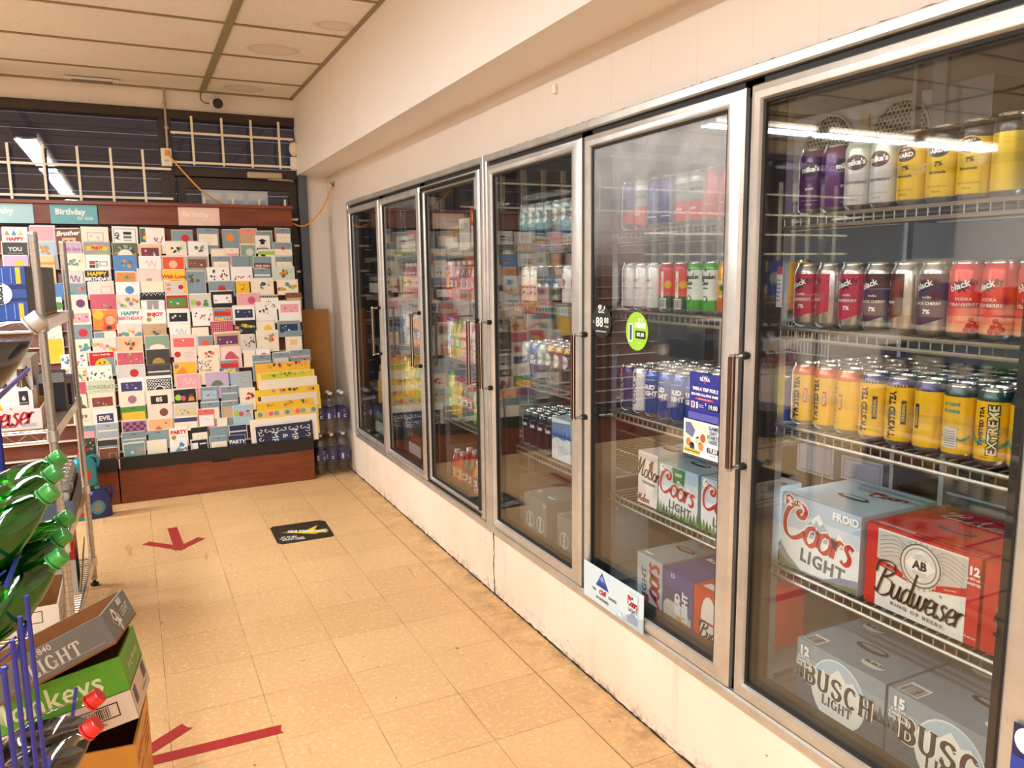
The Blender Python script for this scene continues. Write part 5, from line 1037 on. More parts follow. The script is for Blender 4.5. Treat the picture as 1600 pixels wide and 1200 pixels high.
CARDS = """
-0.686,0.139,1.758,white,hats,orange,white card with orange party hats
-0.540,0.143,1.772,pink,none,pink,plain pink card in the highest row
-0.399,0.139,1.754,brown,textbox,white|Brother,brown card with white script and an orange box
-0.255,0.161,1.772,cream,frame,lilac,cream card with a lilac framed picture
-0.076,0.155,1.774,white,barcode,black,white card with stacked black bars
0.086,0.155,1.764,white,greenside,red,white card with a green side band and red scribble
0.279,0.136,1.753,slate,disc,red,clear slate card packet with a small red disc
0.440,0.140,1.768,slate,lower,cream,tall slate packet over a cream card
0.596,0.117,1.761,slate,disc,orange,slate packet with an orange fruit picture
0.718,0.116,1.767,pinktop,lower,tan,packet with a coral strip over a tan card
0.824,0.109,1.751,slate,none,slate,plain slate packet tucked behind the graduation card
0.813,0.104,1.724,white,cap,black|INVITED,white invitation with a black graduation cap
0.957,0.111,1.775,slate,lower,cream,slate topped packet with fine twig drawing
-0.692,0.146,1.672,charcoal,text,greyl|YOU,charcoal card with pale capital lettering
-0.502,0.105,1.673,bluel,flower,orange,pale blue card with an orange flower
-0.373,0.118,1.673,lilac,text,mauve|with love,pale lilac card with faint lettering
-0.248,0.157,1.674,grey,banner,yellow,grey card with a yellow and orange banner
-0.084,0.151,1.667,olive,wreath,cream,dark leafy card with a cream centre
0.070,0.139,1.659,peach,panel,maroon,peach card with a maroon panel
0.233,0.135,1.676,cream,flower,black,cream card with a black inked flower
0.376,0.130,1.677,white,flower,greyd,white card with a grey inked flower
0.518,0.091,1.626,cream,none,cream,blank cream card standing tall
0.606,0.097,1.634,cream,lower,pink,cream card with a blush lower half
0.709,0.107,1.661,sage,disc,greyl,sage green card with a tiny pale disc
0.825,0.118,1.621,white,limeband,charcoal,white card with a lime band and a dark dot
0.939,0.125,1.675,slate,lowdisc,cream|red,slate topped card with a small coral disc
-0.687,0.135,1.586,lilac,disc,yellow,lilac card with a yellow spot
-0.494,0.083,1.585,peach,text,orange|sweet,peach card with faint orange writing
-0.371,0.132,1.597,cream,flower,blue,cream card with blue and green flowers
-0.240,0.143,1.588,white,panels,red,white card with red black and green panels
-0.086,0.143,1.588,blue,flower,orange,blue card with an orange blossom
0.064,0.139,1.583,white,scribble,pink,white card with a pink scribbled flower
0.206,0.142,1.579,redorange,disc,peach,bright orange red card with a pale sun
0.353,0.149,1.583,grey,panel,brown,grey card with a brown pictured strip
0.518,0.117,1.578,slate,lower,cream,slate topped packet with a cream card inside
0.647,0.119,1.582,slate,none,slate,dark slate packet with a shiny edge
0.791,0.122,1.577,slate,lowtext,maroon|FOR YOU,slate packet over a maroon lettered card
0.939,0.124,1.576,slate,lower,cream,slate packet over a butter cream card
-0.509,0.076,1.466,white,flower,orange,white card with an orange and navy flower
-0.368,0.110,1.488,greyl,scribble,purple,pale grey card with purple scribbles
-0.257,0.149,1.495,black,text2,yellow|HAPPY BIRTHDAY,black card with yellow capital lettering
-0.079,0.127,1.481,orange,flower,green,orange card with a green animal shape
0.046,0.150,1.496,blush,square,grey,blush card with a small grey square
0.199,0.146,1.490,yellow,text,red|With Love,golden card with red script
0.344,0.125,1.480,slate,flower,brown,slate packet with two round flowers
0.480,0.148,1.504,white,dots,maroon,white card with black and red dots
0.632,0.149,1.503,white,lowdots,red,white card with red dots along the foot
0.784,0.121,1.493,slate,line,white,slate packet with a pale line
0.911,0.159,1.505,mint,flower,orange,mint card with an orange flower and writing
-0.437,0.063,1.413,blue,none,blue,narrow plain blue card
-0.370,0.117,1.412,slate,balloons,orange,slate card with round coloured balloons
-0.245,0.154,1.418,blush,outline,orange,blush card with an orange outlined box
-0.084,0.146,1.415,white,disc,blue,white card with a large blue balloon
0.066,0.139,1.412,cream,wave,black,cream card with a black wave along the foot
0.205,0.146,1.414,greyl,textflower,orange,pale grey card with orange letters and a red bird
0.484,0.174,1.409,slate,disc,red,wide slate packet with a coral sticker
0.658,0.093,1.406,yellow,check,black,yellow card with a small black tick
0.757,0.160,1.422,cream,flower,indigo,cream card with a sweep of indigo flowers
0.934,0.151,1.415,cream,balloons,tan,cream card crowded with tan and brown blossoms
-0.443,0.056,1.325,white,disc,green,narrow white card with a green tree
-0.361,0.117,1.335,blush,disc,purple,blush card with a plum coloured disc
-0.236,0.150,1.340,rose,lowdots,orange,rose card with orange dots along the foot
-0.087,0.143,1.333,blush,balloons,peach,blush card with peach and grey balloons
0.057,0.146,1.292,white,vstripes,grey,white card with grey sleeves and a white centre
0.206,0.146,1.325,red,panel,green,red card with a green pocket shape
0.352,0.141,1.326,greyl,cake,green,pale card with green and red discs and a cake
0.490,0.153,1.340,black,panel,white,black framed card with a white centre
0.655,0.157,1.327,pink,disc,rose,pink card with a rose red disc
0.815,0.126,1.306,white,topbar,yellow,white card with a black binding and yellow spot
0.987,0.116,1.320,brown,lower,tan,furry brown topped card
-0.530,0.128,1.170,slate,disc,red,slate card with a red spot seen past the rack post
-0.357,0.124,1.243,cream,panel,pink,cream card with a wide pink panel
-0.229,0.143,1.239,orange,figure,redorange,orange card with a red and peach flower figure
-0.082,0.146,1.238,white,text2,teal|HAPPY BIRTHDAY,white card with coloured happy birthday capitals
0.067,0.139,1.229,white,textdisc,red|ENJOY,white card with red letters and an orange disc
0.206,0.146,1.228,white,panel,black,white card with a black photo panel
0.360,0.138,1.232,white,dots,red,white card with black and red scattered dots
0.502,0.115,1.227,red,party,blue|PARTY,red and blue card with yellow party lettering
0.622,0.152,1.237,white,panel,navy,white card with a navy panel of pale shapes
0.777,0.147,1.258,white,dots,orange,white card with leaves and an orange patch
0.929,0.160,1.263,white,panel,pink,white card with a pink panel and sprigs
-0.525,0.125,1.142,mint,lowdots,red,mint card with a red strip seen past the rack post
-0.360,0.124,1.151,slate,disc,red,slate card with a red balloon in a white border
-0.228,0.131,1.097,slate,split,cream,slate and cream split card under the figure card
-0.093,0.149,1.144,blush,balloons,yellow,blush card with a row of mixed balloons
0.056,0.146,1.138,tan,flower,red,pale tan card with a red flower and yellow edge
0.213,0.134,1.127,white,scribble,bluel,white card with fine blue scribbles
0.354,0.108,1.100,cream,none,cream,blank cream card under the dotted card
0.470,0.152,1.138,rose,polka,white,rose card patterned with white polka dots
0.631,0.144,1.140,black,balloons,yellow,black card with a star and round balloons
0.769,0.130,1.126,cream,disc,yellow,cream card with a yellow and grey spot
0.912,0.160,1.125,slate,panel,navy,slate card with a navy panel and red edge
-0.536,0.138,1.072,yellow,none,yellow,plain golden yellow card seen past the rack post
-0.360,0.110,1.055,cream,flower,teal,cream card with two teal bears
-0.242,0.138,1.057,blush,balloons,pink,blush card with pink and teal balloons
-0.099,0.153,1.062,peach,flower,red,peach card with a red and cream flower
0.062,0.146,1.059,sage,label,red,sage green card with a white label edged in red
0.216,0.166,1.060,blush,panel,coral,blush card with a coral lettered panel
0.385,0.097,1.043,slate,disc,redorange,slate packet with a red blossom
0.488,0.173,1.060,tan,panel,purple,tan framed card with a purple panel
0.664,0.097,1.039,greyl,dots,grey,grey card with small dark dots
0.764,0.156,1.065,cream,flower,redorange,cream card with a red butterfly
0.959,0.120,1.056,slate,lowsq,cream|peach,slate topped card with a small peach square
-0.426,0.062,0.963,white,dots,blue,white card with blue spots
-0.352,0.078,0.971,white,dots,red,white card with red and blue spots
-0.270,0.152,0.974,red,duck,yellow,red card with a yellow duck face
-0.110,0.164,0.965,rose,dots,yellow,dusty rose card with a yellow bear shape
0.063,0.145,0.972,charcoal,dome,gold,charcoal card with a gold dome
0.228,0.146,0.971,blush,leftdisc,red,blush card with a red disc beside lettering
0.379,0.142,0.975,cream,flower,coral,cream card with coral flowers and leaves
0.521,0.140,0.963,blush,blob,rose,blush card with a large rose shape
0.668,0.084,0.934,cream,none,cream,empty cream pocket card
-0.428,0.059,0.888,cream,dots,tan,narrow cream card with brown spots
-0.359,0.071,0.875,cream,dots,orange,cream card with orange and brown spots
-0.280,0.141,0.882,white,dots,green,white card with green and grey drawings
-0.117,0.172,0.880,greyl,disc,red,grey pink card with a large red disc
0.059,0.149,0.872,charcoal,line,greyl,charcoal card with a pale torn line
0.218,0.149,0.883,yellow,tri,orange,yellow card with an orange triangle
0.372,0.138,0.891,cream,leopard,brown,cream card with brown leopard spots
0.513,0.120,0.874,red,party,blue|KIDS,red card with blue band and pale lettering
0.724,0.132,0.896,slate,line,greyl,slate packet leaning below the red disc tag
0.862,0.114,0.905,slate,lower,greyl,slate packet with a pale lower half
0.982,0.147,0.916,slate,line,pink,slate packet with a pink line
0.753,0.099,0.938,white,disc,redorange,small white tag with an orange disc
-0.428,0.133,0.793,rose,text,white|Love,rose red card with pale writing
-0.290,0.159,0.798,sagel,text,grey|CONGRATS,pale sage card with grey capitals
-0.116,0.160,0.794,white,panel,indigo,white card with a blue galaxy panel
0.045,0.165,0.795,white,lattice,black,white card with a black ornamental pattern
0.226,0.158,0.799,pink,scribble,blush,pink card with pale scrollwork
0.409,0.151,0.799,lilac,dome,sagedark,lilac card with a green dome and red base
0.568,0.142,0.788,slatel,outline,grey,plain pale slate card
-0.381,0.088,0.710,cream,dome,brown,cream card with a brown dome
-0.286,0.152,0.710,cream,panel,rust,cream card with a rust brown panel
-0.111,0.149,0.712,cream,disc,mauve,cream card with a mauve balloon
0.042,0.156,0.704,cream,panelt,black|85,cream card with a black plaque
0.203,0.149,0.704,black,cake,orange,black card with an orange cupcake
0.373,0.117,0.704,slate,panel,bluel,slate packet with a blue strip
0.502,0.112,0.698,slate,line,greyl,slate packet with rounded corners
0.621,0.109,0.681,cream,flower,red,cream card with a red oval flower
-0.360,0.085,0.621,cream,text,brown|19,cream card numbered in brown
-0.275,0.145,0.613,white,panelt,indigo|EVIL,white framed card with a purple panel
-0.115,0.153,0.615,green,lower,yellow,green topped card with a golden lower half
0.047,0.148,0.617,blush,disc,brown,blush card with a small brown blot
0.196,0.160,0.609,greyl,panel,sand,pale grey card with a sand coloured panel
0.365,0.125,0.603,slate,lower,cream,slate packet over a cream card with rounded top
0.498,0.115,0.600,slate,lower,tan,slate packet over a tan card
0.566,0.133,0.569,bluel,cake,lime,pale blue card with lime and red discs and a cake
-0.349,0.088,0.520,slate,lower,pink,slate packet over a pink card
-0.256,0.126,0.523,slatel,line,cream,pale slate packet with a cream band
-0.114,0.152,0.526,mauve,checks,purple,mauve checkered card near the foot
0.039,0.149,0.524,orangel,lowblob,redorange,soft orange card with a small red fire
0.197,0.145,0.525,cream,topbar2,indigo,cream card with an indigo top strip
0.345,0.108,0.558,coral,lower,white,coral card with a white foot
0.460,0.070,0.488,cream,none,cream,blank cream card beside the coral one
-0.348,0.082,0.441,greend,dots,red,dark green card with red dots
-0.263,0.126,0.424,charcoal,line,slate,charcoal packet lying low
-0.119,0.148,0.453,slate,line,greyl,slate packet below the checkered card
0.034,0.125,0.450,slatet,line,slate,teal slate packet with a curved edge
0.160,0.116,0.454,white,textdisc,red|PARTY,white packet with red and blue marks
0.292,0.111,0.445,black,lower,cream,black packet with a cream foot
0.408,0.121,0.438,slate,none,slate,plain slate packet in the lower rows
0.530,0.124,0.439,navy,line,greyl,navy packet with pale edges
-0.253,0.111,0.367,brown,outline,tan,brown picture card at the lip
-0.117,0.133,0.384,slatet,lowpanel,grey,teal slate packet at the lip
0.021,0.125,0.386,cream,none,cream,plain cream card at the lip
0.157,0.113,0.371,white,flower,blue,white card with blue and orange shapes at the lip
0.286,0.111,0.366,black,whitesq,red,black card with a white square at the lip
0.406,0.114,0.375,slate,lower,cream,slate topped cream card at the lip
0.528,0.108,0.371,navy,text,white|PARTY,navy card with white lettering at the lip
""".strip().split('\n')
rc = random.Random(21)
def card_art(a, w_, mot, mc, txt):
    # u 0..w, v 0 (top) downward; the next tier hides what lies below about -.095
    m = w_/2; H = .092
    if mot == 'disc': a.disc(w_*rc.uniform(.45, .7), -.052, .026, mc)
    elif mot == 'leftdisc': a.disc(w_*.16, -.04, .02, mc); [a.rect(w_*.45, -.03-.014*k, w_*.85, -.032-.014*k, 'grey') for k in range(3)]
    elif mot == 'lowdisc': a.rect(0, -H, w_, -.045, 'cream'); a.disc(m, -.04, .012, txt or mc)
    elif mot == 'panel': a.rect(w_*.1, -.080, w_*.9, -.022, mc); [a.disc(w_*rc.uniform(.2, .8), -rc.uniform(.035, .07), rc.uniform(.003, .008), rc.choice(('greyl', 'cream', 'slate', 'rose')), n=8) for _ in range(5)]
    elif mot == 'panelt': a.rect(w_*.16, -.085, w_*.84, -.030, mc); a.text(txt, .040, m, -.058, 'cream', 0, .03)
    elif mot == 'lowpanel': a.rect(w_*.6, -.09, w_*.98, -.03, mc); a.disc(w_*.4, -.06, .01, 'mint')
    elif mot == 'lower': a.rect(w_*.05, -H-.02, w_*.95, -.035, mc); a.rect(w_*.42, -.014, w_*.58, -.010, 'charcoal'); a.stroke([(w_*.3, -.075), (w_*.45, -.055), (w_*.6, -.07), (w_*.7, -.06)], .002, .001, 'grey')
    elif mot == 'lowsq': a.rect(0, -.2, w_, -.042, 'cream'); a.rect(w_*.28, -.10, w_*.72, -.062, txt or mc)
    elif mot == 'frame': a.frame(w_*.2, -.095, w_*.82, -.035, .006, mc); a.disc(w_*.35, -.06, .006, 'sage'); a.disc(w_*.6, -.07, .008, 'slatel')
    elif mot == 'outline': a.frame(w_*.5, -.075, w_*.92, -.030, .003, mc)
    elif mot == 'square': a.rect(w_*.38, -.090, w_*.62, -.060, mc)
    elif mot == 'blob': a.fan([(w_*.15, -.085), (w_*.25, -.05), (w_*.42, -.03), (w_*.55, -.03), (w_*.75, -.06), (w_*.9, -.085)], mc)
    elif mot == 'lowblob': a.fan([(w_*.25, -.07), (w_*.42, -.045), (w_*.5, -.055), (w_*.62, -.07)], mc); a.disc(w_*.75, -.03, .006, 'rust')
    elif mot == 'text': a.text(txt, .034, m, -.045, mc, 0, .04); a.rect(w_*.2, -.068, w_*.8, -.070, mc)
    elif mot == 'text2':
        p = txt.split(); cs = ['teal', 'coral', 'gold', 'slate'] if mc == 'teal' else [mc, 'white']
        a.text(p[0], .036, m, -.026, cs[0], 0, .05); a.text(p[1], .030, m, -.058, cs[1], 0, .05)
    elif mot == 'textbox': a.text(txt, .040, m, -.028, mc, .05, .04, .3); a.rect(w_*.25, -.085, w_*.82, -.055, 'orangel'); a.disc(w_*.4, -.082, .012, 'brown'); a.disc(w_*.62, -.082, .012, 'brown')
    elif mot == 'textdisc': a.text(txt, .032, w_*.5, -.030, mc, 0, .06); a.disc(w_*.22, -.062, .015, 'gold'); a.rect(w_*.45, -.06, w_*.9, -.062, 'bluel')
    elif mot == 'lowtext': a.rect(0, -.15, w_, -.045, mc); a.text(txt, .022, m, -.066, 'cream', 0, .04)
    elif mot == 'textflower': a.rect(w_*.1, -.03, w_*.28, -.015, 'orange'); a.rect(w_*.1, -.06, w_*.28, -.042, mc); a.rect(w_*.85, -.09, w_, 0, 'yellow'); a.disc(w_*.72, -.04, .016, 'red')
    elif mot == 'barcode': a.frame(w_*.04, -.14, w_*.92, -.012, .004, 'slatet'); a.text('AD', .034, w_*.18, -.06, mc, PI/2, .04); a.rect(w_*.42, -.050, w_*.74, -.032, mc); a.rect(w_*.42, -.075, w_*.74, -.058, 'sagedark'); a.rect(w_*.42, -.09, w_*.74, -.084, 'grey')
    elif mot == 'greenside': a.rect(0, -.09, w_*.22, 0, '2a7a62'); a.disc(w_*.12, -.03, .012, 'red'); a.disc(w_*.18, -.06, .012, 'yellow'); a.stroke([(w_*.55, -.055), (w_*.62, -.08), (w_*.72, -.06), (w_*.6, -.07), (w_*.8, -.09), (w_*.9, -.05)], .005, .003, mc)
    elif mot == 'banner': a.poly([(w_*.08, -.030), (w_*.5, -.018), (w_*.92, -.030), (w_*.88, -.056), (w_*.5, -.044), (w_*.12, -.056)], mc); a.text('PARTY', .022, m, -.037, 'red', 0, .08); a.rect(w_*.5, -.075, w_*.9, -.066, 'lime')
    elif mot == 'wreath':
        for k in range(14): t_ = PI*k/13; a.disc(m+.052*math.cos(t_), -.085+.062*math.sin(t_), .013, rc.choice(('sage', 'olive', 'sagedark', 'charcoal', 'gold')), n=7)
        a.disc(m, -.085, .045, mc)
    elif mot == 'flower':
        cx, cy_ = w_*rc.uniform(.42, .62), -.050
        for k in range(9): t_ = rc.uniform(0, 6.28); r_ = rc.uniform(.008, .030); a.disc(cx+r_*1.1*math.cos(t_), cy_+r_*math.sin(t_), rc.uniform(.006, .013), rc.choice((mc, mc, 'sage', 'slate' if mc in ('blue', 'teal', 'indigo') else 'olive')), n=8)
        if w_ > .11: [a.rect(w_*.72, -.02-.012*k, w_*.92, -.0215-.012*k, 'grey') for k in range(3)]
    elif mot in ('dots', 'lowdots', 'leopard'):
        n_ = {'dots': 13, 'lowdots': 9, 'leopard': 34}[mot]
        for k in range(n_): a.disc(w_*rc.uniform(.08, .92) if mot != 'leopard' else w_*rc.uniform(.05, .62), -(rc.uniform(.012, .085) if mot != 'lowdots' else rc.uniform(.062, .085)), rc.uniform(.003, .009) if mot != 'leopard' else .004, mc if mot == 'leopard' else rc.choice((mc, mc, 'orange', 'slate', 'rose', 'charcoal', 'teal') if mc not in ('maroon', 'grey') else (mc, mc, 'charcoal', 'red')), n=7)
    elif mot == 'balloons':
        for k in range(7): a.disc(w_*(.10+.13*k), -rc.uniform(.03, .075), rc.uniform(.009, .016), rc.choice((mc, 'orange', 'slate', 'lime', 'rose', 'gold', 'teal')), n=10)
    elif mot == 'scribble': P = [(w_*(.3+.07*k), -.05+.022*math.sin(k*1.9)) for k in range(8)]; a.stroke(P, .005, .003, mc)
    elif mot == 'cap': a.poly([(w_*.2, -.035), (w_*.5, -.022), (w_*.8, -.036), (w_*.5, -.050)], mc); a.poly([(w_*.34, -.045), (w_*.66, -.045), (w_*.64, -.062), (w_*.36, -.062)], mc); a.rect(w_*.78, -.070, w_*.80, -.036, mc); a.text('YOU ARE', .010, m, -.077, mc); a.text(txt, .022, m, -.095, mc, 0, .05)
    elif mot == 'limeband': a.rect(0, -.032, w_, -.006, 'lime'); a.disc(w_*.3, -.045, .018, mc)
    elif mot == 'panels': a.frame(w_*.05, -.15, w_*.9, -.01, .003, 'blush'); a.rect(w_*.12, -.056, w_*.36, -.036, mc); a.rect(w_*.38, -.044, w_*.50, -.036, 'charcoal'); a.rect(w_*.12, -.080, w_*.36, -.060, 'greend'); a.rect(w_*.38, -.08, w_*.5, -.05, 'sage'); a.frame(w_*.54, -.070, w_*.88, -.038, .006, 'grey')
    elif mot == 'line': a.rect(w_*.04, -.050, w_*.96, -.040, mc); a.rect(w_*.40, -.016, w_*.60, -.012, 'charcoal')
    elif mot == 'hats': [a.poly([(w_*(.1+.27*k), -.045), (w_*(.2+.27*k), -.012), (w_*(.32+.27*k), -.045)], (mc, 'blue', 'yellow')[k]) for k in range(3)]; a.text('HAPPY', .03, m, -.068, 'red', 0, .05)
    elif mot == 'check': a.stroke([(w_*.38, -.048), (w_*.46, -.060), (w_*.62, -.036)], .004, .003, mc); a.rect(w_*.25, -.022, w_*.75, -.025, 'olive')
    elif mot == 'wave':
        for k in range(9): u = w_*k/8; a.disc(u, -.092, .016, mc, .026, 8)
        [a.stroke([(w_*k/5, -.09), (w_*(k+.5)/5, -.072), (w_*(k+1)/5, -.088)], .003, .002, 'greyl', 3) for k in range(5)]
    elif mot == 'vstripes': a.rect(w_*.25, -.09, w_*.75, -.0, 'grey'); a.fan([(w_*.42, -.09), (w_*.5, -.02), (w_*.58, -.09)], 'white')
    elif mot == 'cake': a.disc(w_*.2, -.055, .020, 'lime'); a.disc(w_*.42, -.062, .017, 'rose'); a.fan([(w_*.62, -.082), (w_*.66, -.055), (w_*.86, -.055), (w_*.9, -.082)], mc if mc != 'lime' else 'tan'); a.rect(w_*.68, -.052, w_*.84, -.040, 'brown')
    elif mot == 'topbar': a.rect(0, -.014, w_, 0, 'charcoal'); [a.rect(w_*(.06+.12*k), -.010, w_*(.10+.12*k), -.004, 'white') for k in range(8)]; a.disc(w_*.45, -.045, .014, mc, .009)
    elif mot == 'topbar2': a.rect(0, -.035, w_, -.008, mc); a.text('let it go', .02, m, -.06, 'sand')
    elif mot == 'figure':
        a.disc(w_*.25, -.03, .030, 'yellow'); a.fan([(w_*.35, -.16), (w_*.45, -.09), (w_*.42, -.05), (w_*.7, -.03), (w_*.95, -.05), (w_*.9, -.15)], mc); a.disc(w_*.72, -.065, .028, 'orangel'); a.ring(w_*.72, -.060, .036, .026, 'coral', a0=0, a1=PI); a.disc(w_*.66, -.115, .016, 'charcoal')
    elif mot == 'party': a.rect(0, -.020, w_, 0, 'slate'); a.disc(w_*.82, -.014, .015, 'redorange'); a.rect(w_*.03, -.16, w_*.97, -.050, mc); a.text(txt, .034, m, -.072, 'yellow', .05, .08)
    elif mot == 'split': a.rect(w_*.45, -.16, w_, 0, mc); a.disc(w_*.62, -.04, .006, 'slate')
    elif mot == 'polka':
        a.rect(w_*.03, -.085, w_*.78, -.01, 'c9405e'); [a.disc(w_*(.08+.09*i), -.018-.014*j, .0028, mc, n=6) for i in range(8) for j in range(5)]
    elif mot == 'label': a.disc(m, -.075, .050, 'coral', .026); a.disc(m, -.077, .047, 'cream', .023)
    elif mot == 'duck': a.rect(w_*.5, -.16, w_, -.04, 'slate'); a.disc(m, -.085, .042, mc); a.disc(w_*.4, -.072, .006, 'black'); a.disc(w_*.58, -.068, .006, 'black'); a.rect(w_*.44, -.086, w_*.60, -.080, 'red'); a.text('It is a great day', .016, m, -.018, 'cream', 0, .03)
    elif mot == 'dome': a.disc(m, -.092, .038, mc, a0=0, a1=PI)
    elif mot == 'tri': a.poly([(0, -.095), (w_*.4, -.03), (w_*.7, -.095)], mc); a.disc(w_*.14, -.03, .014, 'mauve')
    elif mot == 'lattice': a.rect(w_*.04, -.085, w_*.96, -.012, mc); [a.ring(w_*(.12+.105*i), -.026-.022*j, .009, .006, 'white', n=10) for i in range(8) for j in range(3)]; a.disc(m, -.09, .032, 'white', a0=0, a1=PI); a.disc(m, -.09, .026, mc, a0=0, a1=PI)
    elif mot == 'checks': [a.rect(w_*i/7, -.012-.018*(j+1), w_*(i+1)/7, -.012-.018*j, mc) for i in range(7) for j in range(4) if (i+j) % 2]
    elif mot == 'whitesq': a.rect(w_*.05, -.06, w_*.4, -.02, 'white'); a.rect(w_*.5, -.035, w_*.9, -.025, 'greyl'); [a.rect(w_*(.1+.17*k), -.09, w_*(.22+.17*k), -.07, ('lime', 'redorange')[k % 2]) for k in range(5)]
WHITE_ENV = ('f1e6d6', 'e6dccd', 'f3ddc8', 'd8d9d4', 'efe3c9', 'e9d0c6')
for row in CARDS:
    x, w_, z, bc, mot, mc, desc = row.split(',', 6); x, w_, z = float(x), float(w_)-.006, float(z)
    mc, _, txt = mc.partition('|')
    if w_ < .04: continue
    k = math.floor((z-.095-.235)/.0975); k = max(0, k); zb = .235+.0975*k; h = z-zb
    if h < .05: h = .05
    lean = .105; yt = RY(z)
    T = Matrix(((1, 0, 0, 0), (0, 1, lean, 0), (0, 0, 1, 0), (0, 0, 0, 1)))   # card plane leans back
    c0 = bc if bc in PAL else 'cream'
    mb = MB(T); mb.box((0, -.0012, -h+.0005), (w_, .0012, 0), paper('eb8f86') if bc == 'pinktop' else paper(c0))
    mp = plane((0, -.0012, 0), (1, 0, 0), (0, 0, 1)); card_art(Art(mb, mp, l0=.00025, dl=.00012), w_, mot, mc, txt)
    if rc.random() < .45 and bc not in ('white', 'cream', 'slate'):
        af = Art(mb, mp, l0=.0022, dl=.0001); af.frame(0, -min(h, .17)+.001, w_, 0, .0035, 'f1e6d8')
    o = mb.build('greeting_card', smooth=False); o.location = (x, yt, z); o.rotation_euler = (0, rc.uniform(-.02, .02), rc.uniform(-.03, .03))
    tag(o, desc, 'card', 'greeting cards in the rack pockets')
    mb = MB(T); n_ = rc.choice((1, 2, 2, 3))
    for q in range(n_):
        dx_ = rc.uniform(-.004, .006); dz_ = rc.uniform(.001, .010)
        mb.box((dx_, .0014+.003*q, -h+.0005), (w_+dx_-.001, .0034+.003*q, dz_-.002), paper(rc.choice(WHITE_ENV)))
    e = mb.build('envelope', o, smooth=False)
# large cards and gift bags standing at the cooler end of the rack
def gift(x, w_, z, h, y, c, label, fn, rz=0.02, th=.006):
    T = Matrix(((1, 0, 0, 0), (0, 1, .105, 0), (0, 0, 1, 0), (0, 0, 0, 1)))
    mb = MB(T); mb.box((0, -th/2, -h), (w_, th/2, 0), paper(c)); 
    if fn: fn(Art(mb, plane((0, -th/2, 0), (1, 0, 0), (0, 0, 1)), l0=.0003), w_)
    o = mb.build('gift_bag', smooth=False); o.location = (x, y, z); o.rotation_euler = (0, -rz, 0); return tag(o, label, 'gift bag', 'gift bags at the cooler end of the card rack')
def strip(c, n=16, cols=('orange', 'redorange', 'charcoal', 'gold')):
    def f(a, w_):
        rr = random.Random(n); [a.disc(w_*rr.uniform(.2, .97), -rr.uniform(.008, .030), rr.uniform(.004, .011), rr.choice(cols), n=7) for _ in range(n)]
    return f
G0 = [(.735, .375, .838, 'f0b93a', strip(1, 22), 'golden bag with orange topped print, highest of the bag row'), (.748, .386, .772, 'efe07a', lambda a, w_: (a.rect(.02, -.045, w_-.01, -.006, 'd8c838'), strip(1, 14, ('sagedark', 'lime', 'green'))(a, w_)), 'pale yellow bag with green leafy print'),
 (.748, .400, .722, 'efe3cd', None, 'blank cream bag above the pale yellow print'), (.720, .44, .660, 'f2c63a', strip(2, 20, ('charcoal', 'grey', 'orange')), 'golden bag with black animal print'), (.735, .404, .614, 'e6d8c2', lambda a, w_: a.rect(0, -.03, .02, 0, 'charcoal'), 'beige bag with a dark corner'),
 (.722, .385, .572, 'f0bd28', strip(3, 12, ('orange', 'gold', 'olive')), 'deep golden bag tilted in the lower row'), (.705, .430, .520, 'ecc864', lambda a, w_: [a.disc(w_*(.08+.085*k), -.028, .017, ('teal', 'orangel', 'coral', 'sage', 'peach')[k % 5], n=10) for k in range(11)], 'sandy bag printed with a row of pastel vehicles')]
for i, (x, w_, z, c, fn, lb) in enumerate(G0): gift(x, w_, z, .17 if i < 6 else .20, RY(z)-.012+.0*i, c, lb, fn, .022)
gift(.668, .455, .462, .185, RY(.462)-.008, 'f4ead8', 'broad white bag behind the navy wedding bag', None, .02, .012)
def navy(a, w_):
    a.rect(w_*.26, -.2, w_*.74, -.035, '24365e')
    def curl(u, v, s, m_): P = [(u+s*.5*t_*math.cos(1.2*t_)*m_*.35, v+s*.5*t_*math.sin(1.2*t_)*.35) for t_ in [.5+.45*k for k in range(11)]]; a.stroke(P, .005, .003, 'f1ece2', 2)
    for k in range(9): curl(w_*(.08+.105*k), -.028, .022, 1 if k % 2 else -1)
    for k in range(4): curl(w_*.08, -.05-.035*k, .022, 1); curl(w_*.92, -.05-.035*k, .022, -1)
    a.up(); a.text('MR', .062, w_*.32, -.085, 'f1ece2', -PI/2, .0, 0, 1, 1); a.text('&', .05, w_*.50, -.080, 'f1ece2', -PI/2); a.text('MRS', .062, w_*.67, -.095, 'f1ece2', -PI/2)
gift(.700, .385, .414, .165, RY(.414)-.020, '1f2440', 'navy wedding bag with white scrollwork and sideways lettering', navy, .02)

# ================================================================ electrics, camera, sensor, door closer, cord
mb = MB(); mb.tube([(.305, 5.925, ZC-.003), (.302, 5.925, 2.31)], .008, M('b0a698', .4, .3), 8)
for z in (2.45, 2.62): mb.box((.29, 5.915, z-.008), (.316, 5.935, z+.008), M('b0a698', .4, .3))
tag(mb.build('electrical_conduit'), 'thin grey conduit running down from the ceiling to the outlet box', 'conduit')
t = thing('outlet_box', 'cream outlet box beside the small barred window with an orange plug', 'outlet', (.290, 5.93, 2.25))
mb = MB(); mb.box((-.034, -.045, -.06), (.034, 0, .06), M('d9d0bf', .4)); mb.build('box', t, bevel=.004)
mb = MB(); mb.box((-.030, -.048, -.054), (.030, -.045, .054), M('efe6d2', .35)); a = Art(mb, plane((0, -.048, 0), (1, 0, 0), (0, 0, 1)))
for v in (-.025, .025): a.disc(0, v, .016, 'e0d4bc'); a.rect(-.007, v-.004, -.004, v+.006, 'charcoal'); a.rect(.004, v-.004, .007, v+.006, 'charcoal')
mb.build('cover_plate', t, smooth=False)
ORG = M('e59a3c', .45)
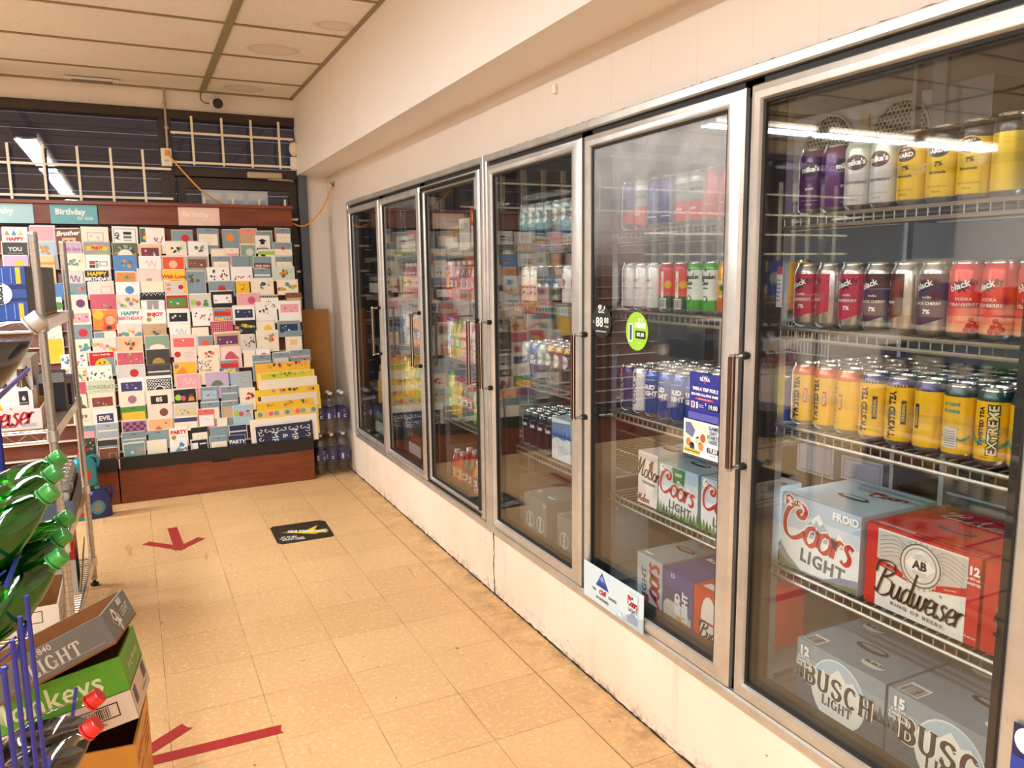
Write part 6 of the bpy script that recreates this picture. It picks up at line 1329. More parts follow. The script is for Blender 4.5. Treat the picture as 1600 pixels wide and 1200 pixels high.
def curve(P, n=6): 
    P = [Vector(p) for p in P]; out = []
    for i in range(len(P)-1):
        a, b, c, d = P[max(i-1, 0)], P[i], P[i+1], P[min(i+2, len(P)-1)]
        for k in range(n): t_ = k/n; out.append(.5*((2*b)+(c-a)*t_+(2*a-5*b+4*c-d)*t_**2+(3*b-a-3*c+d)*t_**3))
    return out+[P[-1]]
mb = MB(); mb.tube(curve([(.295, 5.855, 2.275), (.325, 5.83, 2.225), (.40, 5.82, 2.13), (.50, 5.815, 2.02), (.62, 5.835, 1.948), (.80, 5.86, 1.90), (1.06, 5.85, 1.83), (1.18, 5.83, 1.80), (1.29, 5.80, 1.90), (1.35, 5.76, 2.02), (1.372, 5.72, 2.085)]), .0055, ORG, 7)
mb.box((.278, 5.855, 2.262), (.308, 5.885, 2.292), ORG); tag(mb.build('extension_cord'), 'orange extension cord drooping over the card rack to a wall hook', 'cord')
mb = MB(); mb.tube([(XW, 5.72, 2.095), (XW-.022, 5.72, 2.092), (XW-.026, 5.72, 2.108)], .005, M('7a5a40', .5), 7); mb.box((XW-.006, 5.705, 2.078), (XW, 5.735, 2.112), M('8a6a50', .5)); tag(mb.build('wall_hook'), 'small brown hook holding the orange cord on the cooler wall', 'hook')
t = thing('security_camera', 'white bullet security camera under the ceiling edge', 'camera', (.607, 5.86, 2.625), .0)
mb = MB(); mb.lathe([(.030, 0), (.034, .005), (.034, .09), (.026, .10), (.0001, .10)], M('e9e4da', .35), 20); b = mb.build('camera_body', t); b.rotation_euler = (PI/2+.25, 0, .35); b.location = (0, .02, 0); b.rotation_euler = (-PI/2+.2, 0, .3); b.rotation_euler = (PI/2-.25, PI, .3)
b.rotation_euler = (0, 0, 0); b.matrix_basis = Matrix.Translation((.01, .06, .012)) @ Matrix.Rotation(.18, 4, 'Z') @ Matrix.Rotation(PI/2+.22, 4, 'X')
mb = MB(); mb.lathe([(.0335, .088), (.0335, .104), (.028, .108), (.0001, .108)], M('1b1a1a', .3), 20); mb.lathe([(.012, .108), (.012, .112), (.0001, .112)], M('45484c', .1, .5), 14); mb.build('lens', b)
mb = MB(); mb.tube([(.02, .085, .02), (.02, .092, .075)], .010, M('e9e4da', .35), 8); mb.build('bracket', t)
mb = MB(); mb.tube(curve([(.0, .05, .01), (-.05, .03, .0), (-.075, .04, .03), (-.068, .05, .07), (-.072, .05, .082)]), .0035, BLACKRUB, 6); mb.build('cable', t)
mb = MB(); mb.lathe([(.0001, 0), (.020, .002), (.033, .02), (.035, .04), (.028, .065), (.0001, .078)], M('e6d8bd', .4), 18)
o = tag(mb.build('motion_sensor'), 'cream rounded motion sensor on the corner below the soffit', 'sensor'); o.matrix_world = Matrix.Translation((1.145, 5.935, 2.352)) @ Matrix.Rotation(PI/2, 4, 'X') @ Matrix.Diagonal((1, 1.5, 1, 1))
mb = MB(); mb.box((1.118, 5.895, 2.205), (1.163, 5.928, 2.298), M('efe9dc', .4)); tag(mb.build('alarm_contact', bevel=.005), 'white plastic alarm box below the motion sensor', 'alarm')
t = thing('door_closer', 'pale metal door closer on the dark header over the hidden door', 'door closer', (.93, 5.93, 2.155))
mb = MB(); mb.box((-.12, -.05, -.022), (.12, 0, .022), M('b9a98c', .35, .5)); mb.build('body', t, bevel=.006)
mb = MB(); mb.tube([(.02, -.035, -.025), (.14, -.06, -.03), (.20, -.02, -.03)], .007, M('b9a98c', .35, .5), 6); mb.build('arm', t)
mb = MB(); mb.box((-.275, 5.78, ZC-.022), (.035, 5.83, ZC-.006), M('d6d3cc', .4)); mb.box((-.235, 5.785, ZC-.026), (.0, 5.825, ZC-.022), M('6f6a62', .5)); tag(mb.build('ceiling_vent', bevel=.002), 'slim pale slot fitting at the ceiling edge above the large window', 'vent')
mb = MB(); mb.box((.50, YB+.002, 1.90), (.95, YB+.004, 2.048), paper('b9c3cc')); a = Art(mb, plane((.50, YB+.002, 1.90), (1, 0, 0), (0, 0, 1)), l0=.0004)  # added panel, stands in for a bright patch showing in the door glass
for k in range(3): a.rect(.02+.15*k, .03, .13+.15*k, .075, 'slatel'); a.rect(.02+.15*k, .085, .13+.15*k, .13, 'greyl')
tag(mb.build('stand_in_panel', smooth=False), 'added pale gridded panel standing in for a bright patch in the door glass', 'notice')
# ================================================================ things around the rack foot
mb = MB(); CB = M('b07a3c', .8, 0, .15, 14); mb.box((0, 0, 0), (.205, .008, 1.19), CB); mb.box((-.012, .010, 0), (.195, .016, 1.14), CB)
o = tag(mb.build('cardboard_sheet', smooth=False), 'brown cardboard sheet leaning in the corner by the dark window frame', 'cardboard'); o.location = (1.135, 5.80, .002); o.rotation_euler = (-.08, 0, 0)
# bottled water packs
CAPW = M('d8dade', .4); LBL = M('2c2a66', .4)
def bottle_mesh(h=.300, r=.0415, m=None):
    mb = MB(); mb.lathe([(.0001, .004), (.030, .0), (r-.002, .006), (r, .014)]+[(r-.0015*(k % 2), .03+.012*k) for k in range(5)]+[(r, .10), (r-.001, .105), (r-.001, .175), (r, .18), (r-.003, .195), (r, .205), (r-.006, .225), (.026, .255), (.0135, .274), (.0135, h-.018)], m or PET, 18); return mb
def water_pack(x, y, z, label):
    t = thing('water_pack', label, 'water pack', (x, y, z), 0, 'shrink wrapped water packs in the corner'); first = None
    for i in range(3):
        for j in range(2):
            px, py = .043+.084*i, .043+.084*j
            if first is None:
                b = bottle_mesh().build('bottle', t); mb = MB(); mb.lathe([(.0418, .100), (.0418, .180)], LBL, 18, cap=False); a = Art(mb, cylm(.0418, -PI/2-.2), paper, True, .0005)
                a.poly([(-.015, .15), (.02, .178), (.02, .150)], 'slatel'); a.text('C', .03, .024, .125, 'white', 0, .02); a.rect(-.032, .11, -.016, .150, 'greyl'); mb.build('label', b)
                mb = MB(); mb.lathe([(.0155, .282), (.0155, .298), (.014, .300), (.0001, .300)], CAPW, 14); mb.build('cap', b); first = b
            else: b = dup(first, t)
            b.location = (px, py, 0); b.rotation_euler = (0, 0, rc.uniform(-.5, .5))
    mb = MB(); n = 40; V = []
    for zz, k in ((.003, .99), (.01, 1.005), (.20, 1.005), (.235, .97), (.262, .86)):
        for q in range(n):
            t_ = 2*PI*q/n; c, s = math.cos(t_), math.sin(t_); e = .35
            V.append((.127+.130*k*math.copysign(abs(c)**e, c)+.001*math.sin(7*q), .085+.088*k*math.copysign(abs(s)**e, s), zz+.002*math.sin(5*q)))
    mb.add(V, [(j*n+q, j*n+(q+1) % n, (j+1)*n+(q+1) % n, (j+1)*n+q) for j in range(4) for q in range(n)], FILM); mb.build('shrink_wrap', t); return t
water_pack(1.112, 5.50, .001, 'lower wrapped pack of clear purple labelled water bottles on the floor')
water_pack(1.116, 5.505, .302, 'upper wrapped pack of clear purple labelled water bottles, stacked on another')
# detergent jugs at the other rack end
def jug(x, y, z, c1, c2, h, label, rz):
    t = thing('detergent_jug', label, 'jug', (x, y, z), rz, 'jugs between the wire shelving and card rack')
    P = []; mb = MB(); n = 24; rings = [(0, .9), (.01, 1), (.45, 1.0), (.62, .97), (.78, .80), (.88, .45), (.90, .25)]; V = []
    for zz, k in rings:
        for q in range(n):
            t_ = 2*PI*q/n; c, s = math.cos(t_), math.sin(t_); V.append((.075*k*math.copysign(abs(c)**.6, c), .045*k*math.copysign(abs(s)**.6, s), zz*h))
    m1 = gloss(c1); mb.add(V, [(j*n+q, j*n+(q+1) % n, (j+1)*n+(q+1) % n, (j+1)*n+q) for j in range(6) for q in range(n)]+[tuple(range(n))[::-1]], m1)
    a = Art(mb, plane((0, -.0465, 0), (1, 0, 0), (0, 0, 1)), gloss, l0=.0005); a.disc(-.01, h*.35, .040, c2, h*.22, 20); a.disc(-.01, h*.35, .022, '8b8a80', h*.14); mb.build('jug_body', t)
    mb = MB(); mb.lathe([(.020, h*.88), (.022, h*.9), (.020, h), (.0001, h)], gloss(c2), 16); mb.build('cap', t)
    mb = MB(); mb.tube(curve([(.03, 0, h*.84), (.066, 0, h*.86), (.088, 0, h*.72), (.078, 0, h*.52)]), .010, m1, 8); mb.build('handle', t); return t
jug(-.275, 5.21, 0, '2a2c6e', '3f93a6', .20, 'navy detergent jug with teal cap at the foot of the card rack', .25)
jug(-.355, 5.20, 0, '3a92a2', 'c8312a', .205, 'teal detergent jug with a red mark beside the navy one', .1)
jug(-.338, 5.20, .206, '2f93a0', 'd8302c', .20, 'teal and red jug stacked on the lower teal jug', .3)
# ================================================================ floor marks
TAPE = M('a8211f', .45, 0, .10, 20)
def tape(name, label, segs, w_):
    mb = MB()
    for i, (a, b) in enumerate(segs):
        a, b = Vector((*a, 0)), Vector((*b, 0)); d_ = (b-a).normalized(); s = Vector((-d_.y, d_.x, 0))*w_/2; z0 = .0006+.0004*i
        e = d_*.006
        P = [a-s, a+s*.3+e, a+s, b+s, b+s*.2-e, b-s]; mb.add([(p.x, p.y, z0) for p in P]+[(p.x, p.y, z0+.0004) for p in P], [(6, 7, 8, 9, 10, 11)][0:1] and [(11, 10, 9, 8, 7, 6)]+[(k, (k+1) % 6, (k+1) % 6+6, k+6) for k in range(6)], TAPE)
    return tag(mb.build(name, smooth=False), label, 'floor marking')
tape('tape_arrow', 'small red tape arrow on the floor near the card rack', [((.115, 4.76), (.135, 4.34)), ((-.030, 4.545), (.150, 4.355)), ((.255, 4.490), (.115, 4.345))], .052)
tape('tape_arrow', 'large red tape arrow on the floor pointing to the case stack', [((.335, 2.405), (-.15, 2.420)), ((.060, 2.565), (-.16, 2.40)), ((.06, 2.24), (-.16, 2.42))], .050)
mb = MB(); BK = M('161615', .4)
q = [(.617, 4.196), (.621, 4.47), (.640, 4.497), (.905, 4.487), (.935, 4.455), (.925, 4.178), (.905, 4.163), (.640, 4.165)]
mb.add([(x, y, .0003) for x, y in q]+[(x, y, .0010) for x, y in q], [tuple(range(7, -1, -1)), tuple(range(8, 16))]+[(i, (i+1) % 8, (i+1) % 8+8, i+8) for i in range(8)], BK)
a = Art(mb, plane((.617, 4.163, .001), (1, 0, 0), (0, 1, 0)), l0=.0002)
a.poly([(.045, .205), (.150, .160), (.140, .185), (.300, .075), (.215, .115), (.225, .085)], 'f2c81e'); a.poly([(.15, .15), (.26, .235), (.225, .15), (.30, .15), (.215, .085), (.235, .13), (.16, .12)], 'f2c81e')
a.text('GATORADE', .050, .185, .155, 'dfe6e0', -.45, .05, .1, .85); a.text('IT IS IN', .026, .075, .105, 'f0efe8', -.2, .04); a.text('THE COOLER', .022, .085, .075, 'f0efe8', -.2, .03); a.text('RIGHT HERE', .022, .09, .05, 'f0efe8', -.2, .03)
tag(mb.build('floor_sticker', smooth=False), 'black floor sticker with a yellow lightning bolt', 'sticker')
# ================================================================ chrome wire shelving with beer packs
P2, P1 = Vector((-.257, 4.018, 0)), Vector((-.289, 3.17, 0)); WDT = Vector((-.457, .02, 0))
t = thing('wire_shelving', 'chrome wire shelving unit in front of the card rack', 'shelving', (0, 0, 0))
CHW = M('d3cfc8', .22, .85, .06, 40); CHP = M('bdb7b0', .25, .8, .08, 40)
for k, p in enumerate((P1, P2, P1+WDT, P2+WDT)):
    mb = MB(); prof = [(.0145, .03)]
    z = .05
    while z < 1.60: prof += [(.0145, z-.0012), (.0128, z-.001), (.0128, z+.001), (.0145, z+.0012)]; z += .0254
    prof += [(.0145, 1.608), (.012, 1.612), (.0001, 1.612)]; mb.lathe(prof, CHP, 12, p.x, p.y); po = mb.build('post', t)
    mb = MB(); mb.lathe([(.010, 0), (.018, .003), (.018, .014), (.008, .018), (.008, .04)], BLACKRUB, 10, p.x, p.y); mb.build('foot', po)
SZ = [1.300, .905, .487, .135]
for z in SZ:
    mb = MB()
    for a, b in ((P1, P2), (P1+WDT, P2+WDT), (P1, P1+WDT), (P2, P2+WDT)):
        long_ = (a-b).length > .6
        for dz in (0, -.032): mb.tube([a+Vector((0, 0, z+dz)), b+Vector((0, 0, z+dz))], .0036, CHW, 6)
        n = 24 if long_ else 12
        mb.tube([a.lerp(b, i/n)+Vector((0, 0, z-(.032 if i % 2 else 0))) for i in range(n+1)], .0022, CHW, 4)
    n = 34
    for i in range(1, n): q = P1.lerp(P2, i/n); mb.tube([q+Vector((0, 0, z+.003)), q+WDT+Vector((0, 0, z+.003))], .0019, CHW, 4)
    for k in (.3, .7): mb.tube([P1+WDT*k+Vector((0, 0, z-.002)), P2+WDT*k+Vector((0, 0, z-.002))], .003, CHW, 5)
    for p in (P1, P2, P1+WDT, P2+WDT): mb.lathe([(.0155, z-.036), (.021, z-.034), (.019, z+.004), (.0155, z+.006)], CHW, 12, p.x, p.y)
    sh = mb.build('shelf', t)
    # clear label strip clipped to the aisle side
    mb = MB(); N_ = Vector((.008, 0, 0)); a, b = P1.lerp(P2, .02)+N_, P1.lerp(P2, .97)+N_
    mb.add([(a.x, a.y, z-.036), (b.x, b.y, z-.036), (b.x, b.y, z+.004), (a.x, a.y, z+.004), (a.x-.003, a.y, z-.036), (b.x-.003, b.y, z-.036), (b.x-.003, b.y, z+.004), (a.x-.003, a.y, z+.004)], [(0, 1, 2, 3), (7, 6, 5, 4), (3, 2, 6, 7), (0, 4, 5, 1)], M('cfc8c0', .18, .3, .25, 30)); mb.build('label_strip', sh)
def fpack(a, w_, h):      # face toward the camera: shrink wrapped cans lying sideways
    a.rect(0, 0, w_, h, '2a4a9a'); a.rect(0, h*.36, w_, h*.66, '1d2c5c'); a.rect(0, h*.42, w_, h*.58, '2d4c92')
    for v in (0, .66): a.rect(w_*.83, h*(v+.02), w_*.92, h*(v+.32), 'e9b52c'); [a.rect(w_*(.1+.16*k), h*(v+.03), w_*(.12+.16*k), h*(v+.31), '6f92c8') for k in range(5)]
    a.disc(w_*.52, h*.50, h*.19, 'c9d0d6', h*.20); a.text('BUSCH', h*.12, w_*.52, h*.50, '23242c', PI/2, .06)
def spack(a, d_, h):
    a.rect(0, 0, d_, h, '46505c'); a.rect(0, 0, d_, h*.05, 'b98a3a'); a.ring(d_*.42, h*.50, h*.40, h*.385, 'c9cdd0'); a.disc(d_*.42, h*.46, h*.30, 'b9bec0', h*.36); a.text('BUSCH', h*.26, d_*.42, h*.52, '23242c', 0, .06); a.text('LIGHT', h*.10, d_*.42, h*.34, '23242c', 0, .05)
def boxy(name, x0, y0, z0, dx, dy, dz, c, label, cat, front=None, side=None, top=None, group=None, op=False, rz=0.):
    """box whose -y face looks at the camera; x0,y0 is its lower corner"""
    mb = MB(); m = paper(c)
    if op:
        kr = M('a8743f', .75, 0, .12, 30); e = .005
        mb.box((0, 0, 0), (dx, dy, e), kr)
        for a, b in (((0, 0), (dx, e)), ((0, dy-e), (dx, dy)), ((0, e), (e, dy-e)), ((dx-e, e), (dx, dy-e))): mb.box((a[0], a[1], e), (b[0], b[1], dz), m)
        for a, b in (((e, e), (dx-e, e+.001)), ((e, dy-e-.001), (dx-e, dy-e)), ((e, e), (e+.001, dy-e)), ((dx-e-.001, e), (dx-e, dy-e))): mb.box((a[0], a[1], e), (b[0], b[1], dz-.001), kr)
    else: mb.box((0, 0, 0), (dx, dy, dz), m)
    if front: front(Art(mb, plane((0, 0, 0), (1, 0, 0), (0, 0, 1)), l0=.0004), dx, dz)
    if side: side(Art(mb, plane((dx, 0, 0), (0, 1, 0), (0, 0, 1)), l0=.0004), dy, dz)
    if top: top(Art(mb, plane((0, 0, dz), (1, 0, 0), (0, 1, 0)), l0=.0004), dx, dy)
    o = mb.build(name, smooth=False); o.location = (x0, y0, z0); o.rotation_euler = (0, 0, rz); return tag(o, label, cat, group)
ZT = SZ[0]+.006
boxy('beer_pack', -.487, 3.185, ZT, .162, .72, .188, '33405a', 'blue wrapped beer pack with a dark grey badge side on the highest chrome shelf', 'beer pack', fpack, spack, lambda a, w_, d_: a.rect(0, 0, w_, d_, 'c9c9cc'), rz=-.045)
Z2 = SZ[1]+.006
def ftray(a, w_, h): a.script('Budweiser', w_*.29, w_*.52, h*.60, 'b5202a', .10, .04, .04, .25, .8); a.rect(w_*.3, h*.20, w_*.75, h*.24, '5a5a78'); barcode(a, w_*.80, h*.18, w_*.95, h*.34, 'slatel')
def stray(a, d_, h): a.disc(d_*.3, h*.5, h*.3, 'c8837e'); a.rect(d_*.5, h*.2, d_*.9, h*.7, 'd8cfc9')
boxy('case_tray', -.64, 3.205, Z2, .320, .33, .078, 'ddd2cc', 'white cardboard tray with red script holding the yellow printed bottle carrier', 'tray', ftray, stray, op=True)
# bottle carrier with six amber bottles
t = thing('bottle_carrier', 'white six bottle carrier printed with a yellow bottle', 'bottle carrier', (-.535, 3.23, Z2+.006))
mb = MB(); cw = paper('e9e2de'); W_, D_, H_ = .190, .15, .135
for a, b in (((0, 0), (W_, .004)), ((0, D_-.004), (W_, D_)), ((0, .004), (.004, D_-.004)), ((W_-.004, .004), (W_, D_-.004))): mb.box((a[0], a[1], 0), (b[0], b[1], H_), cw)
mb.box((.004, D_/2-.002, 0), (W_-.004, D_/2+.002, H_+.045), cw); mb.add([(.004, 0, H_), (W_-.004, 0, H_), (W_-.05, D_/2, H_+.04), (.05, D_/2, H_+.04)], [(0, 1, 2, 3)], cw)
a = Art(mb, plane((0, 0, 0), (1, 0, 0), (0, 0, 1)), l0=.0005)
u = W_*.40; a.poly([(u-.032, .01), (u+.032, .01), (u+.032, .055), (u+.014, .085), (u+.012, .125), (u-.012, .125), (u-.014, .085), (u-.032, .055)], 'f0b81c'); a.rect(u-.036, .028, u+.036, .052, 'efe9e2'); a.text('Corona', .022, u, .041, '22305c', 0, .05); a.rect(u-.034, .008, u+.034, .020, 'e8c9a0')
a.rect(W_*.78, .085, W_*.93, H_, '2a2430'); a.text('6', .022, W_*.855, .108, 'efe9e2', 0, .04); a.text('BOTTLES', .006, W_*.855, .092, 'efe9e2'); mb.build('carrier', t, smooth=False)
AMB = M('5c3418', .12, 0, .1, 20, .6)
for i in range(3):
    for j in range(2):
        mb = MB(); cx, cy_ = .033+.062*i, .04+.070*j
        mb.lathe([(.0001, .004), (.028, .004), (.028, .12), (.022, .145), (.013, .165), (.0125, .205), (.0145, .207), (.0145, .213)], PET if 0 else AMB, 16, cx, cy_); mb.build('bottle', t)
        mb = MB(); mb.lathe([(.0155, .212), (.0150, .222), (.0001, .224)], gloss('d9d4cc'), 14, cx, cy_); mb.build('bottle_cap', t)
boxy('beer_pack', -.36, 3.60, Z2, .09, .12, .16, '22252c', 'dark can pack standing behind the bottle carrier', 'beer pack', lambda a, w_, h: (a.rect(0, h*.75, w_, h, '9aa2a6'), a.rect(w_*.4, 0, w_*.55, h*.8, '55606a')))
boxy('beer_pack', -.335, 3.78, Z2, .075, .16, .115, '33285a', 'short violet can pack near the far chrome post', 'beer pack', lambda a, w_, h: a.rect(0, h*.8, w_, h, 'a3a3ad'))
boxy('paper_carton', -.62, 3.62, Z2, .24, .26, .225, 'e6dcd6', 'plain white carton with a barcode corner on the second chrome shelf', 'carton', lambda a, w_, h: (a.rect(w_*.3, h*.92, w_*.5, h*.94, 'd58aa0'), [a.rect(0, h*(.15+.06*k), w_, h*(.155+.06*k), 'c9b8ae') for k in range(4)]))
Z3 = SZ[2]+.006
boxy('beer_pack', -.66, 3.22, Z3, .22, .40, .155, '24356a', 'dark blue can pack on the third chrome shelf', 'beer pack', lambda a, w_, h: [a.disc(w_*(.17+.33*k), h*.5, w_*.13, '3560a8', h*.4) for k in range(3)])
boxy('case_tray', -.42, 3.42, Z3, .155, .50, .085, '5f6f80', 'slate cardboard tray of silver cans beside the far chrome post', 'tray', op=True)
SC = can_proto('s', [(0, '8c9694'), (.05, '5d6668'), (.12, 'b0b6b4')], lambda a: (a.disc(0, .09, .018, 'c9cdc8', .022), a.text('ICE', .016, 0, .045, 'e0e2de', 0, .05)))
first = True
for i in range(2):
    for j in range(6):
        o = SC if first else dup(SC); first = False
        o.location = (-.381+.072*i, 3.468+.075*j, Z3+.006); o.rotation_euler = (0, 0, rc.uniform(0, 3)+1.2); tag(o, 'silver grey can in the slate tray, %s from the aisle end, %s column' % (ORD[j], ORD[1-i]), 'can', 'silver cans in the slate tray')
boxy('gift_box', -.60, 3.64, Z3, .16, .24, .14, 'd9c9be', 'pale carton with a red corner behind the dark blue can pack', 'carton', lambda a, w_, h: (a.rect(0, h*.5, w_, h*.8, 'a8332c'), a.rect(0, h*.2, w_, h*.4, '3a3c44')))
Z4 = SZ[3]+.006
def fbar(a, w_, h): a.frame(w_*.28, h*.42, w_*.84, h*.86, .003, '241c1a'); barcode(a, w_*.31, h*.48, w_*.72, h*.80, '4a3028'); a.text('0 72311 10024 8', .012, w_*.55, h*.30, '3a3430'); a.text('4X6', .014, w_*.12, h*.2, '3a3430')
boxy('case_tray', -.66, 3.205, Z4, .330, .34, .105, 'e9dfd2', 'open kraft lined tray with a framed barcode on the lowest chrome shelf', 'tray', fbar, lambda a, d_, h: a.frame(d_*.2, h*.4, d_*.6, h*.8, .003, '241c1a'), op=True)
boxy('beer_pack', -.44, 3.57, Z4, .15, .22, .235, 'd6cfc8', 'white and red beer pack on the lowest chrome shelf', 'beer pack', lambda a, w_, h: (a.rect(0, h*.62, w_, h, 'c4322c'), a.ring(w_*.5, h*.42, .045, .038, '9a948c'), a.ring(w_*.5, h*.42, .03, .024, '9a948c'), a.rect(w_*.05, h*.15, w_*.5, h*.22, 'c4322c')), lambda a, d_, h: (a.poly([(0, h), (d_*.9, h), (d_*.5, h*.68), (0, h*.6)], 'd0332c'), a.disc(d_*.6, h*.5, .02, 'b5503f')), rz=.02)
mb = MB(); mb.box((0, 0, 0), (.004, .24, .17), paper('5c7288')); a = Art(mb, plane((.004, 0, 0), (0, 1, 0), (0, 0, 1))); a.text('ICE', .04, .10, .08, 'a9bccb', 0, .05)
o = tag(mb.build('tray_flap', smooth=False), 'blue grey tray side standing against the white and red beer pack', 'cardboard'); o.location = (-.283, 3.56, Z4); o.rotation_euler = (0, .12, .02)

# ================================================================ blue wire bottle rack with two litre bottles
BLW = M('2c2f86', .35, .2, .08, 30)
t = thing('bottle_rack', 'blue wire floor rack holding the big soda bottles', 'wire rack', (0, 0, 0))
mb = MB()
ys = [.652+.068*k for k in range(8)]
for y in ys:
    mb.tube(curve([(-.150, y, .02), (-.150, y, .45), (-.150, y, 1.05)], 2), .0029, BLW, 7)
for z in (.05, .30, .80): mb.tube([(-.150, ys[0]-.03, z), (-.150, ys[-1]+.03, z)], .0042, BLW, 7)
for y in (ys[0]-.03, ys[-1]+.03):
    for z in (.05, .30): mb.tube([(-.150, y, z), (-.275, y, z)], .004, BLW, 6)
mb.tube([(-.275, .612, .05), (-.275, 1.928, .05)], .005, BLW, 6); mb.tube([(-.275, .612, .30), (-.275, 1.928, .30)], .005, BLW, 6); mb.tube([(-.275, .622, 0), (-.275, .622, .80)], .005, BLW, 6); mb.tube([(-.275, .622, .80), (-.150, .622, .80)], .004, BLW, 6)
mb.build('front_guard', t)
for y in (1.432, 1.928):
    mb = MB(); mb.tube([(-.62, y, .0), (-.62, y, 1.45)], .008, BLW, 8); mb.tube([(-.62, y, .30), (-.25, y, .30)], .005, BLW, 7); mb.tube([(-.62, y, .05), (-.25, y, .05)], .005, BLW, 7); mb.tube([(-.275, y, 0), (-.275, y, 1.25)], .0065, BLW, 7); mb.build('side_frame', t)
AX = Vector((.80, -.06, .60)).normalized()
def cradle(ca, yn, yf):     # rails under a row of leaning bottles: ca = cap position of the row
    mb = MB(); ye = yf+.035; yn, yf = 1.44, 1.92; side = Vector((0, 1, 0)); dn = AX.cross(side).normalized(); dn = dn if dn.z < 0 else -dn
    for s in (-.285, -.13): q = Vector((ca[0], 0, ca[2]))+Vector((AX.x, 0, AX.z))*s+Vector((dn.x, 0, dn.z))*(.060); mb.tube([(q.x, yn, q.z), (q.x, yf, q.z)], .0042, BLW, 7)
    q = Vector((ca[0], 0, ca[2]))-Vector((AX.x, 0, AX.z))*.322; mb.tube([(q.x, yn, q.z), (q.x, yf, q.z)], .0042, BLW, 7); mb.tube([(q.x+dn.x*.05, yn, q.z+dn.z*.05), (q.x+dn.x*.05, yf, q.z+dn.z*.05)], .0042, BLW, 7)
    a0 = Vector((ca[0], 0, ca[2]))+Vector((dn.x, 0, dn.z))*.0605; ax = Vector((AX.x, 0, AX.z))
    for k in range(8):
        y = yn+(ye-yn)*k/7; p, p2, p3 = a0-ax*.322, a0-ax*.15, Vector((q.x, 0, q.z+.03)); mb.tube([(p3.x, y, p3.z), (p.x, y, p.z), (p2.x, y, p2.z)], .0022, BLW, 5)
    for y in (yn, ye):
        p2 = a0-ax*.15; mb.tube([(-.62, y, a0.z-.322*ax.z), (q.x, y, a0.z-.322*ax.z), (p2.x, y, p2.z)], .005, BLW, 7)
    mb.build('cradle', t)
def big_bottle(cap_pos, liq, shell, capc, lab, label, group, level=.9, rz=0.):
    """cap_pos: middle of the cap's outer face"""
    o = bpy.data.objects.new('soda_bottle', None); COL.objects.link(o)
    L_ = .315; prof = [(.0001, .012), (.020, .006), (.034, .0), (.046, .006), (.053, .02), (.054, .045), (.052, .06), (.0525, .13), (.054, .145), (.054, .165), (.050, .195), (.041, .225), (.029, .252), (.018, .272), (.0135, .280), (.0135, .300)]
    mb = MB(); mb.lathe(prof, shell, 28); b = mb.build('bottle_shell', o)
    mb = MB(); k = .94
    mb.lathe([(.0001, .014)]+[(max(r-.0022, .001), z+.001) for r, z in prof[2:-2]]+[(.0001, .281)], liq, 28); dk = mb.build('drink', o)
    if lab:
        mb = MB(); mb.lathe([(.0545, .062), (.0545, .130)], gloss(lab[0]), 28, cap=False); a = Art(mb, cylm(.0545, -PI/2, 0), gloss, True, .0006); a.rect(-.03, .078, .03, .114, lab[1]); mb.build('label_wrap', o)
    mb = MB(); n = 30; V = []
    rp = [(.0155, .283), (.0168, .285), (.0168, .302), (.0155, .305)]
    for j, (r, z) in enumerate(rp):
        for q in range(n*2): t_ = PI*q/n; rr = r*(1.0 if q % 2 else .965) if j in (1, 2) else r*.97; V.append((rr*math.cos(t_), rr*math.sin(t_), z))
    mb.add(V, [(j*2*n+q, j*2*n+(q+1) % (2*n), (j+1)*2*n+(q+1) % (2*n), (j+1)*2*n+q) for j in range(3) for q in range(2*n)]+[tuple(3*2*n+q for q in range(2*n))], gloss(capc)); mb.lathe([(.0178, .279), (.0182, .281), (.0178, .2825), (.0150, .2825)], gloss(capc), 24); mb.build('cap', o)
    d_ = AX; s = Vector((0, 1, 0)); x_ = s.cross(d_).normalized(); y_ = d_.cross(x_)
    Mx = Matrix(((x_.x, y_.x, d_.x, 0), (x_.y, y_.y, d_.y, 0), (x_.z, y_.z, d_.z, 0), (0, 0, 0, 1)))
    o.matrix_world = Matrix.Translation(Vector(cap_pos)-d_*.305) @ Mx @ Matrix.Rotation(rz, 4, 'Z')
    # the drink settles level inside the leaning bottle
    R3 = o.matrix_world.to_3x3(); inv = R3.inverted(); nl = (inv @ Vector((0, 0, 1))).normalized(); bmv = bmesh.new(); bmv.from_mesh(dk.data)
    r_ = bmesh.ops.bisect_plane(bmv, geom=bmv.verts[:]+bmv.edges[:]+bmv.faces[:], plane_co=(0, 0, level*.3), plane_no=nl, clear_outer=True)
    ed = [e for e in r_['geom_cut'] if isinstance(e, bmesh.types.BMEdge)]
    bmesh.ops.holes_fill(bmv, edges=ed, sides=0); bmv.to_mesh(dk.data); bmv.free()
    return tag(o, label, 'bottle', group)
GRL = M('3d7216', .08, 0, .25, 6, .4); COLA = M('140905', .06, 0, .2, 6, .5)
GC = '3f9a42'
for i, (y, z) in enumerate(((1.80, 1.094), (1.69, 1.088), (1.58, 1.078))):
    big_bottle((-.150, y, z), GRL, PETG, GC, None, ('upper green soda bottle with its cap highest, beside the chrome post', 'middle bottle of the upper green row', 'third bottle of the upper green row, its cap lowest')[i], 'green soda bottles', .80)
for i, (y, z) in enumerate(((1.80, .966), (1.69, .960), (1.58, .955))):
    big_bottle((-.146, y, z), GRL, PETG, GC, None, ('lower row green soda bottle with its cap closest to the aisle floor view', 'middle bottle of the lower green row', 'third bottle of the lower green row, just above the barcode tray')[i], 'green soda bottles', .80)
big_bottle((-.112, 1.62, .648), COLA, PET, 'e02a22', ('c8201c', 'e8e2dc'), 'cola bottle with red cap in front of the green case lettering', 'red capped cola bottles', .72)
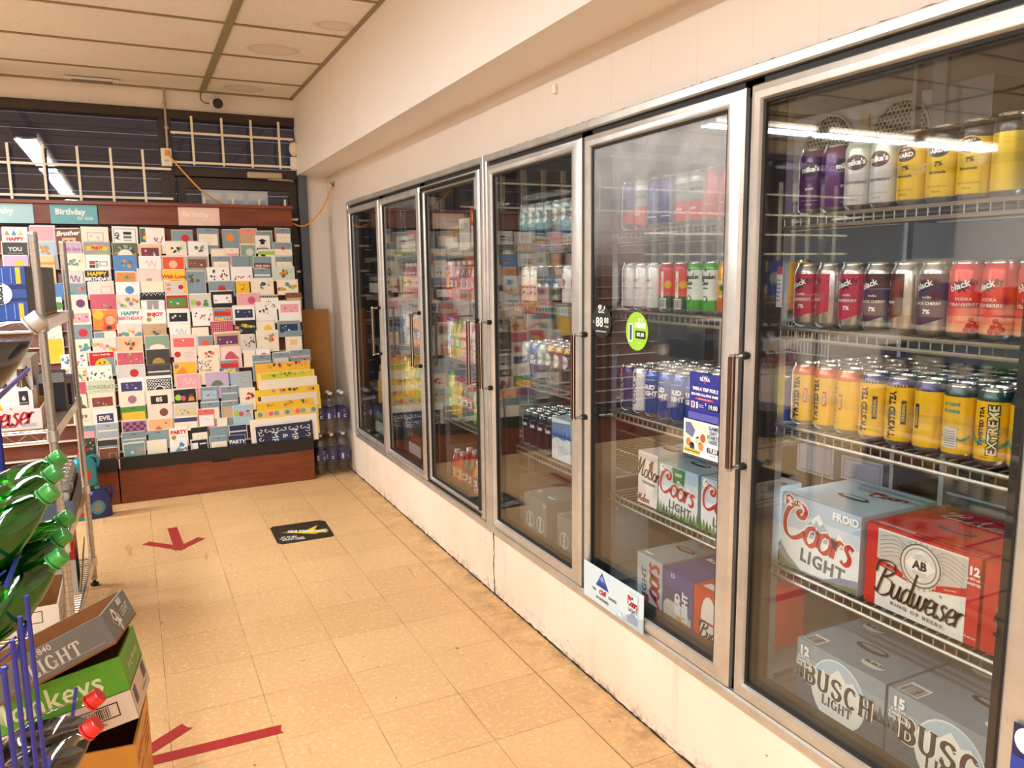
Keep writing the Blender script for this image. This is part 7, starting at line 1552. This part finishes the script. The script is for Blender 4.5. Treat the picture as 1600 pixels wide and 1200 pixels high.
big_bottle((-.112, 1.505, .652), COLA, PET, 'e02a22', ('c8201c', 'e8e2dc'), 'cola bottle with red cap in front of the beige case barcode', 'red capped cola bottles', .72)
big_bottle((-.140, 1.55, 1.388), COLA, PET, 'b9b4ae', ('26221f', 'c9c5c0'), 'cola bottle with silver grey cap crossing the chrome post', None, .80)
cradle((-.150, 0, 1.085), 1.56, 1.82); cradle((-.146, 0, .960), 1.56, 1.82); cradle((-.112, 0, .65), 1.49, 1.64); cradle((-.140, 0, 1.388), 1.53, 1.57)
# ================================================================ stack of beer cases on the floor
def case(px, py, pz, W_, D_, H_, rot, col, label, fn_front, fn_right, lowcol=None, lowh=0):
    """open tray: local x runs away to the viewer's left from the near right corner, y into depth, z up"""
    mb = MB(); e = .006; m = paper(col); kr = M('8a5a2c', .8, 0, .15, 20)
    mb.box((-W_, 0, 0), (0, D_, e), kr)
    for a, b in (((-W_, 0), (0, e)), ((-W_, D_-e), (0, D_)), ((-W_, e), (-W_+e, D_-e)), ((-e, e), (0, D_-e))): mb.box((a[0], a[1], e), (b[0], b[1], H_), m)
    for a, b in (((-W_+e, e), (-e, e+.001)), ((-W_+e, D_-e-.001), (-e, D_-e)), ((-W_+e, e), (-W_+e+.001, D_-e)), ((-e-.001, e), (-e, D_-e))): mb.box((a[0], a[1], e), (b[0], b[1], H_-.001), kr)
    af = Art(mb, plane((-W_, 0, 0), (1, 0, 0), (0, 0, 1)), l0=.0006); ar = Art(mb, plane((0, 0, 0), (0, 1, 0), (0, 0, 1)), l0=.0006)
    if lowcol: af.rect(0, 0, W_, lowh, lowcol); ar.rect(0, 0, D_, lowh, lowcol); af.rect(0, lowh-.001, W_, lowh+.001, '2a3a1c'); ar.rect(0, lowh-.001, D_, lowh+.001, '2a3a1c')
    fn_front(af, W_, H_); fn_right(ar, D_, H_)
    o = mb.build('beer_case', smooth=False); o.location = (px, py, pz); o.rotation_euler = rot; return tag(o, label, 'case', 'beer cases stacked on the floor')
def y_f(a, w_, h): a.text('LAGER 5.6% ABV', .046, w_-.17, h*.62, 'b8351f', 0, .0, 0, .75); 
def y_r(a, d_, h): a.text('SLOW', .040, d_*.3, h*.78, 'd0621f', 0, .04); a.text('BREWED', .020, d_*.3, h*.60, 'd0621f', 0, .02); [a.rect(d_*.55, h*(.55+.09*k), d_*.92, h*(.57+.09*k), 'c9401f') for k in range(4)]
case(-.076, 2.06, .003, .42, .27, .268, (0, -.0, -.12), 'e0a347', 'yellow beer case at the bottom of the stack', y_f, y_r)
def g_f(a, w_, h): a.text('Monkeys', .078, w_-.185, h*.72, 'd9e2b8', 0, .01, 0, .95); a.frame(w_-.165, h*.14, w_-.035, h*.36, .003, '241c1a'); barcode(a, w_-.155, h*.17, w_-.055, h*.33, '4a3a34'); a.text('6 28345 00126', .010, w_-.10, h*.08, '4a3a34')
def g_r(a, d_, h): a.text('Flying Monkeys', .027, d_*.5, h*.72, 'd9e2b8', 0, .01, .15); a.rect(d_*.1, h*.15, d_*.25, h*.40, '4a3f6a'); a.rect(d_*.5, h*.12, d_*.85, h*.14, '6a5a7a'); a.rect(d_*.7, h*.2, d_*.9, h*.42, '4a3f6a')
case(-.062, 2.06, .342, .42, .27, .168, (-.13, -.21, -.08), '5aa023', 'green topped beer case with pale lettering and barcode', g_f, g_r, 'e0cdbd', .078)
def k_f(a, w_, h): a.text('1840', .022, w_-.150, h*.86, 'd9d2c6', 0, .01); a.serif('LIGHT', .036, w_-.135, h*.44, 'd9d2c6'); a.rect(w_-.25, h*.20, w_-.02, h*.215, 'b8b0a4'); a.poly([(w_-.38, 0), (w_-.44, 0), (w_-.42, h*.9), (w_-.34, h*.7), (w_-.33, h*.2)], '1d1a1a'); a.text('KING', .04, w_-.395, h*.4, 'd9d2c6', 0, .05)
def k_r(a, d_, h): a.poly([(d_*.22, h*.5), (d_*.30, h*.92), (d_*.48, h*.5), (d_*.40, h*.06)], 'e5ddd2'); a.poly([(d_*.235, h*.5), (d_*.305, h*.86), (d_*.465, h*.5), (d_*.395, h*.12)], '6b2a20'); a.text('OK', .045, d_*.35, h*.49, 'efe9e0', -.9, .05); a.text('LIGHT', .032, d_*.70, h*.50, 'd9d2c6', 0, .02); a.rect(d_*.55, h*.74, d_*.72, h*.96, 'cfc9c0'); a.rect(d_*.55, h*.3, d_*.9, h*.315, 'b8b0a4')
case(-.097, 2.07, .547, .50, .27, .082, (-.16, -.40, -.10), '77736e', 'grey beer case tilted on top of the stack', k_f, k_r)
# ================================================================ next aisle shelving seen only in the reflections
t = thing('shop_gondola', 'cream gondola shelving of the neighbouring aisle mirrored dimly in the cooler glass', 'shelving', (-1.75, 1.2, 0)); 
mb = MB(); mb.box((-.02, -1.6, 0), (.02, 2.2, 1.50), CREAMP); mb.build('centre_panel', t)
for z in (.12, .45, .78, 1.11):
    mb = MB(); mb.box((.02, -1.6, z-.02), (.40, 2.2, z), CREAMP); mb.build('shelf', t)
mb = MB(); mb.box((.02, -1.6, 0), (.36, 2.2, .09), M('4a4038', .6)); mb.build('plinth', t)
gk = 0
for z in (.12, .45, .78, 1.11):
    y = -.3
    while y < 3.25:
        w_ = rc.uniform(.16, .30); c = rc.choice(('b8503a', 'c9a23c', '3d6a8c', '5a7a4a', '8c3f4a', 'd8cfc0', '6a5a8c', 'c97a3c')); h = rc.uniform(.16, .27)
        o = carton('grocery_box', -1.35, y+w_, z, .2, w_-.02, h, PI, c, 'x', 'box', front=plainf(c, rc.choice(('e8dcc4', '3a3430', 'c9c0b0'))), handle=False) if 0 else boxy('grocery_box', -1.62, y, z, .22, w_-.02, h, c, '%s %s box on the %s gondola shelf, %s along' % (('tall' if h > .22 else 'low'), {'b': 'brick red', 'c': 'amber', '3': 'steel blue', '5': 'moss green', '8': 'plum', 'd': 'ivory', '6': 'violet'}[c[0]], {.12: 'lowest', .45: 'second', .78: 'third', 1.11: 'top'}[z], ['first', 'second', 'third', 'fourth', 'fifth', 'sixth', 'seventh', 'eighth', 'ninth', 'tenth', 'eleventh', 'twelfth', 'thirteenth', 'fourteenth', 'fifteenth', 'sixteenth', 'seventeenth', 'eighteenth', 'nineteenth', 'twentieth', 'last'][min(20, int((y+.3)/.17))]), 'box', None, lambda a, d_, hh: (a.rect(d_*.1, hh*.2, d_*.9, hh*.6, 'e8dcc4'), a.disc(d_*.5, hh*.7, hh*.12, '3a3430')), group='boxes on the neighbouring gondola')
        y += w_
